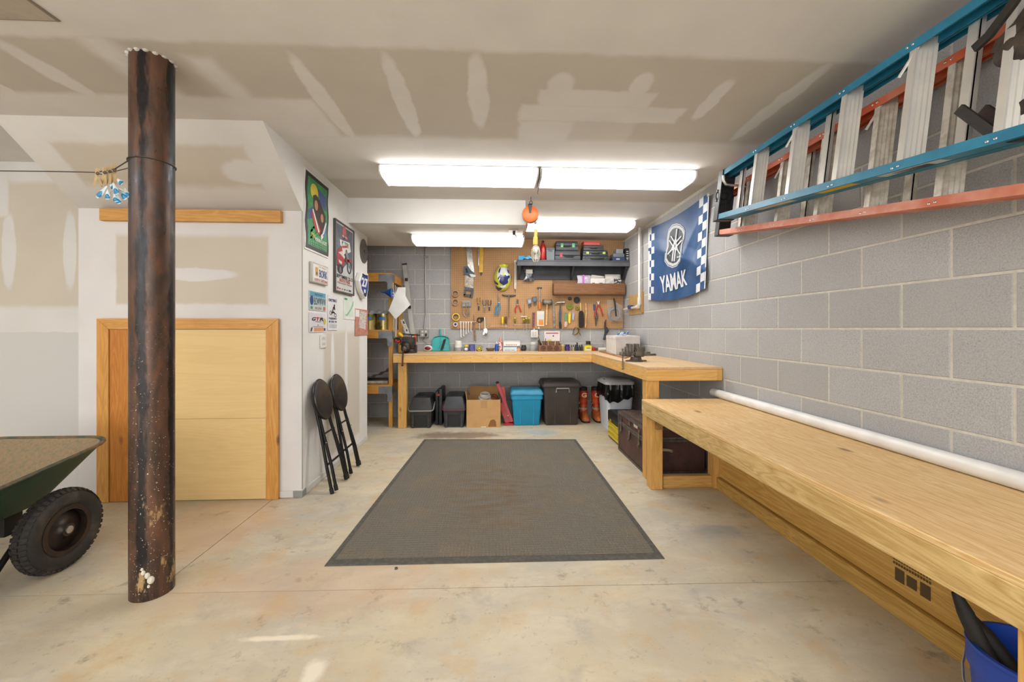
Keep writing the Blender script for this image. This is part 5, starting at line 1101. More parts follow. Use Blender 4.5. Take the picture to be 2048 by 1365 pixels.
# right end: white box on a board, vise, metal bars
bz = S('scrap_board', M('A87C58', .6, c2='8E6444', ns=8), 'thin brown scrap board under the white box on the workbench', 'board', ('prism', [UZ(1198, 704.2, BZ) + V((0, 0, .0005)), UZ(1250, 718, BZ) + V((0, 0, .0005)), UZ(1268, 712, BZ) + V((0, 0, .0005)), UZ(1230, 702.5, BZ) + V((0, 0, .0005))], (0, 0, .012)))
t = T('styrofoam_box', 'white foam box with a lid on the right arm of the workbench', 'box')
za = BZ + .013; A_ = UZ(1232, 709.5, za); C_ = UZ(1280, 706.5, za); D_ = UZ(1212.5, 703.5, za); E_ = C_ + D_ - A_; hh = .205
foam = M('E6E4E2', .6)
pt(t, 'body', foam, ('prism', [A_, C_, E_, D_], (0, 0, hh - .03))); up = V((0, 0, hh - .0295)); pt(t, 'lid', foam, ('prism', [p + up + (p - (A_ + E_) / 2) * .012 for p in (A_, C_, E_, D_)], (0, 0, .03)))
S('glove_bundle', M('2F5E9A', .6, c2='D8DCE0', ns=40, lo=.5, hi=.55), 'blue and white glove lying on top of the foam box', 'glove', *(lambda g: (('ell', g, (.04, .034, .024), 14, 8), ('tube', [g + V((-.03, 0, -.005)), g + V((-.06, .01, -.004)), g + V((-.075, .015, .012))], [.014, .016, .009], 8), ('tube', [g + V((.03, 0, 0)), g + V((.05, .01, .008)), g + V((.06, .0, .03))], [.013, .014, .008], 8)))(V(((A_.x + E_.x) / 2 + .01, (A_.y + E_.y) / 2, za + hh + .0225))))
VI, VI2 = M('6A645C', .5, .4, c2='4A453F', ns=14), M('857E75', .45, .5, c2='5E5850', ns=20)
cv = UZ(1272, 724, BZ); vise(cv.x + .01, cv.y + .03, .95, 'small grey steel bench vise near the edge of the right workbench arm')
t = T('steel_bar', 'flat steel bar lying across the right workbench arm behind the vise', 'bar'); a, c_ = UZ(1285, 713, BZ), UZ(1318, 711.5, BZ); pt(t, 'bar', M('6E665C', .5, .5), ('tube', [a + V((0, .03, .013)), c_ + V((0, 0, .013))], .011, 8)); pt(t, 'collar', M('4E4842', .5, .5), ('cyl', c_ + V((-.03, 0, .014)), c_ + V((-.005, 0, .014)), .014))
# ================================================================ UNDER THE WORKBENCH
def tote(t, px0, px1, pyt, pyb, Y, dep, taper, body, lid, ribs, lidh=.045):
    x0, x1, zb, zt = R(px0, px1, pyt, pyb, Y); h = zt; 
    def ring(g, z, r=.03): return rr(x0 + g, x1 - g, Y + g, Y + dep - g, z, z, r)
    zl = h - lidh
    b = B(); b.loft([ring(taper + .01, 0), ring(taper, .008), ring(.014, zl - .002), ]); pt(t, 'body', body, b, ang=50)
    b = B(); b.loft([ring(.0, zl), ring(-.004, zl + .008), ring(-.002, zl + .022), ring(.02, h - .006), ring(.045, h), ]); pt(t, 'lid', lid, b, ang=50)
    cx = (x0 + x1) / 2; wv = (x1 - x0)
    def fy(z): return Y + taper + (.014 - taper) * z / zl
    for s_ in ribs:
        xa = cx + s_ * wv; pt(t, 'rib', body, ('loft', [[(xa - .006 + (cx - xa) * -.0, fy(z) - .006, z), (xa + .006, fy(z) - .006, z), (xa + .006, fy(z) + .01, z), (xa - .006, fy(z) + .01, z)] for z in (.02, zl - .05)]))
    return x0, x1, zl, h
t = T('storage_tote', 'bright blue plastic storage tote with a lid under the workbench', 'storage bin'); BT = M('1596C2', .45, c2='1A8DB8', ns=4)
x0, x1, zl, h = tote(t, 1021, 1087, 780, 851.5, 5.13, .42, .045, BT, M('2A8DB5', .4, c2='4A9CBC', ns=5), (-.2, .2), .07)
pt(t, 'rim_band', BT, ('loft', [rr(x0 + .006, x1 - .006, 5.136, 5.545, z, z, .03) for z in (zl - .05, zl - .003)], False))
t = T('storage_tote', 'large dark brown storage tote with a lid beside the motocross boots', 'storage bin'); BR = M('3A3230', .5, c2='443B38', ns=5)
x0, x1, zl, h = tote(t, 1085, 1163.5, 763.5, 851, 5.13, .45, .04, BR, M('332C2A', .5, c2='5A5552', ns=7, lo=.52, hi=.62), (-.18, .22), .075)
pt(t, 'latch', M('9B958C', .4), ('tube', [((x0 + x1) / 2 + k, 5.128, zl + z) for k, z in ((-.075, -.06), (-.07, -.01), (.085, -.01), (.09, -.06))], .008, 8))
def toolbox(px0, px1, pyt, pyb, Y, dep, body, band, label, lidf=.6):
    t = T('toolbox', label, 'toolbox'); x0, x1, zb, h = R(px0, px1, pyt, pyb, Y); zl = h * lidf
    pt(t, 'body', body, ('loft', [rr(x0 + .02, x1 - .02, Y + .012, Y + dep - .01, z, z, .012, 3) if z == 0 else rr(x0 + .004, x1 - .004, Y, Y + dep, z, z, .015, 3) for z in (0, zl - .02)])); pt(t, 'recess', M('1C1D1E', .6), ('box', x0 + (x1 - x0) * .24, x1 - (x1 - x0) * .24, Y + .002, Y + .02, .02, zl * .72, .003))
    for s_ in (.12, .8): pt(t, 'foot_rib', body, ('box', x0 + (x1 - x0) * s_, x0 + (x1 - x0) * (s_ + .09), Y - .006, Y + .02, 0, zl * .8, .004))
    pt(t, 'lid', body, ('loft', [rr(x0 - .002, x1 + .002, Y - .003, Y + dep, zl - .0195, zl - .0195, .015, 3), rr(x0 - .002, x1 + .002, Y - .003, Y + dep, zl + .03, zl + .03, .015, 3), rr(x0 + .03, x1 - .03, Y + .06, Y + dep - .02, h - .01, h - .01, .02, 3), rr(x0 + .05, x1 - .05, Y + .09, Y + dep - .05, h, h, .02, 3)]))
    pt(t, 'handle_band', band, ('tube', [(x0 - .008, Y + .2, zl + .06), (x0 - .012, Y + .02, zl - .005), (x0 + .01, Y - .014, zl - .012), (x1 - .01, Y - .014, zl - .012), (x1 + .012, Y + .02, zl - .005), (x1 + .008, Y + .2, zl + .06)], .009, 8)); pt(t, 'latch', M('17181A', .5), ('box', (x0 + x1) / 2 - .05, (x0 + x1) / 2 + .05, Y + .1, Y + .16, h - .03, h + .006, .006))
    return t
toolbox(818, 864, 796, 856, 5.1, .5, M('2A2A2A', .5, c2='363533', ns=9), M('8E8C88', .45), 'black toolbox with a grey handle band next to the workbench leg')
toolbox(885.5, 930, 794, 855, 5.11, .5, M('393B40', .5, c2='2E3034', ns=9), M('5E2A34', .5), 'dark grey toolbox with a dark red handle band beside the cardboard box')
t = T('tool_case', 'narrow black tool case standing on edge between the two toolboxes', 'tool case'); x0, x1, zb, h = R(870.5, 883, 783, 849, 5.24); m = M('26282B', .5, c2='303338', ns=9)
pt(t, 'shell', m, ('box', x0, (x0 + x1) / 2 - .002, 5.24, 5.6, 0, h, .012, 2)); pt(t, 'shell', m, ('box', (x0 + x1) / 2 + .002, x1 + .008, 5.24, 5.6, 0, h + .03, .012, 2)); pt(t, 'latch', M('8A2A2A', .5), ('box', (x0 + x1) / 2 - .03, (x0 + x1) / 2 + .02, 5.232, 5.25, h - .06, h - .03, .003))
for s_ in (.25, .6): pt(t, 'rib', M('1B1C1E', .5), ('box', x0 + (x1 - x0) * s_, x0 + (x1 - x0) * s_ + .008, 5.234, 5.245, .03, h - .05, .002))
# cardboard box with cables
CB = M('C39A66', .8, c2='B98E5A', ns=5); CBD = M('A67C4C', .85)
t = T('cardboard_box', 'open brown cardboard box full of cables under the workbench', 'box'); x0, x1, zb, h = R(933, 1001, 800, 857, 5.09); y0, y1 = 5.09, 5.47
pt(t, 'front_panel', CB, ('box', x0, x1, y0, y0 + .006, 0, h)); pt(t, 'back_panel', CBD, ('box', x0, x1, y1 - .006, y1, 0, h)); pt(t, 'side_panel', CB, ('box', x0, x0 + .006, y0 + .0062, y1 - .0062, 0, h)); pt(t, 'side_panel', CB, ('box', x1 - .006, x1, y0 + .0062, y1 - .0062, 0, h)); pt(t, 'bottom_panel', CBD, ('box', x0 + .0062, x1 - .0062, y0 + .0062, y1 - .0062, 0, .006))
pt(t, 'flap', CBD, ('box', x0 + .02, x1 - .02, y1 - .004, y1, h + .0005, h + .12)); pt(t, 'flap', CB, ('prism', [(x0, y0 + .02, h), (x0 - .015, y0 + .04, h + .09), (x0 - .015, y1 - .04, h + .11), (x0, y1 - .02, h)], (.004, 0, 0)))
st = UY(983, 850, 5.089); pt(t, 'stain', M('8A6236', .85), ('prism', [(st.x - .045, 5.0896, .01), (st.x + .06, 5.0896, .01), (st.x + .055, 5.0896, .075), (st.x + .03, 5.0896, .1), (st.x - .01, 5.0896, .09), (st.x - .03, 5.0896, .05)], (0, .0003, 0))); pt(t, 'tape', M('B88E5C', .4), ('box', (x0 + x1) / 2 - .035, (x0 + x1) / 2 + .045, 5.0894, 5.0899, h - .1, h - .01)); pt(t, 'label', M('E2DFD8', .6), ('box', (x0 + x1) / 2 - .03, (x0 + x1) / 2 + .03, 5.0892, 5.0898, .004, .014))
t = T('cable_bundle', 'tangle of white and brown coiled cables in the cardboard box', 'cables'); cx, cy = x0 + (x1 - x0) * .62, 5.28; rnd = random.Random(5)
pt(t, 'white_coil', M('CFCBC2', .5), *[('torus', (cx - .04 + .01 * rnd.random(), cy + .02 * rnd.random(), h - .04 + .016 * k), .085 - .006 * k, .008, (.15 * rnd.random(), -.3, 1), 26, 6) for k in range(6)])['kind'] = 'stuff'; pt(t, 'brown_coil', M('6E3A26', .5), *[('torus', (cx + .09, cy + .02 * k, h - .03 + .014 * k), .045, .007, (.5, -.3 * k, 1), 20, 6) for k in range(3)])['kind'] = 'stuff'
pt(t, 'filling', M('8F8A80', .8), ('box', x0 + .01, x1 - .01, y0 + .012, y1 - .012, .007, h - .06, .01))
# red folding creeper / jack leaning between box and tote
RD = M('B81F22', .4, c2='8E1A1C', ns=10); t = T('folding_stand', 'red steel folding stand leaning between the cardboard box and the blue tote', 'stand')
def flat2(pa, pb, Y, w_, th, Yb=None):
    a, c = UY(*pa, Y), UY(*pb, Yb or Y); d = (c - a).normalized(); n = V((d.z, 0, -d.x)) * w_; e_ = V((0, th, 0)); return ('loft', [[p - n, p + n, p + n + e_, p - n + e_] for p in (a, c)])
pt(t, 'frame_bar', RD, flat2((995, 767), (1024, 844), 5.3, .018, .03, 5.2)); pt(t, 'frame_bar', RD, flat2((1004, 774), (1014, 844), 5.32, .03, .02, 5.24)); pt(t, 'lower_plate', RD, flat2((1003, 806), (1018, 845), 5.28, .045, .015, 5.23)); pt(t, 'rear_bar', M('1F1C1B', .5), flat2((1000, 796), (1009, 846), 5.36, .016, .02, 5.3)); pt(t, 'fitting', M('B9A77A', .4, .6), ('ell', UY(1016, 832, 5.21), (.012, .01, .012), 10, 6)); pt(t, 'bumper', M('1A1818', .6), ('ell', UY(995, 766.5, 5.3) + V((0, .015, 0)), (.022, .02, .02), 12, 8)); ft = UY(1016, 846, 5.21); pt(t, 'foot', RD, ('box', ft.x - .06, ft.x + .07, 5.18, 5.3, 0, .025, .006))
# motocross boots
OR_, ORD, SOLE, WHT = M('D85A2A', .5, c2='B83A20', ns=14), M('D0401F', .5), M('1E1B1A', .7), M('E3C79A', .55)
def boot(cx, cy, k, label):
    t = T('motocross_boot', label, 'boot', 'pair of orange motocross boots')
    def ring(x, y, z, rx, ry, n=18): return [(cx + x + rx * math.cos(2 * math.pi * i / n), cy + y + ry * math.sin(2 * math.pi * i / n), z) for i in range(n)]
    sh_ = pt(t, 'shaft', OR_, ('loft', [ring(0, .06, .10, .05, .075), ring(0, .075, .16, .047, .06), ring(0, .08, .24, .053, .063), ring(0, .08, .32, .06, .07), ring(0, .08, .385, .062, .07), ring(.0, .08, .388, .054, .062), ring(0, .08, .30, .05, .058)]), ang=60)
    pt(t, 'cuff', M('1A1919', .7), ('loft', [ring(0, .08, .37, .055, .063), ring(0, .085, .42, .06, .066), ring(0, .09, .432, .055, .06), ring(0, .09, .40, .045, .05)]), ang=60)
    pt(t, 'foot', M('CC7038', .55, c2='9E5430', ns=22), ('loft', [[(cx + s_ * w_, cy + y, z) for s_, z in ((-1, .022), (1, .022), (1, zz * .6), (.6, zz), (-.6, zz), (-1, zz * .6))] for y, w_, zz in ((.14, .042, .13), (.06, .048, .135), (-.02, .05, .12), (-.09, .05, .085), (-.135, .04, .065), (-.15, .022, .05))]), ang=60)
    pt(t, 'sole', SOLE, ('loft', [[(cx - w_, cy + y, 0), (cx + w_, cy + y, 0), (cx + w_, cy + y, .022), (cx - w_, cy + y, .022)] for y, w_ in ((.15, .04), (.05, .046), (-.08, .053), (-.14, .042), (-.158, .022))]))
    for z in (.14, .21, .28): pt(t, 'strap', ORD if z > .2 else M('A89A80', .5), ('loft', [ring(0, .07, z, .056, .07), ring(0, .07, z + .026, .057, .071)], False)); 
    for z in (.15, .22): pt(t, 'buckle', M('8E8A84', .4, .6), ('box', cx - .068, cx - .052, cy + .03, cy + .075, z - .005, z + .022, .003))
    pn = Panel((cx - .04, cy + .08 - .076, .30), (.08, 0, 0), (0, 0, .07)); pn.text(t, 'lettering', WHT, 'G', 0.08, .92, .05, .95, 1, bold=.04)
    pt(t, 'shin_plate', ORD, ('loft', [[(cx + .048 * math.sin(a), cy + .08 - (.066 + .006) * math.cos(a), z) for a in [x_ * .3 - .9 for x_ in range(7)]] for z in (.285, .375)], False, False))
    pt(t, 'knee_edge', M('B8271F', .5), ('loft', [ring(0, .08, .36, .063, .072), ring(0, .08, .388, .064, .073)], False))
c1, c2 = UY(1170.5, 848, 5.36), UY(1197, 848, 5.36)
boot(c1.x, 5.42, 1, 'orange motocross boot, left one of the pair beside the brown tote'); boot(c2.x, 5.42, 1, 'orange motocross boot, right one of the pair beside the white bin')
# white bin with black bag
WB = M('D3D8E2', .45); t = T('trash_bin', 'white plastic trash bin with a black bag and a pale lid in the corner', 'trash bin')
c_ = UZ(1216, 862); x0, y0 = c_.x - .02, c_.y; x1, y1 = x0 + .34, y0 + .42; zt = .52
pt(t, 'body', WB, ('loft', [rr(x0 + .03, x1 - .03, y0 + .03, y1 - .03, 0, 0, .04), rr(x0, x1, y0, y1, zt, zt, .05)]), ang=50)
b = B(); rnd = random.Random(4); rg0 = rr(x0, x1, y0, y1, 0, 0, .05, 8); rg = []
for a_, b2 in zip(rg0, rg0[1:] + rg0[:1]):
    nn_ = max(1, int((V(a_) - V(b2)).length / .02)); rg += [tuple(V(a_).lerp(V(b2), j / nn_)) for j in range(nn_)]; cxx, cyy = (x0 + x1) / 2, (y0 + y1) / 2; R0 = []
for k, (zz, g_) in enumerate(((.545, .015), (.5, .022), (.45, .028), (.40, .03), (.37, .02))): R0.append([(p[0] + (p[0] - cxx) * g_ * 2.2 * (1 + .8 * math.sin(i * 1.9 + k * .7) * math.sin(i * .37)), p[1] + (p[1] - cyy) * g_ * 2.2 * (1 + .8 * math.cos(i * 2.3 + k * .6) * math.sin(i * .41)), zz + (.035 * math.sin(i * .21) + .012 * math.sin(i * 1.1) if k == 4 else 0)) for i, p in enumerate(rg)])
b.loft(R0, False); pt(t, 'bag_cuff', M('141414', .22, bump=.8, bs=30), b, ang=40)
pt(t, 'lid', M('B9BBBE', .45), ('loft', [rr(x0 - .012, x1 + .012, y0 - .012, y1 + .012, .546, .546, .06, 8), rr(x0 - .012, x1 + .012, y0 - .012, y1 + .012, .575, .575, .06, 8), rr(x0 + .02, x1 - .02, y0 + .02, y1 - .02, .60, .60, .06, 8)]), ang=50); pt(t, 'lid_slot', M('2A2A2A', .5), ('box', x0 + .01, x0 + .05, y0 + .1, y0 + .2, .582, .5975, .003))
# yellow and black organiser and the old trunk under the right arm
t = T('tool_organiser', 'black toolbox with yellow drawers in front of the old trunk', 'toolbox'); X0 = 1.305; ya, yb = 4.19, 4.62; YEL = M('E0C81E', .4); BK = M('1F2022', .45)
pt(t, 'frame', BK, ('box', X0 + .004, X0 + .3, ya, yb, 0, .19, .003)); pt(t, 'lid', BK, ('box', X0 - .004, X0 + .304, ya - .002, yb + .002, .1905, .30, .006, 2)); pt(t, 'lid_top', M('3A3F45', .4), ('box', X0 + .01, X0 + .29, ya + .01, yb - .01, .3003, .306, .002))
for k in range(3): dr = pt(t, 'drawer', YEL, ('box', X0 - .008, X0 + .0035, ya + .03, yb - .03, .022 + k * .056, .072 + k * .056, .003)); pt(dr, 'drawer_pull', M('B8A010', .4), ('box', X0 - .014, X0 - .0085, ya + .03, yb - .03, .06 + k * .056, .068 + k * .056))
pt(t, 'latch', M('B98A2A', .4), ('box', X0 - .01, X0 - .0045, yb - .14, yb - .09, .17, .22, .002))
TRK = M('5A3A34', .6, c2='43302C', ns=9, bump=.25, bs=70); EDG = M('4E4742', .55, c2='6A625A', ns=25); BRS = M('8E867A', .4, .8, c2='5E574E', ns=30)
t = T('steamer_trunk', 'old dark brown steamer trunk with worn metal fittings under the workbench', 'trunk'); X0, X1, y0, y1, zt, zl = 1.27, 1.79, 3.41, 4.11, .395, .285
pt(t, 'body', TRK, ('box', X0, X1, y0, y1, 0.004, zl - .002, .004)); pt(t, 'lid', TRK, ('box', X0 - .003, X1, y0 - .003, y1 + .003, zl, zt, .008, 2)); pt(t, 'lid_cover', M('5E5048', .6, c2='7A6A5E', ns=14), ('box', X0 + .02, X1 - .02, y0 + .02, y1 - .02, zt + .0002, zt + .003))
for y in (y0 - .005, y1 - .012): 
    pt(t, 'edge_band', EDG, ('box', X0 - .006, X0 + .012, y, y + .018, .004, zl - .002)); pt(t, 'edge_band', EDG, ('box', X0 - .009, X0 + .012, y, y + .018, zl, zt + .002))
for z in (.0, zl - .02, zl + .001, zt - .03): pt(t, 'edge_band', EDG, ('box', X0 - .007, X0 - .0031, y0 + .014, y1 - .014, z, z + (.018 if z < zt - .04 else .032)))
for z in (.0, zl - .02, zl + .001, zt - .03): pt(t, 'end_band', EDG, ('box', X0 + .014, X1 - .005, y0 - .008, y0 - .0035, z + .001, z + .018))
for yy in (y0 + .1, y1 - .1): la = pt(t, 'latch', BRS, ('box', X0 - .016, X0 - .0075, yy - .016, yy + .016, zl - .075, zl + .06, .003)); pt(la, 'latch_tongue', BRS, ('ell', (X0 - .018, yy, zl - .08), (.007, .012, .02), 10, 6))
ym = (y0 + y1) / 2; pt(t, 'lock', BRS, ('lathe', [(.026, 0), (.026, .006), (.015, .012), (.002, .012)], (X0 - .007, ym, zl + .065), (-1, 0, 0), 20)); hs = pt(t, 'hasp', BRS, ('box', X0 - .016, X0 - .0075, ym - .014, ym + .014, zl - .09, zl - .01, .004)); pt(hs, 'hasp_knob', BRS, ('ell', (X0 - .02, ym, zl - .09), (.009, .01, .016), 10, 6)); pt(t, 'name_plate', M('C9BFAE', .5), ('box', X0 - .009, X0 - .0072, y0 + .14, y0 + .24, zl + .055, zl + .08, .001))
pt(t, 'end_handle', M('B5A890', .6), ('tube', [(1.34, y0 - .012, .19), (1.36, y0 - .03, .205), (1.41, y0 - .04, .212), (1.47, y0 - .03, .205), (1.495, y0 - .012, .19)], .012, 8))
for x in (1.335, 1.5): pt(t, 'handle_plate', BRS, ('ell', (x, y0 - .008, .19), (.022, .007, .018), 12, 6))
# blue bucket with tools under the near end of the low bench
t = T('bucket', 'blue plastic bucket with a wire handle under the near end of the bench', 'bucket'); bc = V((1.49, 1.05, 0)); BB = M('1F48B0', .4)
pt(t, 'pail', BB, ('lathe', [(a_ * .93, h_ * .86) for a_, h_ in ((.125, 0), (.13, .004), (.148, .30), (.156, .30), (.156, .33), (.150, .365), (.158, .367), (.158, .378), (.146, .378), (.142, .30), (.122, .012), (0, .01))], bc, (0, 0, 1), 40)); pt(t, 'bail', M('B9B7B2', .3, .9), ('tube', [bc + V((.15 * math.cos(a), .15 * math.sin(a), .28 - .12 * math.sin((a - 1.7) / 2.9 * math.pi) ** 1)) for a in [1.7 + 2.9 * k / 12 for k in range(13)]], .003, 6))
for (pa, pb, X, r0, lab) in (((1912, 1186), (1990, 1300), 1.36, .022, 'black rubber-handled tool standing in the blue bucket, left one'), ((1940, 1235), (2010, 1320), 1.42, .03, 'dark grey paddle standing in the blue bucket, right one')):
    a, c_ = UX(*pa, X), UX(*pb, X); c_.z = .05; c_.x = bc.x + (.07 if 'right' in lab else -.05); c_.y = bc.y - .03
    tt = T('hand_tool', lab, 'tool', 'tools in the blue bucket'); pt(tt, 'grip', M('1A1918', .6), ('tube', [a, a.lerp(c_, .12), a.lerp(c_, .4)], [r0 * .5, r0 * .9, r0], 12)); pt(tt, 'blade', M('3E3B36', .6), ('tube', [a.lerp(c_, .4), a.lerp(c_, .55), a.lerp(c_, .98)], [r0, r0 * 1.6, r0 * 1.3], 12, False, True, .4))
# ================================================================ TOOLS ON THE PEGBOARD
def z1(x, y): return 880 + x / 5.12, 470 + y / 5.12
def wp(x, y, off): return UY(*z1(x, y), YP - off)
def wpoly(t, nm, m, pts, off=.006, th=.012, lab=None):
    b = B(); b.prism([wp(x, y, off + th) for x, y in pts], (0, th, 0)); return pt(t, nm, m, b, label=lab)
def wtube(t, nm, m, pts, r, off=.012, n=8, flat=1., closed=False): return pt(t, nm, m, ('tube', [wp(x, y, off) for x, y in pts], r, n, closed, True, flat))
def whook(t, x, y): pt(t, 'peg_hook', HOOKM, ('tube', [wp(x, y, -.002), wp(x, y + 2, .03), wp(x, y - 6, .036)], .0022, 6))
STL, STD, RSTY = M('B5B3AE', .35, .75, c2='8F8C86', ns=30), M('6A6864', .45, .7, c2='4E4B48', ns=30), M('7A5A48', .6, .3, c2='96765E', ns=30)
BLKP, REDP, ORP, YLP, BLU = M('232220', .5), M('C02A22', .45), M('E0762A', .45), M('E2C21E', .45), M('2C6E9E', .45)
WHN = M('D8B07A', .55, c2='B98C54', ns=14)
# hand saws
t = T('hand_saw', 'silver hand saw with a blue-grey handle, upper one of two on the pegboard', 'saw')
wpoly(t, 'blade', STL, [(262, 90), (316, 90), (352, 385), (292, 400)], .01, .003); wpoly(t, 'handle', M('3B4C5C', .5), [(244, 325), (285, 318), (318, 365), (345, 385), (350, 430), (305, 432), (262, 408), (240, 410)], .006, .022); wpoly(t, 'handle_inset', M('D5D8DA', .5), [(300, 400), (330, 402), (368, 414), (360, 432), (318, 432)], .0285, .004); wpoly(t, 'grip_hole', M('1E2226', .7), [(258, 345), (275, 342), (290, 385), (270, 390)], .0285, .002)
t = T('hand_saw', 'worn hand saw with a dark grey handle, lower one of two on the pegboard', 'saw')
wpoly(t, 'blade', M('A39A8E', .45, .5, c2='7A6E60', ns=40), [(254, 415), (345, 408), (342, 560), (250, 548)], .01, .003); HD = M('3D4246', .5)
for q in ([(246, 530), (345, 548), (343, 580), (262, 568)], [(246, 560), (265, 565), (262, 612), (243, 628)], [(318, 572), (343, 578), (330, 652), (306, 636)], [(243, 605), (320, 612), (312, 640), (270, 628), (243, 632)]): wpoly(t, 'handle', HD, q, .006, .022)
pt(t, 'rivet', STL, *[('ell', wp(x, y, .029), (.005, .003, .005), 8, 5) for x, y in ((275, 548), (305, 553))])
t = T('torpedo_level', 'yellow stick level with a black end hanging on the pegboard', 'level'); wpoly(t, 'body', M('D9AC1E', .45, c2='C4961A', ns=20), [(407, 130), (447, 130), (438, 385), (400, 385)], .005, .02); wpoly(t, 'tip', BLKP, [(412, 385), (433, 385), (430, 408), (424, 416), (415, 408)], .006, .016)
S('steel_rule', STL, 'thin steel rule hanging left of the yellow level', 'ruler', ('prism', [wp(x, y, .012) for x, y in ((392, 130), (404, 130), (400, 318), (390, 318))], (0, .004, 0)))
t = T('paint_stick', 'long white stick with a black cord hanging left of the black shelf', 'stick'); wpoly(t, 'stick', M('C9C2B6', .7, c2='B5ADA0', ns=40), [(758, 262), (784, 262), (782, 555), (760, 555)], .004, .014); wtube(t, 'cord', BLKP, [(771, 553), (768, 570), (774, 596)], .003)
# helmet
t = T('motocross_helmet', 'yellow, navy and white motocross helmet hanging on the pegboard', 'helmet'); hc = wp(640, 446, .02); HA, HB, HC = .118, .13, .178
def HS(x, y, lift=0.):
    p = wp(x, y, .09); dx, dz = (p.x - hc.x) / HA, (p.z - hc.z) / HC; k = max(0., 1 - dx * dx - dz * dz)
    return V((p.x, YP - .012 - HB * k ** .5 - lift, p.z))
def hsh(p):
    w_ = 1 - .16 * max(0, p.z / HC) ** 2; return V((p.x * w_, min(p.y, .0) if p.y > 0 else p.y, p.z))
pt(t, 'shell', M('CFD23A', .3, coat=.5), ('ell', (hc.x, YP - .012, hc.z), (HA, HB, HC), 36, 22, hsh))
def hpatch(nm, m, poly, lift, n=3):
    cx = sum(p[0] for p in poly) / len(poly); cy = sum(p[1] for p in poly) / len(poly); pl = []
    for a, c in zip(poly, poly[1:] + poly[:1]): pl += [(a[0] + (c[0] - a[0]) * i / 4, a[1] + (c[1] - a[1]) * i / 4) for i in range(4)]
    b = B(); b.loft([[HS(cx + (x - cx) * k, cy + (y - cy) * k, lift) for x, y in pl] for k in (1, .75, .5, .25, .01)], False); pt(t, nm, m, b, ang=80)
NAV, HWH = M('202C66', .3, coat=.5), M('DFE2E6', .3, coat=.5)
hpatch('graphic', HWH, [(585, 400), (600, 350), (630, 325), (665, 322), (700, 345), (722, 385), (722, 430), (690, 450), (655, 410), (620, 440), (585, 450)], .003)
hpatch('graphic', NAV, [(590, 450), (618, 412), (645, 425), (660, 410), (685, 425), (715, 415), (712, 455), (690, 500), (650, 520), (615, 500)], .007); hpatch('graphic', NAV, [(572, 515), (600, 540), (640, 545), (625, 562), (595, 565), (575, 545)], .004); hpatch('graphic', NAV, [(556, 455), (572, 480), (600, 505), (590, 515), (565, 500), (556, 480)], .004); hpatch('graphic', NAV, [(610, 345), (625, 335), (612, 385), (600, 400), (598, 370)], .006); hpatch('graphic', NAV, [(690, 345), (705, 365), (712, 400), (700, 395), (688, 370)], .006)
hpatch('graphic', M('D8D43A', .3), [(648, 385), (660, 380), (662, 415), (652, 430), (645, 415)], .010); hpatch('graphic', HWH, [(600, 520), (640, 530), (680, 510), (670, 540), (630, 545)], .006)
for x in (604, 700): hpatch('vent', HWH, [(x - 6, 465), (x + 8, 440), (x + 12, 450), (x - 2, 485)], .010)
pt(t, 'visor', M('D6D83A', .3, coat=.4), ('loft', [[HS(x, 330, .012), HS(x, 318, .02), wp(x, 300 + abs(x - 652) * .25, .075), wp(x, 296 + abs(x - 652) * .25, .06), HS(x, 326, .0)] for x in (610, 630, 652, 675, 698)]), ang=60)
# tape rolls
def tape(x, y, R_, r_, m, lab, m2=None):
    tt = T('tape_roll', lab, 'tape', 'tape rolls on the left edge of the pegboard'); k = .00135; c_ = wp(x, y, .034)
    pt(tt, 'roll', m, ('ring', c_, r_ * k + .003, R_ * k, .028, (0, 1, 0), 30)); pt(tt, 'core', m2 or M('5E4430', .7), ('ring', c_ + V((0, .001, 0)), r_ * k - .001, r_ * k + .003, .026, (0, 1, 0), 26)); whook(tt, x, y - r_ + 2)
TPB = M('B0916E', .4, c2='9A7A58', ns=40)
tape(158, 602, 33, 24, TPB, 'brown packing tape roll, topmost on the left edge of the pegboard'); tape(158, 690, 33, 24, TPB, 'brown packing tape roll, second from the top on the pegboard edge'); tape(163, 842, 38, 27, M('E0C84A', .5), 'yellow masking tape roll on the left edge of the pegboard'); tape(158, 918, 22, 12, M('D5D6DC', .5), 'small blue and white tape roll at the bottom left of the pegboard', M('2A3FB0', .5))
# clip rack of ring spanners
t = T('clamp_set', 'small steel clamps and spanners hanging from a grey rack on the pegboard', 'tools'); wpoly(t, 'rack', M('7C7A72', .4, .5), [(225, 672), (312, 672), (316, 735), (232, 735)], .005, .02)
wtube(t, 'band', STL, [(228, 690), (226, 740), (232, 790), (246, 820), (262, 838)], .006, .03); wtube(t, 'spanner', STL, [(266, 705), (270, 760), (268, 830)], [.008, .005, .009], .032); wtube(t, 'spanner', STL, [(292, 700), (294, 760), (294, 835)], [.009, .005, .01], .032); wtube(t, 'bar', M('D0CEC8', .3, .8), [(228, 700), (300, 690)], .006, .034)
def pliers(lab, head, joint, hl, hr, mh, ms, r=.009, off=.018, nm='pliers'):
    tt = T(nm, lab, 'pliers', 'pliers on the pegboard'); wtube(tt, 'jaw', ms, [head[0], joint], [.004, .011], off); wtube(tt, 'jaw', ms, [head[1], joint], [.004, .011], off + .006); pt(tt, 'pivot', STL, ('lathe', [(.009, 0), (.009, .024)], wp(*joint, off + .014), (0, 1, 0), 14))
    wtube(tt, 'handle', mh, hl, [r * .8] + [r] * (len(hl) - 2) + [r * .9], off, 10); wtube(tt, 'handle', mh, hr, [r * .8] + [r] * (len(hr) - 2) + [r * .9], off, 10); whook(tt, joint[0], joint[1] - 4); return tt
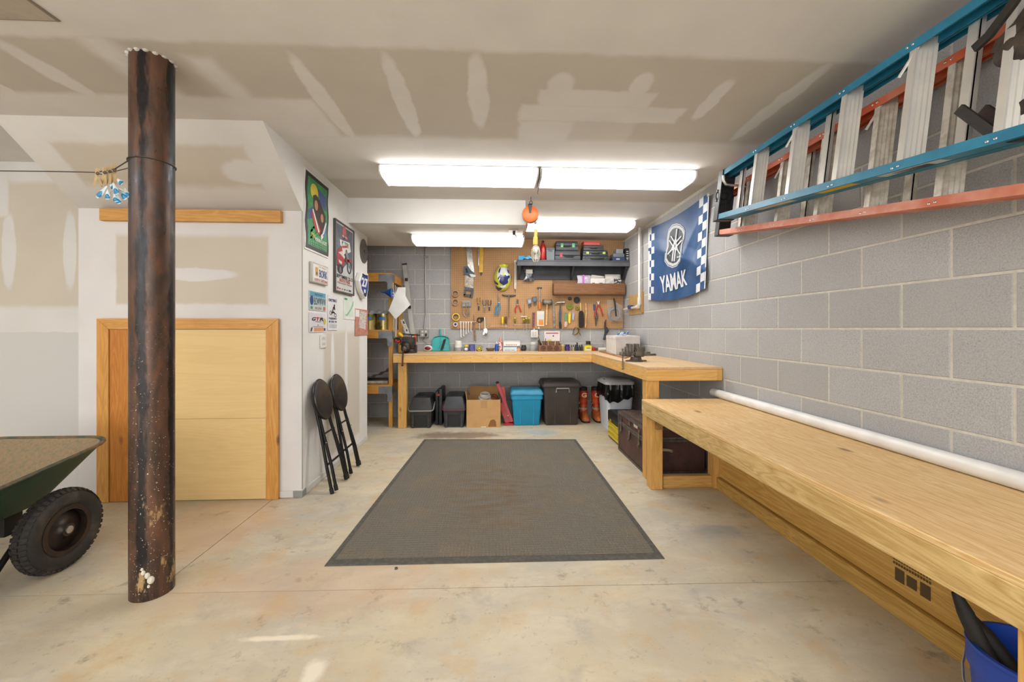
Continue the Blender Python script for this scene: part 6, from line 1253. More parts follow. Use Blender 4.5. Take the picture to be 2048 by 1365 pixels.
pliers('small black and yellow pliers hanging handles up at the left of the pegboard', [(392, 775), (402, 775)], (396, 728), [(390, 720), (380, 685), (382, 643)], [(402, 720), (411, 685), (408, 643)], M('4A3E20', .5, c2='B8962A', ns=60), STD, .006)
pliers('grey-handled snips with white blades hanging left of the blue pliers', [(452, 795), (458, 795)], (455, 738), [(450, 730), (436, 700), (438, 668)], [(460, 730), (473, 700), (470, 668)], M('5A6066', .5), STL, .007)
pliers('black-handled pliers hanging nose down beside the snips', [(500, 778), (508, 778)], (506, 735), [(501, 728), (490, 705), (492, 668)], [(511, 728), (522, 705), (520, 668)], M('3A4048', .5), STD, .006)
pliers('large tongue-and-groove pliers with blue handles on the pegboard', [(590, 612), (612, 640)], (603, 690), [(598, 700), (575, 740), (566, 825)], [(606, 700), (612, 740), (592, 826)], M('3A86B0', .45), M('9C8A78', .4, .7), .011)
pliers('wire cutters with red handles hanging in the middle of the pegboard', [(788, 655), (800, 660)], (794, 712), [(788, 722), (770, 755), (774, 800)], [(802, 722), (818, 750), (832, 792)], REDP, STD, .009)
t = T('tee_handle', 'rusty T-shaped steel tool hanging on the pegboard', 'tool'); wtube(t, 'crossbar', STD, [(632, 612), (655, 622), (705, 624), (760, 622), (776, 618)], [.006, .012, .013, .012, .007], .02); wtube(t, 'shaft', M('8A7A70', .5, .5), [(705, 626), (704, 700), (703, 845)], [.014, .007, .006], .02)
for i, (x, y, m) in enumerate(((915, 690, M('6E7680', .45)), (968, 670, M('4E545C', .45)))):
    tt = T('hex_key_set', 'folding hex key set in a pale grey holder, left of two' if i == 0 else 'folding hex key set in a dark grey holder, right of two', 'hex keys', 'hex key sets on the pegboard'); wpoly(tt, 'holder', m, [(x - 24, y - 32), (x + 20, y - 40), (x + 26, y + 10), (x - 12, y + 24)], .006, .022)
    pt(tt, 'cable' if False else 'key', STD, *[('tube', [wp(x - 10 + 7 * k, y + 14 - 2 * k, .018), wp(x - 4 + 9 * k, y + 62 - 5 * k, .018)], .003, 6) for k in range(4)])['kind'] = 'stuff'; wpoly(tt, 'holder_face', M('9AA2AC', .4) if i == 0 else M('63686F', .4), [(x - 16, y - 22), (x + 12, y - 28), (x + 16, y + 4), (x - 8, y + 12)], .0285, .002)
t = T('tack_hammer', 'small hammer with an orange handle hanging on the pegboard', 'hammer'); wtube(t, 'head', STD, [(990, 545), (1005, 540), (1022, 545), (1042, 540)], [.004, .009, .012, .008], .02); wtube(t, 'shaft', STL, [(1021, 548), (1021, 700)], .007, .02); wtube(t, 'grip', ORP, [(1021, 692), (1022, 715), (1022, 760)], [.012, .018, .016], .02, 12)
# combination spanners on a rack
t = T('spanner_rack', 'thin steel rail holding five combination spanners', 'rack'); wtube(t, 'rail', M('C9B9A0', .4, .5), [(203, 888), (370, 890)], .004, .02); wtube(t, 'peg', STL, [(205, 878), (206, 896)], .003, .02); wtube(t, 'peg', STL, [(370, 870), (369, 896)], .003, .02)
for i, (x, y1_) in enumerate(((213, 1060), (241, 1045), (267, 1022), (292, 1008), (319, 1000))):
    tt = T('spanner', ('longest steel combination spanner, first from the left on the rail', 'steel combination spanner, second from the left on the rail', 'steel combination spanner, middle one on the rail', 'steel combination spanner, fourth from the left on the rail', 'shortest steel combination spanner, last on the rail')[i], 'spanner', 'combination spanners'); k = 1 - .1 * i; SP = M('D3D0CA', .3, .8)
    wtube(tt, 'shank', SP, [(x, 905), (x + (2 - i), y1_ - 14)], .0055 * k + .001, .024, 8, .6); pt(tt, 'ring_end', SP, ('torus', wp(x, 898, .024), .010 * k, .0045, (0, 1, 0), 16, 6)); xx = x + 2 - i
    wtube(tt, 'jaw_end', SP, [(xx - 10 * k, y1_ + 4), (xx - 9 * k, y1_ - 8), (xx, y1_ - 14), (xx + 9 * k, y1_ - 10), (xx + 9 * k, y1_ + 1)], .0045, .024)
S('file', RSTY, 'rusty flat file hanging right of the spanners', 'file', ('tube', [wp(344, 822, .02), wp(346, 860, .02), wp(350, 900, .02), wp(357, 1088, .02)], [.006, .007, .012, .012], 8, False, True, .4))
t = T('scissors', 'black-handled scissors hanging on the pegboard', 'scissors'); pt(t, 'handle', BLKP, ('torus', wp(405, 872, .02), .03, .008, (0, 1, 0), 20, 8)); pt(t, 'handle', BLKP, ('torus', wp(430, 862, .024), .018, .007, (0, 1, 0), 18, 8)); wtube(t, 'blade', STL, [(400, 908), (404, 950), (410, 1000)], [.012, .01, .002], .02, 8, .3); wtube(t, 'blade', STL, [(408, 905), (402, 950), (396, 935)], [.01, .008, .002], .023, 8, .3)
t = T('adjustable_wrench', 'large chrome adjustable wrench hanging at the bottom edge of the pegboard', 'wrench'); CHR = M('CFCDC8', .25, .85); wtube(t, 'handle', CHR, [(456, 842), (458, 870), (462, 965)], [.014, .01, .012], .02, 10, .6); wpoly(t, 'head', CHR, [(445, 965), (478, 960), (487, 985), (476, 1012), (462, 1000), (455, 1018), (440, 1028), (442, 1000), (452, 985)], .012, .016); wpoly(t, 'moving_jaw', STD, [(470, 1012), (488, 1008), (474, 1035), (462, 1040)], .014, .012)
def rack(x0, x1, y, lab): tt = T('tool_rail', lab, 'rack'); wtube(tt, 'rail', STL, [(x0, y), (x1, y)], .003, .03); wtube(tt, 'bracket', STL, [(x0, y), (x0, y - 14)], .003, .015); wtube(tt, 'bracket', STL, [(x1, y), (x1, y - 14)], .003, .015)
rack(515, 690, 935, 'short wire rail holding the yellow and brown screwdrivers'); rack(752, 930, 922, 'wire rail holding the clear-handled screwdrivers')
def driver(x, y0, y1, y2, m, lab, r=.013, m2=None):
    tt = T('screwdriver', lab, 'screwdriver', 'screwdrivers on the pegboard'); wtube(tt, 'handle', m, [(x, y0), (x, y0 + 8), (x + .5, y1 - 14), (x + 1, y1)], [r * .7, r, r * .95, r * .6], .034, 10); wtube(tt, 'shaft', STL, [(x + 1, y1), (x + 2, y2)], .0032, .034, 6)
    if m2: wtube(tt, 'handle_band', m2, [(x, y0 + 4), (x, y0 + 16)], r * 1.08, .034, 10)
driver(641, 838, 912, 950, YLP, 'screwdriver with a yellow handle on the wire rail', .016); driver(675, 838, 912, 965, M('5A4030', .5), 'screwdriver with a brown handle beside the yellow one', .016)
AMB = M('8E8420', .3, c2='2A2818', ns=70)
for i, (x, y0) in enumerate(((767, 842), (856, 856), (883, 846), (912, 842))): driver(x, y0, 908, 1025 - 20 * (i % 2), AMB, ('black and yellow screwdriver standing alone at the left of its rail', 'black and yellow screwdriver, shortest in the group of three', 'black and yellow screwdriver, middle of the group of three', 'black and yellow screwdriver at the right end of its rail')[i], .013, M('C9C040', .4))
t = T('float_gauge', 'cream T-shaped gauge on a thin wire above the screwdrivers', 'tool'); wtube(t, 'bar', M('D8D2C0', .5), [(828, 838), (892, 840)], .007, .02); wtube(t, 'wire', STD, [(862, 836), (864, 770), (866, 712)], .002, .015)
t = T('drill_gauge', 'narrow maroon drill gauge hanging on the pegboard', 'gauge'); wpoly(t, 'strip', M('7A4248', .5), [(946, 795), (973, 795), (968, 948), (944, 948)], .005, .006)
for y in (812, 850, 885, 915): pt(t, 'slot', M('3A1E22', .6), ('lathe', [(.007, 0), (.007, .001)], wp(958, y, .012), (0, 1, 0), 12))
t = T('blister_pack', 'white blister pack with an orange panel hanging on the pegboard', 'package'); wpoly(t, 'card', M('D9D2C8', .5), [(993, 782), (1068, 782), (1067, 935), (995, 935)], .005, .01); wpoly(t, 'panel', M('E0852A', .5), [(1010, 875), (1060, 875), (1060, 925), (1010, 925)], .0152, .001); wpoly(t, 'blister', M('C4C9C9', .2), [(1008, 815), (1060, 815), (1060, 868), (1008, 868)], .0152, .008)
t = T('mallet', 'wooden-handled mallet with a grey head hanging on the pegboard', 'mallet'); c_ = wp(1098, 694, .045); pt(t, 'head', M('6E6458', .6, c2='8A8070', ns=20), ('cyl', wp(1055, 690, .045), wp(1142, 690, .045), .034, None, 20)); pt(t, 'cap', M('4E4A44', .5), ('cyl', wp(1050, 690, .045), wp(1066, 690, .045), .037, None, 20)); pt(t, 'cap', M('4E4A44', .5), ('cyl', wp(1128, 690, .045), wp(1145, 690, .045), .037, None, 20)); wtube(t, 'handle', WHN, [(1097, 705), (1094, 780), (1088, 925)], [.011, .012, .015], .045, 10)
S('steel_bar', M('8E8A82', .4, .7, c2='6A6258', ns=30), 'flat worn steel scraper hanging between the mallet and the claw hammer', 'scraper', ('prism', [wp(x, y, .02) for x, y in ((1152, 675), (1166, 675), (1185, 930), (1176, 948), (1160, 945))], (0, .01, 0)))
t = T('claw_hammer', 'claw hammer with a blue-grey grip hanging on the pegboard', 'hammer'); wtube(t, 'head', STL, [(1178, 706), (1200, 694), (1232, 692), (1250, 693)], [.004, .011, .016, .014], .03, 10); wtube(t, 'face', STL, [(1250, 693), (1262, 693), (1278, 692)], [.012, .017, .016], .03, 12); wtube(t, 'shaft', STD, [(1233, 700), (1232, 790)], .010, .03); wtube(t, 'grip', M('45526A', .5), [(1232, 760), (1230, 800), (1228, 890)], [.012, .017, .016], .03, 10); wtube(t, 'butt', M('26282E', .5), [(1228, 888), (1232, 925), (1234, 962)], [.016, .018, .015], .03, 10)
for x, y, r, m, lab in ((1328, 655, 18, BLKP, 'small black rubber disc above the green scouring disc'), (1400, 669, 32, M('26282A', .6), 'large black rubber disc on the pegboard'), (1328, 735, 34, M('77802A', .8, c2='5E6620', ns=60, bump=.6, bs=150), 'large green scouring disc on the pegboard'), (1403, 748, 22, M('8A8430', .8, c2='6E6A22', ns=60), 'small olive abrasive disc right of the green one')):
    tt = T('abrasive_disc', lab, 'disc', 'abrasive discs on the pegboard'); k = .00135 * r; pt(tt, 'disc', m, ('lathe', [(k * .95, 0), (k, .004), (k, .016), (k * .9, .02), (k * .4, .02), (k * .35, .014), (.002, .014)], wp(x, y, .003), (0, -1, 0), 26)); pt(tt, 'centre_pin', STD, ('lathe', [(.004, 0), (.004, .01)], wp(x, y, .017), (0, -1, 0), 8))
for x, y0, y1, m, m2, lab in ((1287, 795, 945, M('5E8E6A', .5), M('C9A8A0', .5), 'utility knife with a green handle and pink base'), (1326, 798, 912, M('E6D21E', .45), None, 'bright yellow utility knife'), (1364, 788, 882, M('A9AAB8', .5), None, 'pale grey utility knife right of the yellow one')):
    tt = T('utility_knife', lab, 'knife', 'utility knives on the pegboard'); wpoly(tt, 'handle', m, [(x - 8, y0), (x + 10, y0), (x + 14, y0 + 25), (x + (11 if m2 else 6), y1 - (58 if m2 else 12)), (x - 4, y1 - (56 if m2 else 0)), (x - 12, y1 - (62 if m2 else 20)), (x - 11, y0 + 20)], .006, .016)
    if m2: wpoly(tt, 'base', m2, [(x - 10, y1 - 56), (x + 12, y1 - 58), (x + 20, y1 - 30), (x + 6, y1), (x - 16, y1)], .006, .016)
    pt(tt, 'hang_hole', BLKP, ('lathe', [(.005, 0), (.005, .001)], wp(x + 1, y0 + 10, .0225), (0, -1, 0), 10))
t = T('bench_brush', 'black bristle brush with a short wooden handle hanging on the pegboard', 'brush'); wtube(t, 'handle', WHN, [(1439, 698), (1438, 720), (1440, 790)], [.008, .013, .01], .03, 10); pt(t, 'bristle', M('1F1C1A', .95, c2='37302A', ns=120, bump=.8, bs=200), ('loft', [[wp(x0, y, .055), wp(x1, y, .055), wp(x1, y, .006), wp(x0, y, .006)] for x0, x1, y in ((1432, 1458, 778), (1420, 1472, 800), (1419, 1476, 860), (1420, 1474, 935), (1428, 1462, 952))]))
S('dowel', WHN, 'bare wooden handle hanging right of the black brush', 'stick', ('tube', [wp(1491, 698, .02), wp(1494, 720, .02), wp(1497, 800, .02), wp(1488, 950, .02)], [.008, .011, .013, .012], 10))
t = T('wire_coil', 'small coil of coloured wires hanging below the pegboard', 'wire')
for i, (m, dx) in enumerate((('1E1C1A', 0), ('A02A20', 8), ('B8A03A', 16), ('3A4A2A', -6))): wtube(t, 'wire', M(m, .5), [(1392, 940), (1372 + dx, 975), (1362 + dx, 1020), (1380 + dx, 1030), (1410, 1010 + dx), (1425 + dx, 970), (1400, 945), (1430, 1010 + dx), (1442, 1035)], .0026, .02 + .004 * i, 6)
pliers('locking cutter with red handles hanging at the right of the pegboard', [(1612, 678), (1632, 676)], (1622, 712), [(1614, 722), (1598, 765), (1582, 840)], [(1632, 722), (1650, 765), (1668, 832)], REDP, M('D6D0CA', .35, .6), .010)
t = T('multi_tool', 'grey needle-nose tool with a blue grip behind the red-handled cutter', 'pliers'); wtube(t, 'grip', M('3F4C78', .5), [(1578, 712), (1580, 735), (1584, 775)], [.014, .017, .013], .012, 10); wtube(t, 'jaw', STD, [(1590, 790), (1600, 850), (1596, 935)], [.015, .022, .004], .012, 10); wtube(t, 'jaw', M('8A4A48', .5), [(1608, 800), (1612, 850)], [.012, .012], .016, 8)
t = T('hose_coil', 'coiled grey hose in a clear bag hanging at the right of the pegboard', 'hose'); b = B()
pt(t, 'hose', M('7A838C', .4), *[('torus', wp(1785 + 2 * k, 812 + 2 * k, .02 + .009 * k), .084 - .003 * k, .0105, (0, 1, 0), 32, 8) for k in range(3)])['kind'] = 'stuff'; wtube(t, 'hose_tail', M('8B9299', .4), [(1800, 690), (1820, 740), (1838, 790), (1838, 840)], .008, .045); pt(t, 'bag', M('D8D4D0', .2, alpha=.1), ('prism', [wp(x, y, .06) for x, y in ((1708, 662), (1775, 668), (1866, 730), (1858, 888), (1728, 885), (1715, 760))], (0, .004, 0))); wtube(t, 'strap', BLKP, [(1778, 648), (1790, 690), (1797, 770), (1803, 835)], [.009, .012, .010, .010], .066, 8, .5)
t = T('folded_umbrella', 'folded black and maroon cloth strap hanging below the right end of the pegboard', 'strap'); wtube(t, 'strap', M('3A2A32', .7, c2='5A3A40', ns=40), [(1700, 868), (1692, 900), (1690, 960)], [.006, .013, .018], .03, 8, .5); wtube(t, 'strap', M('24262E', .7, c2='4A4E58', ns=40), [(1695, 950), (1710, 980), (1690, 1030), (1680, 1078)], [.018, .03, .016, .02], .035, 8, .5)
t = T('plug_cord', 'short grey cord with an orange-handled tester hanging by the white outlet box', 'cord'); wtube(t, 'head', M('CFCBC2', .5), [(1012, 944), (1012, 965)], [.012, .014], .0); wtube(t, 'wire', STD, [(1012, 965), (1006, 990), (1010, 1020)], .004, .0); wtube(t, 'probe', ORP, [(1010, 1018), (1014, 1040)], .006, .0)
# ================================================================ SIGNS ON THE CLOSET SIDE WALL
def side_panel(px, lift=.001):            # px: TL, TR, BR, BL on the plane of the wall
    q = [UX(x, y, XS + lift) for x, y in px]; y0, y1 = (q[0].y + q[3].y) / 2, (q[1].y + q[2].y) / 2
    z0, z1_ = (q[2].z + q[3].z) / 2, (q[0].z + q[1].z) / 2
    return (XS + lift, y0, y1, z0, z1_)
def sheet(t, nm, m, q, th, bev=0): X, y0, y1, z0, zz = q; pt(t, nm, m, ('box', X, X + th, y0, y1, z0, zz, bev)); return Panel((X + th, y0, z0), (0, y1 - y0, 0), (0, 0, zz - z0), .0007)
def rect(u0, v0, u1, v1): return [(u0, v0), (u1, v0), (u1, v1), (u0, v1)]
PW, PK, PG = M('E4E2DE', .5), M('191818', .5), M('2E7A48', .5, c2='3C9458', ns=18)
q = side_panel([(607, 334), (656, 374), (655.6, 517), (609, 497.6)])
t = T('poster', 'green and black concert poster with a yellow moon, nearest on the white wall', 'poster')
pn = sheet(t, 'backing', PW, q, .006); wav = lambda v: .018 * math.sin(v * 14)
pn.poly(t, 'border', PK, [(.02 + wav(v / 12), v / 12 * .96 + .02) for v in range(13)] + [(.98 + wav(v / 12), v / 12 * .96 + .02) for v in range(12, -1, -1)])
pn.poly(t, 'picture', PG, [(.1 + wav(v / 12), v / 12 * .86 + .07) for v in range(13)] + [(.91 + wav(v / 12), v / 12 * .86 + .07) for v in range(12, -1, -1)], lift=2)
pn.poly(t, 'picture', M('3A4A86', .5), [(.12, .5), (.3, .58), (.26, .42), (.12, .38)], [(.5, .86), (.85, .82), (.85, .62), (.6, .7)], lift=3); pn.disc(t, 'picture', M('D8C23A', .5), (.36, .78, .15, .9), lift=3)
BRN, TANP = M('3A2620', .6), M('B98C62', .6)
pn.poly(t, 'picture', BRN, [(.3, .72), (.42, .76), (.58, .72), (.7, .64), (.84, .56), (.86, .34), (.74, .26), (.6, .24), (.44, .3), (.34, .45)], lift=4); pn.disc(t, 'picture', TANP, (.43, .62, .07, 1.3), (.68, .5, .06, 1.3), lift=5)
pn.poly(t, 'picture', M('B8403A', .6), [(.24, .52), (.36, .48), (.62, .32), (.56, .26), (.4, .3), (.28, .42)], lift=5); pn.poly(t, 'picture', PW, [(.27, .54), (.31, .55), (.56, .3), (.52, .28)], [(.62, .26), (.7, .3), (.84, .48), (.88, .46), (.74, .26), (.64, .2)], lift=6); pn.poly(t, 'picture', M('4A7AB8', .6), [(.7, .28), (.76, .3), (.88, .46), (.86, .36), (.76, .24)], lift=7)
b_ = random.Random(8); pn.poly(t, 'foliage', M('4FB070', .6, c2='1C5A34', ns=120), *[[(u, v), (u + .1, v + .02), (u + .05, v + .055)] for u, v in [(.12 + .7 * b_.random(), .1 + .2 * b_.random()) for _ in range(26)]], lift=3)
pn.text(t, 'lettering', M('D8C83A', .5), 'My', .2, .38, .17, .24, 8, .02, .3); pn.text(t, 'lettering', PW, 'MORNING JACKET', .36, .88, .14, .2, 8, .02); pn.text(t, 'lettering', M('7AC08A', .5), 'LIVE IN CONCERT\nALL NIGHT SHOW', .28, .86, .07, .12, 8) if False else pn.poly(t, 'print', M('6AA87A', .5), *[rect(.2 + .075 * i, .085 + .03 * j, .25 + .075 * i, .098 + .03 * j) for i in range(9) for j in range(2)], lift=8)
q = side_panel([(667.6, 442), (704.5, 462), (703.4, 589.5), (667, 582.4)])
t = T('poster', 'framed motocross race poster with a rider in red, beside the round saw blade', 'poster'); pn = sheet(t, 'backing', M('C9C7C4', .5), q, .012)
X, y0, y1, zz0, zz1 = q
for nm, bx in (('frame_bar', (y0 - .01, y0 + .006, zz0 - .01, zz1 + .01)), ('frame_bar', (y1 - .006, y1 + .01, zz0 - .01, zz1 + .01)), ('frame_bar', (y0 + .0065, y1 - .0065, zz1 - .004, zz1 + .01)), ('frame_bar', (y0 + .0065, y1 - .0065, zz0 - .01, zz0 + .006))): pt(t, nm, M('4A4744', .4), ('box', XS + .0005, XS + .022, *bx, .001))
pn.poly(t, 'picture', M('4E5462', .5, c2='6A7080', ns=18), rect(.05, .36, .95, .97)); pn.poly(t, 'picture', M('BFC0C2', .5), [(.05, .25), (.95, .25), (.95, .36), (.8, .5), (.5, .4), (.3, .3), (.05, .34)], lift=2)
pn.disc(t, 'picture', M('C8665A', .5), (.48, .9, .1, 1.2), lift=2); pn.poly(t, 'picture', M('B8342E', .5), rect(.34, .81, .66, .86), lift=2); pn.poly(t, 'picture', PW, [(.24, .76), (.78, .79), (.84, .66), (.7, .62), (.4, .66), (.26, .68)], lift=2); pn.text(t, 'lettering', PK, 'MOTOX', .34, .7, .69, .76, 4, .02); pn.text(t, 'lettering', PW, 'RED BULL', .36, .64, .82, .85, 4, .02)
pn.poly(t, 'picture', M('A82A34', .5), [(.08, .44), (.1, .58), (.26, .66), (.42, .58), (.5, .46), (.36, .38), (.14, .38)], lift=4); pn.poly(t, 'picture', M('2A2A2E', .5), [(.42, .64), (.6, .66), (.7, .58), (.68, .48), (.52, .46), (.46, .54)], [(.1, .38), (.3, .36), (.44, .4), (.38, .32), (.16, .28)], lift=3)
b = B()
def pring(u, v, ru, rv, wd, lift):
    bb = B(); n = 22; R0 = [[pn.p(u + (ru - wd * k) * math.cos(2 * math.pi * i / n), v + (rv - wd * k * .45) * math.sin(2 * math.pi * i / n), pn.th * lift) for i in range(n)] for k in (0, 1)]; bb.loft(R0, False); return bb
pn.disc(t, 'picture', M('D9D6D2', .5), (.44, .66, .1, 1.2), lift=5); pn.poly(t, 'picture', M('B8342E', .5), [(.34, .68), (.6, .72), (.62, .69), (.36, .65)], [(.52, .5), (.8, .54), (.9, .5), (.6, .47)], lift=6); pn.poly(t, 'picture', M('D6CFC8', .5), [(.14, .56), (.34, .6), (.5, .54), (.46, .5), (.3, .54)], [(.16, .46), (.34, .44), (.3, .4), (.18, .42)], lift=6); pn.poly(t, 'picture', M('8E9096', .5), [(.5, .62), (.56, .63), (.74, .42), (.7, .41)], [(.58, .62), (.63, .63), (.8, .43), (.76, .42)], lift=6); pn.disc(t, 'picture', M('6A6C72', .5), (.74, .41, .03, 1), (.24, .32, .06, 1), lift=7)
pt(t, 'picture', M('242428', .5), pring(.74, .41, .13, .105, .05, 5.5)); pt(t, 'picture', M('2A2A2E', .5), pring(.24, .33, .15, .07, .06, 5.5)); pn.text(t, 'lettering', M('2A2A2C', .5), 'SEPTEMBER 22-23', .07, .95, .2, .25, 3, .02); pn.text(t, 'lettering', M('C04A44', .5), 'BUDDS CREEK', .22, .82, .15, .195, 3, .02); pn.text(t, 'lettering', M('4A4A4C', .5), 'Mechanicsville, Maryland', .12, .9, .11, .145, 3)
pn.poly(t, 'print', M('8A3030', .5), rect(.1, .035, .16, .065), rect(.2, .04, .28, .055), rect(.34, .04, .4, .055), lift=2); pn.poly(t, 'print', M('3A3A3C', .5), rect(.46, .04, .54, .055), rect(.6, .04, .66, .055), rect(.72, .035, .86, .06), lift=2)
# round saw blade
c_ = UX(726.5, 503, XS); t = T('saw_blade', 'round steel circular saw blade hung on the white wall', 'saw blade'); R_ = .127; b = B(); n = 40
pts = []
for i in range(n): 
    a = 2 * math.pi * i / n; pts += [(R_ * math.cos(a), R_ * math.sin(a)), (R_ * .955 * math.cos(a + .04), R_ * .955 * math.sin(a + .04))]
b.prism([(XS + .008, c_.y + p, c_.z + r_) for p, r_ in pts], (.003, 0, 0)); pt(t, 'blade', M('8E8982', .3, .8, c2='6E6963', ns=20), b, ang=20); pt(t, 'arbor', M('2A2826', .4), ('lathe', [(.012, 0), (.012, .003)], (XS + .0112, c_.y, c_.z), (1, 0, 0), 16)); pt(t, 'nail', STD, ('cyl', (XS - .001, c_.y, c_.z + .008), (XS + .02, c_.y, c_.z + .008), .003))
# number plate 27
def sp(x, y, X): return UX(x, y, X)
t = T('number_plate', 'blue and white motocross number plate reading 27 on the white wall', 'number plate'); XN = XS + .05
out = [(724, 545), (736.5, 547), (737.5, 560), (737, 580), (733, 598), (730, 598), (722, 580), (719, 562)]
o3 = [sp(x, y, XN) for x, y in out]; cen = sum(o3, V()) / len(o3); cen.x = XN
b = B(); b.loft([[p + V((-.045, 0, 0)) for p in o3], [p + V((-.008, 0, 0)) for p in o3], [p.lerp(cen, .06) for p in o3]]); pt(t, 'plate', PW, b)
b = B(); b.prism([p.lerp(cen, .17) + V((.0005, 0, 0)) for p in o3], (.001, 0, 0)); pt(t, 'field', M('24408E', .45), b)
ya, yb = min(p.y for p in o3), max(p.y for p in o3); za, zb_ = min(p.z for p in o3), max(p.z for p in o3); pn = Panel((XN + .0018, ya, za), (0, yb - ya, 0), (0, 0, zb_ - za), .0007)
pn.text(t, 'lettering', PW, '27', .2, .86, .42, .76, 1, .04); pn.poly(t, 'print_band', PK, [(.28, .84), (.78, .81), (.8, .87), (.28, .91)], [(.4, .14), (.62, .06), (.74, .26), (.56, .2)]); pn.poly(t, 'print', PW, rect(.46, .22, .62, .34))
# licence plates
def plate(px, lab, th=.006): tt = T('license_plate', lab, 'license plate', 'license plates on the white wall'); return tt, side_panel(px)
t, q = plate([(617.5, 524), (652, 533.5), (650.5, 571.6), (618.5, 565)], 'license plate reading BORK in a pale thick frame'); pn = sheet(t, 'frame', M('B9B6AE', .4), q, .02, .004)
pn.poly(t, 'field', PW, rect(.08, .08, .95, .92)); pn.text(t, 'lettering', M('2E4F8E', .5), 'BORK', .42, .93, .32, .72, 3, .02); pn.text(t, 'lettering', M('B8443A', .5), 'NORTH CAROLINA', .14, .94, .1, .24, 3, .01); pn.poly(t, 'print', M('C9A24A', .5), rect(.2, .36, .36, .78), lift=2); pn.poly(t, 'print', M('4A5A8A', .5), rect(.24, .42, .32, .55), lift=3); pn.text(t, 'lettering', M('C0706A', .5), 'FIRST IN FLIGHT', .4, .9, .8, .88, 3)
t, q = plate([(617.5, 580.5), (651, 588), (650.5, 624), (617.5, 620)], 'pale blue Virginia license plate reading BOWWWW'); pn = sheet(t, 'plate', M('B9CFCF', .4), q, .004, .001)
pn.poly(t, 'field', M('5EA3BC', .45), rect(.03, .72, .97, .97)); pn.text(t, 'lettering', M('22304A', .5), 'BOWWWW', .27, .98, .3, .7, 3, .0); pn.disc(t, 'print', M('24428A', .5), (.13, .52, .1, 1.2), lift=2); pn.text(t, 'lettering', M('B8605A', .5), 'VIRGINIA', .3, .72, .07, .2, 3, .01); pn.text(t, 'lettering', M('2A4A6A', .5), 'SPACE FLIGHT', .3, .8, .8, .9, 3); pn.poly(t, 'print', M('C8635A', .5), rect(.82, .05, .96, .24), lift=2); pn.poly(t, 'print', M('4A8A5A', .5), rect(.07, .07, .18, .2), lift=2)
t, q = plate([(617.5, 624), (650.5, 629), (650, 666), (617, 664.5)], 'white GTR novelty license plate below the Virginia plate'); pn = sheet(t, 'plate', M('DAD6DC', .4), q, .004, .001)
pn.text(t, 'lettering', PK, 'G', .15, .38, .6, .78, 3, .03, .2); pn.text(t, 'lettering', M('C0282A', .5), 'T', .4, .6, .6, .78, 3, .04, .2); pn.text(t, 'lettering', PK, 'R', .6, .84, .6, .78, 3, .03, .2); pn.text(t, 'lettering', PK, '1', .07, .18, .06, .26, 3, .03, .2); pn.poly(t, 'print_band', M('D89A6A', .5), rect(.28, .06, .86, .24)); pn.poly(t, 'print', PK, rect(.2, .28, .85, .3), [(.48, .4), (.54, .4), (.51, .32)], rect(.35, .54, .7, .56)); pn.disc(t, 'print', M('C9C43A', .5), (.92, .58, .08, 1), lift=3); pn.poly(t, 'print', M('4A4478', .5), rect(.88, .08, .97, .22), lift=2)
q = side_panel([(654.6, 590), (673.3, 593), (673.3, 661.3), (654.6, 661.3)]); t = T('parking_sign', 'tall white sign reading DIRTBIKE PARKING ONLY with a rider silhouette', 'sign'); pn = sheet(t, 'plate', M('DEDEE2', .4), q, .005, .002); NV = M('27305E', .5)
X, y0, y1, zz0, zz1 = q
pn.text(t, 'lettering', NV, 'DIRTBIKE', .07, .93, .82, .9, 2, .02); pn.text(t, 'lettering', NV, 'PARKING', .1, .92, .31, .37, 2, .02); pn.text(t, 'lettering', NV, 'ONLY', .3, .72, .22, .28, 2, .02); pn.poly(t, 'arrow', NV, [(.08, .25), (.2, .29), (.2, .26), (.27, .26), (.27, .24), (.2, .24), (.2, .21)], [(.94, .25), (.82, .29), (.82, .26), (.75, .26), (.75, .24), (.82, .24), (.82, .21)]); pn.text(t, 'lettering', M('6A7080', .5), 'ALL OTHERS WILL BE', .12, .94, .135, .165, 2); pn.text(t, 'lettering', M('6A7080', .5), 'LEFT IN THE DUST', .12, .92, .08, .11, 2)
pt(t, 'rider_print', PK, pring(.3, .5, .14, .06, .04, 2)); pt(t, 'rider_print', PK, pring(.78, .44, .14, .06, .04, 2)); pn.poly(t, 'rider_print', PK, [(.3, .5), (.5, .56), (.7, .53), (.8, .46), (.72, .48), (.55, .5), (.4, .47)], [(.45, .56), (.55, .68), (.72, .7), (.78, .6), (.7, .58), (.62, .64), (.55, .56)], [(.6, .7), (.66, .76), (.76, .73), (.72, .69)])
q = side_panel([(686.6, 592.5), (708.5, 596), (710.5, 639.5), (686.6, 639.5)]); t = T('trail_map', 'white paper map with green shading, curling off the white wall', 'map'); pn = sheet(t, 'sheet', PW, q, .003)
pn.poly(t, 'print', M('8FB89A', .6), [(.1, .18), (.3, .25), (.6, .5), (.8, .8), (.88, .86), (.8, .6), (.55, .35), (.3, .14)]); pn.poly(t, 'print', M('3F8A5A', .6), rect(.06, .84, .3, .92)); pn.poly(t, 'print_field', M('D2DDD2', .6), rect(.04, .12, .8, .98), lift=.2)
q = side_panel([(709.6, 618.5), (736, 620), (735.5, 670.8), (709, 671.3)]); t = T('trail_map', 'pink and white topographic map sheet at the far end of the white wall', 'map'); X, y0, y1, zz0, zz1 = q
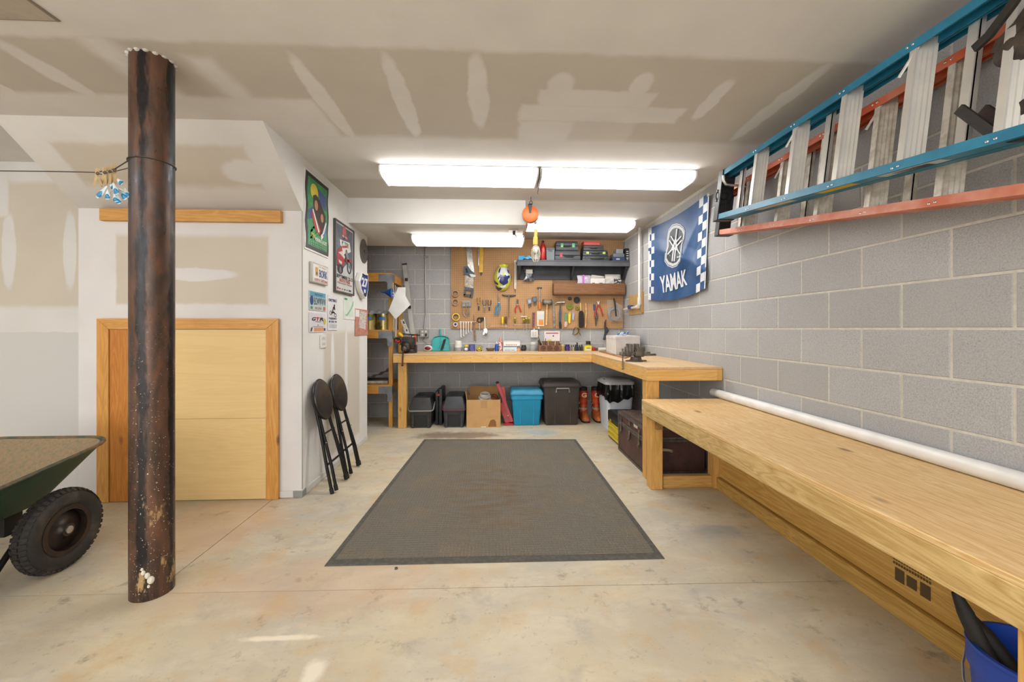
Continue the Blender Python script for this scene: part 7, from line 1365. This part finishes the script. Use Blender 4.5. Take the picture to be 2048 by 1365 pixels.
pn = sheet(t, 'sheet', M('C08878', .7, c2='A86A58', ns=22), (X + .0045, y0, min(y1, 4.597), zz0, zz1), .002); pn.poly(t, 'print_field', M('D5CBC4', .7, c2='8E8480', ns=85, lo=.5, hi=.58), [(.25, .3), (.8, .22), (.85, .6), (.9, .9), (.4, .95), (.3, .6)]); pn.poly(t, 'blank_corner', PW, rect(.0, .7, .3, .96), lift=2)
# outlet on the side wall
q = side_panel([(639.5, 670), (651.5, 670), (651.5, 696.5), (639.5, 696.5)]); t = T('wall_outlet', 'white duplex wall outlet below the GTR plate', 'outlet'); pn = sheet(t, 'cover_plate', M('E0DFDB', .4), q, .007, .002)
for v in (.62, .2): pn.poly(t, 'socket', M('C9C8C3', .5), rect(.25, v, .75, v + .2))
# ================================================================ HANGING FROM THE CEILING AND THE COLUMN
t = T('cord_reel', 'orange retractable cord reel hanging from a ceiling hook', 'cord reel'); Yr = 3.86; c_ = UY(1060.5, 427.5, Yr); OG = M('E06A26', .4, c2='D25E20', ns=10)
pt(t, 'drum', OG, ('lathe', [(.03, 0), (.066, .002), (.076, .01), (.078, .03), (.072, .034)], (c_.x, Yr, c_.z), V((.12, 1, 0)), 36)); pt(t, 'back_cover', M('5A3A2A', .5), ('lathe', [(.07, .0345), (.078, .038), (.078, .062), (.066, .07)], (c_.x, Yr, c_.z), V((.12, 1, 0)), 36)); pt(t, 'bracket', M('3A3A3A', .5), ('prism', [(c_.x - .02, Yr - .006, c_.z + .088), (c_.x + .018, Yr - .006, c_.z + .088), (c_.x + .008, Yr - .006, c_.z + .005), (c_.x - .01, Yr - .006, c_.z + .005)], (0, .004, 0)), ('box', c_.x - .018, c_.x + .018, Yr - .006, Yr + .075, c_.z + .082, c_.z + .088)); tp = UY(1062.5, 393, Yr)
pt(t, 'hook', M('3E3C3A', .4, .7), ('tube', [(tp.x, Yr + .03, ZC - .001), (tp.x, Yr + .03, c_.z + .125)], .003, 6), ('torus', (tp.x, Yr + .03, c_.z + .112), .014, .003, (0, 1, 0), 16, 6)); lt = UY(1071.5, 444, Yr); pt(t, 'guide_ball', M('6E8088', .4), ('ell', (lt.x, Yr + .03, lt.z), (.014, .014, .014), 12, 8))
po = UZ(1028, 461, 2.222); pts = [UY(1054, 446, Yr + .02), UY(1053, 458, Yr + .1), UY(1047, 474, 4.1), UY(1040, 479, 4.25), UY(1034, 476, 4.3), UY(1029.5, 468, 4.33), po + V((0, 0, -.03))]; pt(t, 'power_cord', M('B04028', .5), ('tube', pts, .0045, 8)); pt(t, 'plug', M('1E1C1B', .5), ('box', po.x - .013, po.x + .013, po.y - .013, po.y + .013, po.z - .045, po.z - .0085, .003))
S('ceiling_outlet', M('DAD8D2', .5), 'white outlet plate under the boxed duct feeding the cord reel', 'outlet', ('box', po.x - .055, po.x + .035, po.y - .035, po.y + .035, 2.222 - .008, 2.2215, .002))
t = T('work_light', 'caged drop light with a yellow handle hanging below the cord reel', 'work light'); Yl = Yr + .03; pt(t, 'cable', M('8A8578', .5), ('cyl', (lt.x, Yl, lt.z - .012), UY(1071.5, 459, Yl), .003)); a = UY(1071.5, 458.5, Yl)
def L_(px, py): return UY(px, py, Yl)
pt(t, 'handle', M('D8AE4A', .45, c2='C4983A', ns=12), ('tube', [a, L_(1071.5, 462), L_(1071.2, 474), L_(1071, 475), L_(1071, 490)], [.011, .016, .016, .021, .021], 16)); bc_ = L_(1071.5, 500); pt(t, 'bulb', M('E8E6E2', .25), ('ell', bc_ + V((0, 0, .0)), (.024, .024, .034), 16, 10)); pt(t, 'bulb_neck', M('A89880', .4), ('cyl', bc_ + V((0, 0, .03)), bc_ + V((0, 0, .05)), .016)); WR = M('C9C3B6', .4, .5); ct = L_(1071.5, 507)
for i in range(8):
    aa = i * math.pi / 4; dx, dy = math.cos(aa), math.sin(aa); pt(t, 'cage_wire', WR, ('tube', [ct + V((dx * r_, dy * r_, z)) for r_, z in ((.02, .07), (.034, .045), (.042, .0), (.038, -.045), (.02, -.078), (.003, -.085))], .0022, 6))
for z, r_ in ((.03, .039), (-.03, .0405)): pt(t, 'cage_ring', WR, ('torus', ct + V((0, 0, z)), r_, .0022, (0, 0, 1), 24, 6))
pt(t, 'reflector', M('CFCAC0', .3, .6), ('loft', [[ct + V((.034 * math.cos(a_), .034 * math.sin(a_), z)) for a_ in [x_ * .26 + .2 for x_ in range(11)]] for z in (.045, -.05)], False, False)); pt(t, 'hook', STD, ('tube', [ct + V((0, 0, -.085)), ct + V((.0, 0, -.1)), ct + V((.01, 0, -.11)), ct + V((.016, 0, -.1))], .0025, 6))
S('light_cord', BLKP, 'black cord hanging between the two front fluorescent lights', 'cord', ('tube', [UY(1083.5, 338, 3.10), UY(1083, 352, 3.10), UY(1080, 365, 3.11), UY(1075, 386, 3.46), UY(1076, 388, 3.6) * 1 - V((0, 0, .0))], .0035, 6))
t = T('ceiling_cables', 'bundle of grey cables running under the duct above the shelving unit', 'cables')
for k in range(3): pt(t, 'strand', M('8E8578', .6), ('tube', [(-2.3, 5.16 + .04 * k, 2.38), (-1.7, 5.2 + .05 * k, 2.30 + .02 * k), (-1.45, 5.3 + .06 * k, 2.33), (-1.3, 5.5, 2.42), (-1.28, 5.6, 2.459)], .012, 8))
# clothesline with pegs
ZL = 1.98; LN = M('3F3A36', .5); t = T('clothesline', 'thin dark wire tied round the steel column and running left', 'wire')
pt(t, 'loop', LN, ('torus', (cpos.x, cpos.y, ZL), RC + .003, .0028, (0, .02, 1), 40, 6)); pt(t, 'line', LN, ('tube', [(cpos.x, cpos.y - RC - .004, ZL + .004), UY(230, 338, 1.96), UY(192, 345, 1.98), UY(100, 343, 1.99), UY(0, 342, 2.0), UY(-500, 335, 2.05), (XFAR, 2.1, 2.03)], .0026, 6)); pt(t, 'line', LN, ('tube', [(cpos.x - RC, cpos.y, ZL - .012), UY(205, 349.5, 1.99), UY(190, 346, 1.985)], .0022, 6))
PEG = M('D8BE94', .6, c2='C4A676', ns=20)
for i, (x, y, sp_) in enumerate(((193, 343, 13), (207.5, 341, 6), (217.5, 339, 5), (227.5, 337, 5))):
    tt = T('clothespin', ('wooden clothespin, leftmost on the line, legs spread', 'wooden clothespin, second from the left on the line', 'wooden clothespin, third from the left on the line', 'wooden clothespin nearest the column')[i], 'clothespin', 'wooden clothespins on the line')
    Yq = 1.93 + .012 * i
    for sg in (0, 1):
        a, c1_, d1_ = UY(x + sg * 3.5, y - 6, Yq), UY(x + sg * 2.6, y + 8, Yq), UY(x - 5 + sg * (3 + sp_), y + 30, Yq); pt(tt, 'leg', PEG, ('tube', [a, c1_, d1_], [.0055, .006, .005], 4, False, True, 1.2))
    s0 = UY(x + 2, y + 4, Yq - .008); pt(tt, 'spring', STD, ('torus', s0, .006, .0018, (0, 1, 0), 12, 5), ('cyl', s0 + V((-.008, 0, 0)), s0 + V((.012, 0, -.002)), .0015))
CLB, CLW = M('1D7FB0', .25), M('D3E4EA', .2, alpha=.8)
for i, (x0_, y0_, x1_, y1_, lab) in enumerate(((209, 378, 195, 394, 'clear and blue plastic clip, leftmost of the hanging bunch'), (215, 384, 215, 398, 'small pale blue plastic clip second from the left'), (228, 372, 234, 388, 'blue plastic clip in the middle of the bunch'), (229, 392, 232, 403, 'blue plastic clip hanging lowest in the middle'), (235, 395, 238, 407, 'blue plastic clip at the very bottom of the bunch'), (237, 361, 244, 368, 'pale blue plastic clip at the top of the bunch'), (241, 383, 251, 398, 'large dark blue plastic clip right of the middle'), (251, 382, 256, 394, 'dark blue plastic clip nearest the column'), (222, 371, 227, 376, 'tiny blue plastic clip under the clothespins'))):
    tt = T('plastic_clip', lab, 'clip', 'blue plastic clips on the line'); Yq = 1.90 + .004 * i; a, c1_ = UY(x0_, y0_, Yq), UY(x1_, y1_, Yq); L1 = (c1_ - a).length
    pt(tt, 'paddle', CLB, ('tube', [a.lerp(c1_, .2), a.lerp(c1_, .5), a.lerp(c1_, .85), c1_], [.004, .010, .011, .004], 10, False, True, .4)); pt(tt, 'body', CLW, ('tube', [a - (c1_ - a) * .35, a, a.lerp(c1_, .5), c1_ + (c1_ - a) * .1], [.004, .006, .012, .006], 10, False, True, .25))
t = T('clip_string', 'white string joining the blue plastic clips to the clothespins', 'string'); pt(t, 'string', M('D9CFC9', .6), ('tube', [UY(228, 366, 1.93), UY(229, 378, 1.92), UY(219, 388, 1.915), UY(231, 394, 1.91)], .0016, 5), ('tube', [UY(229, 372, 1.92), UY(240, 378, 1.91), UY(252, 384, 1.905)], .0016, 5), ('tube', [UY(215, 371, 1.93), UY(210, 378, 1.915)], .0016, 5))['kind'] = 'stuff'
# small things on the floor
nb = UZ(792.5, 1138.5); S('steel_nut', STD, 'tiny steel nut lying on the concrete in front of the mat', 'nut', ('ring', nb + V((0, 0, .0003)), .0045, .009, .006, (0, 0, 1), 6), ang=0)
finish()
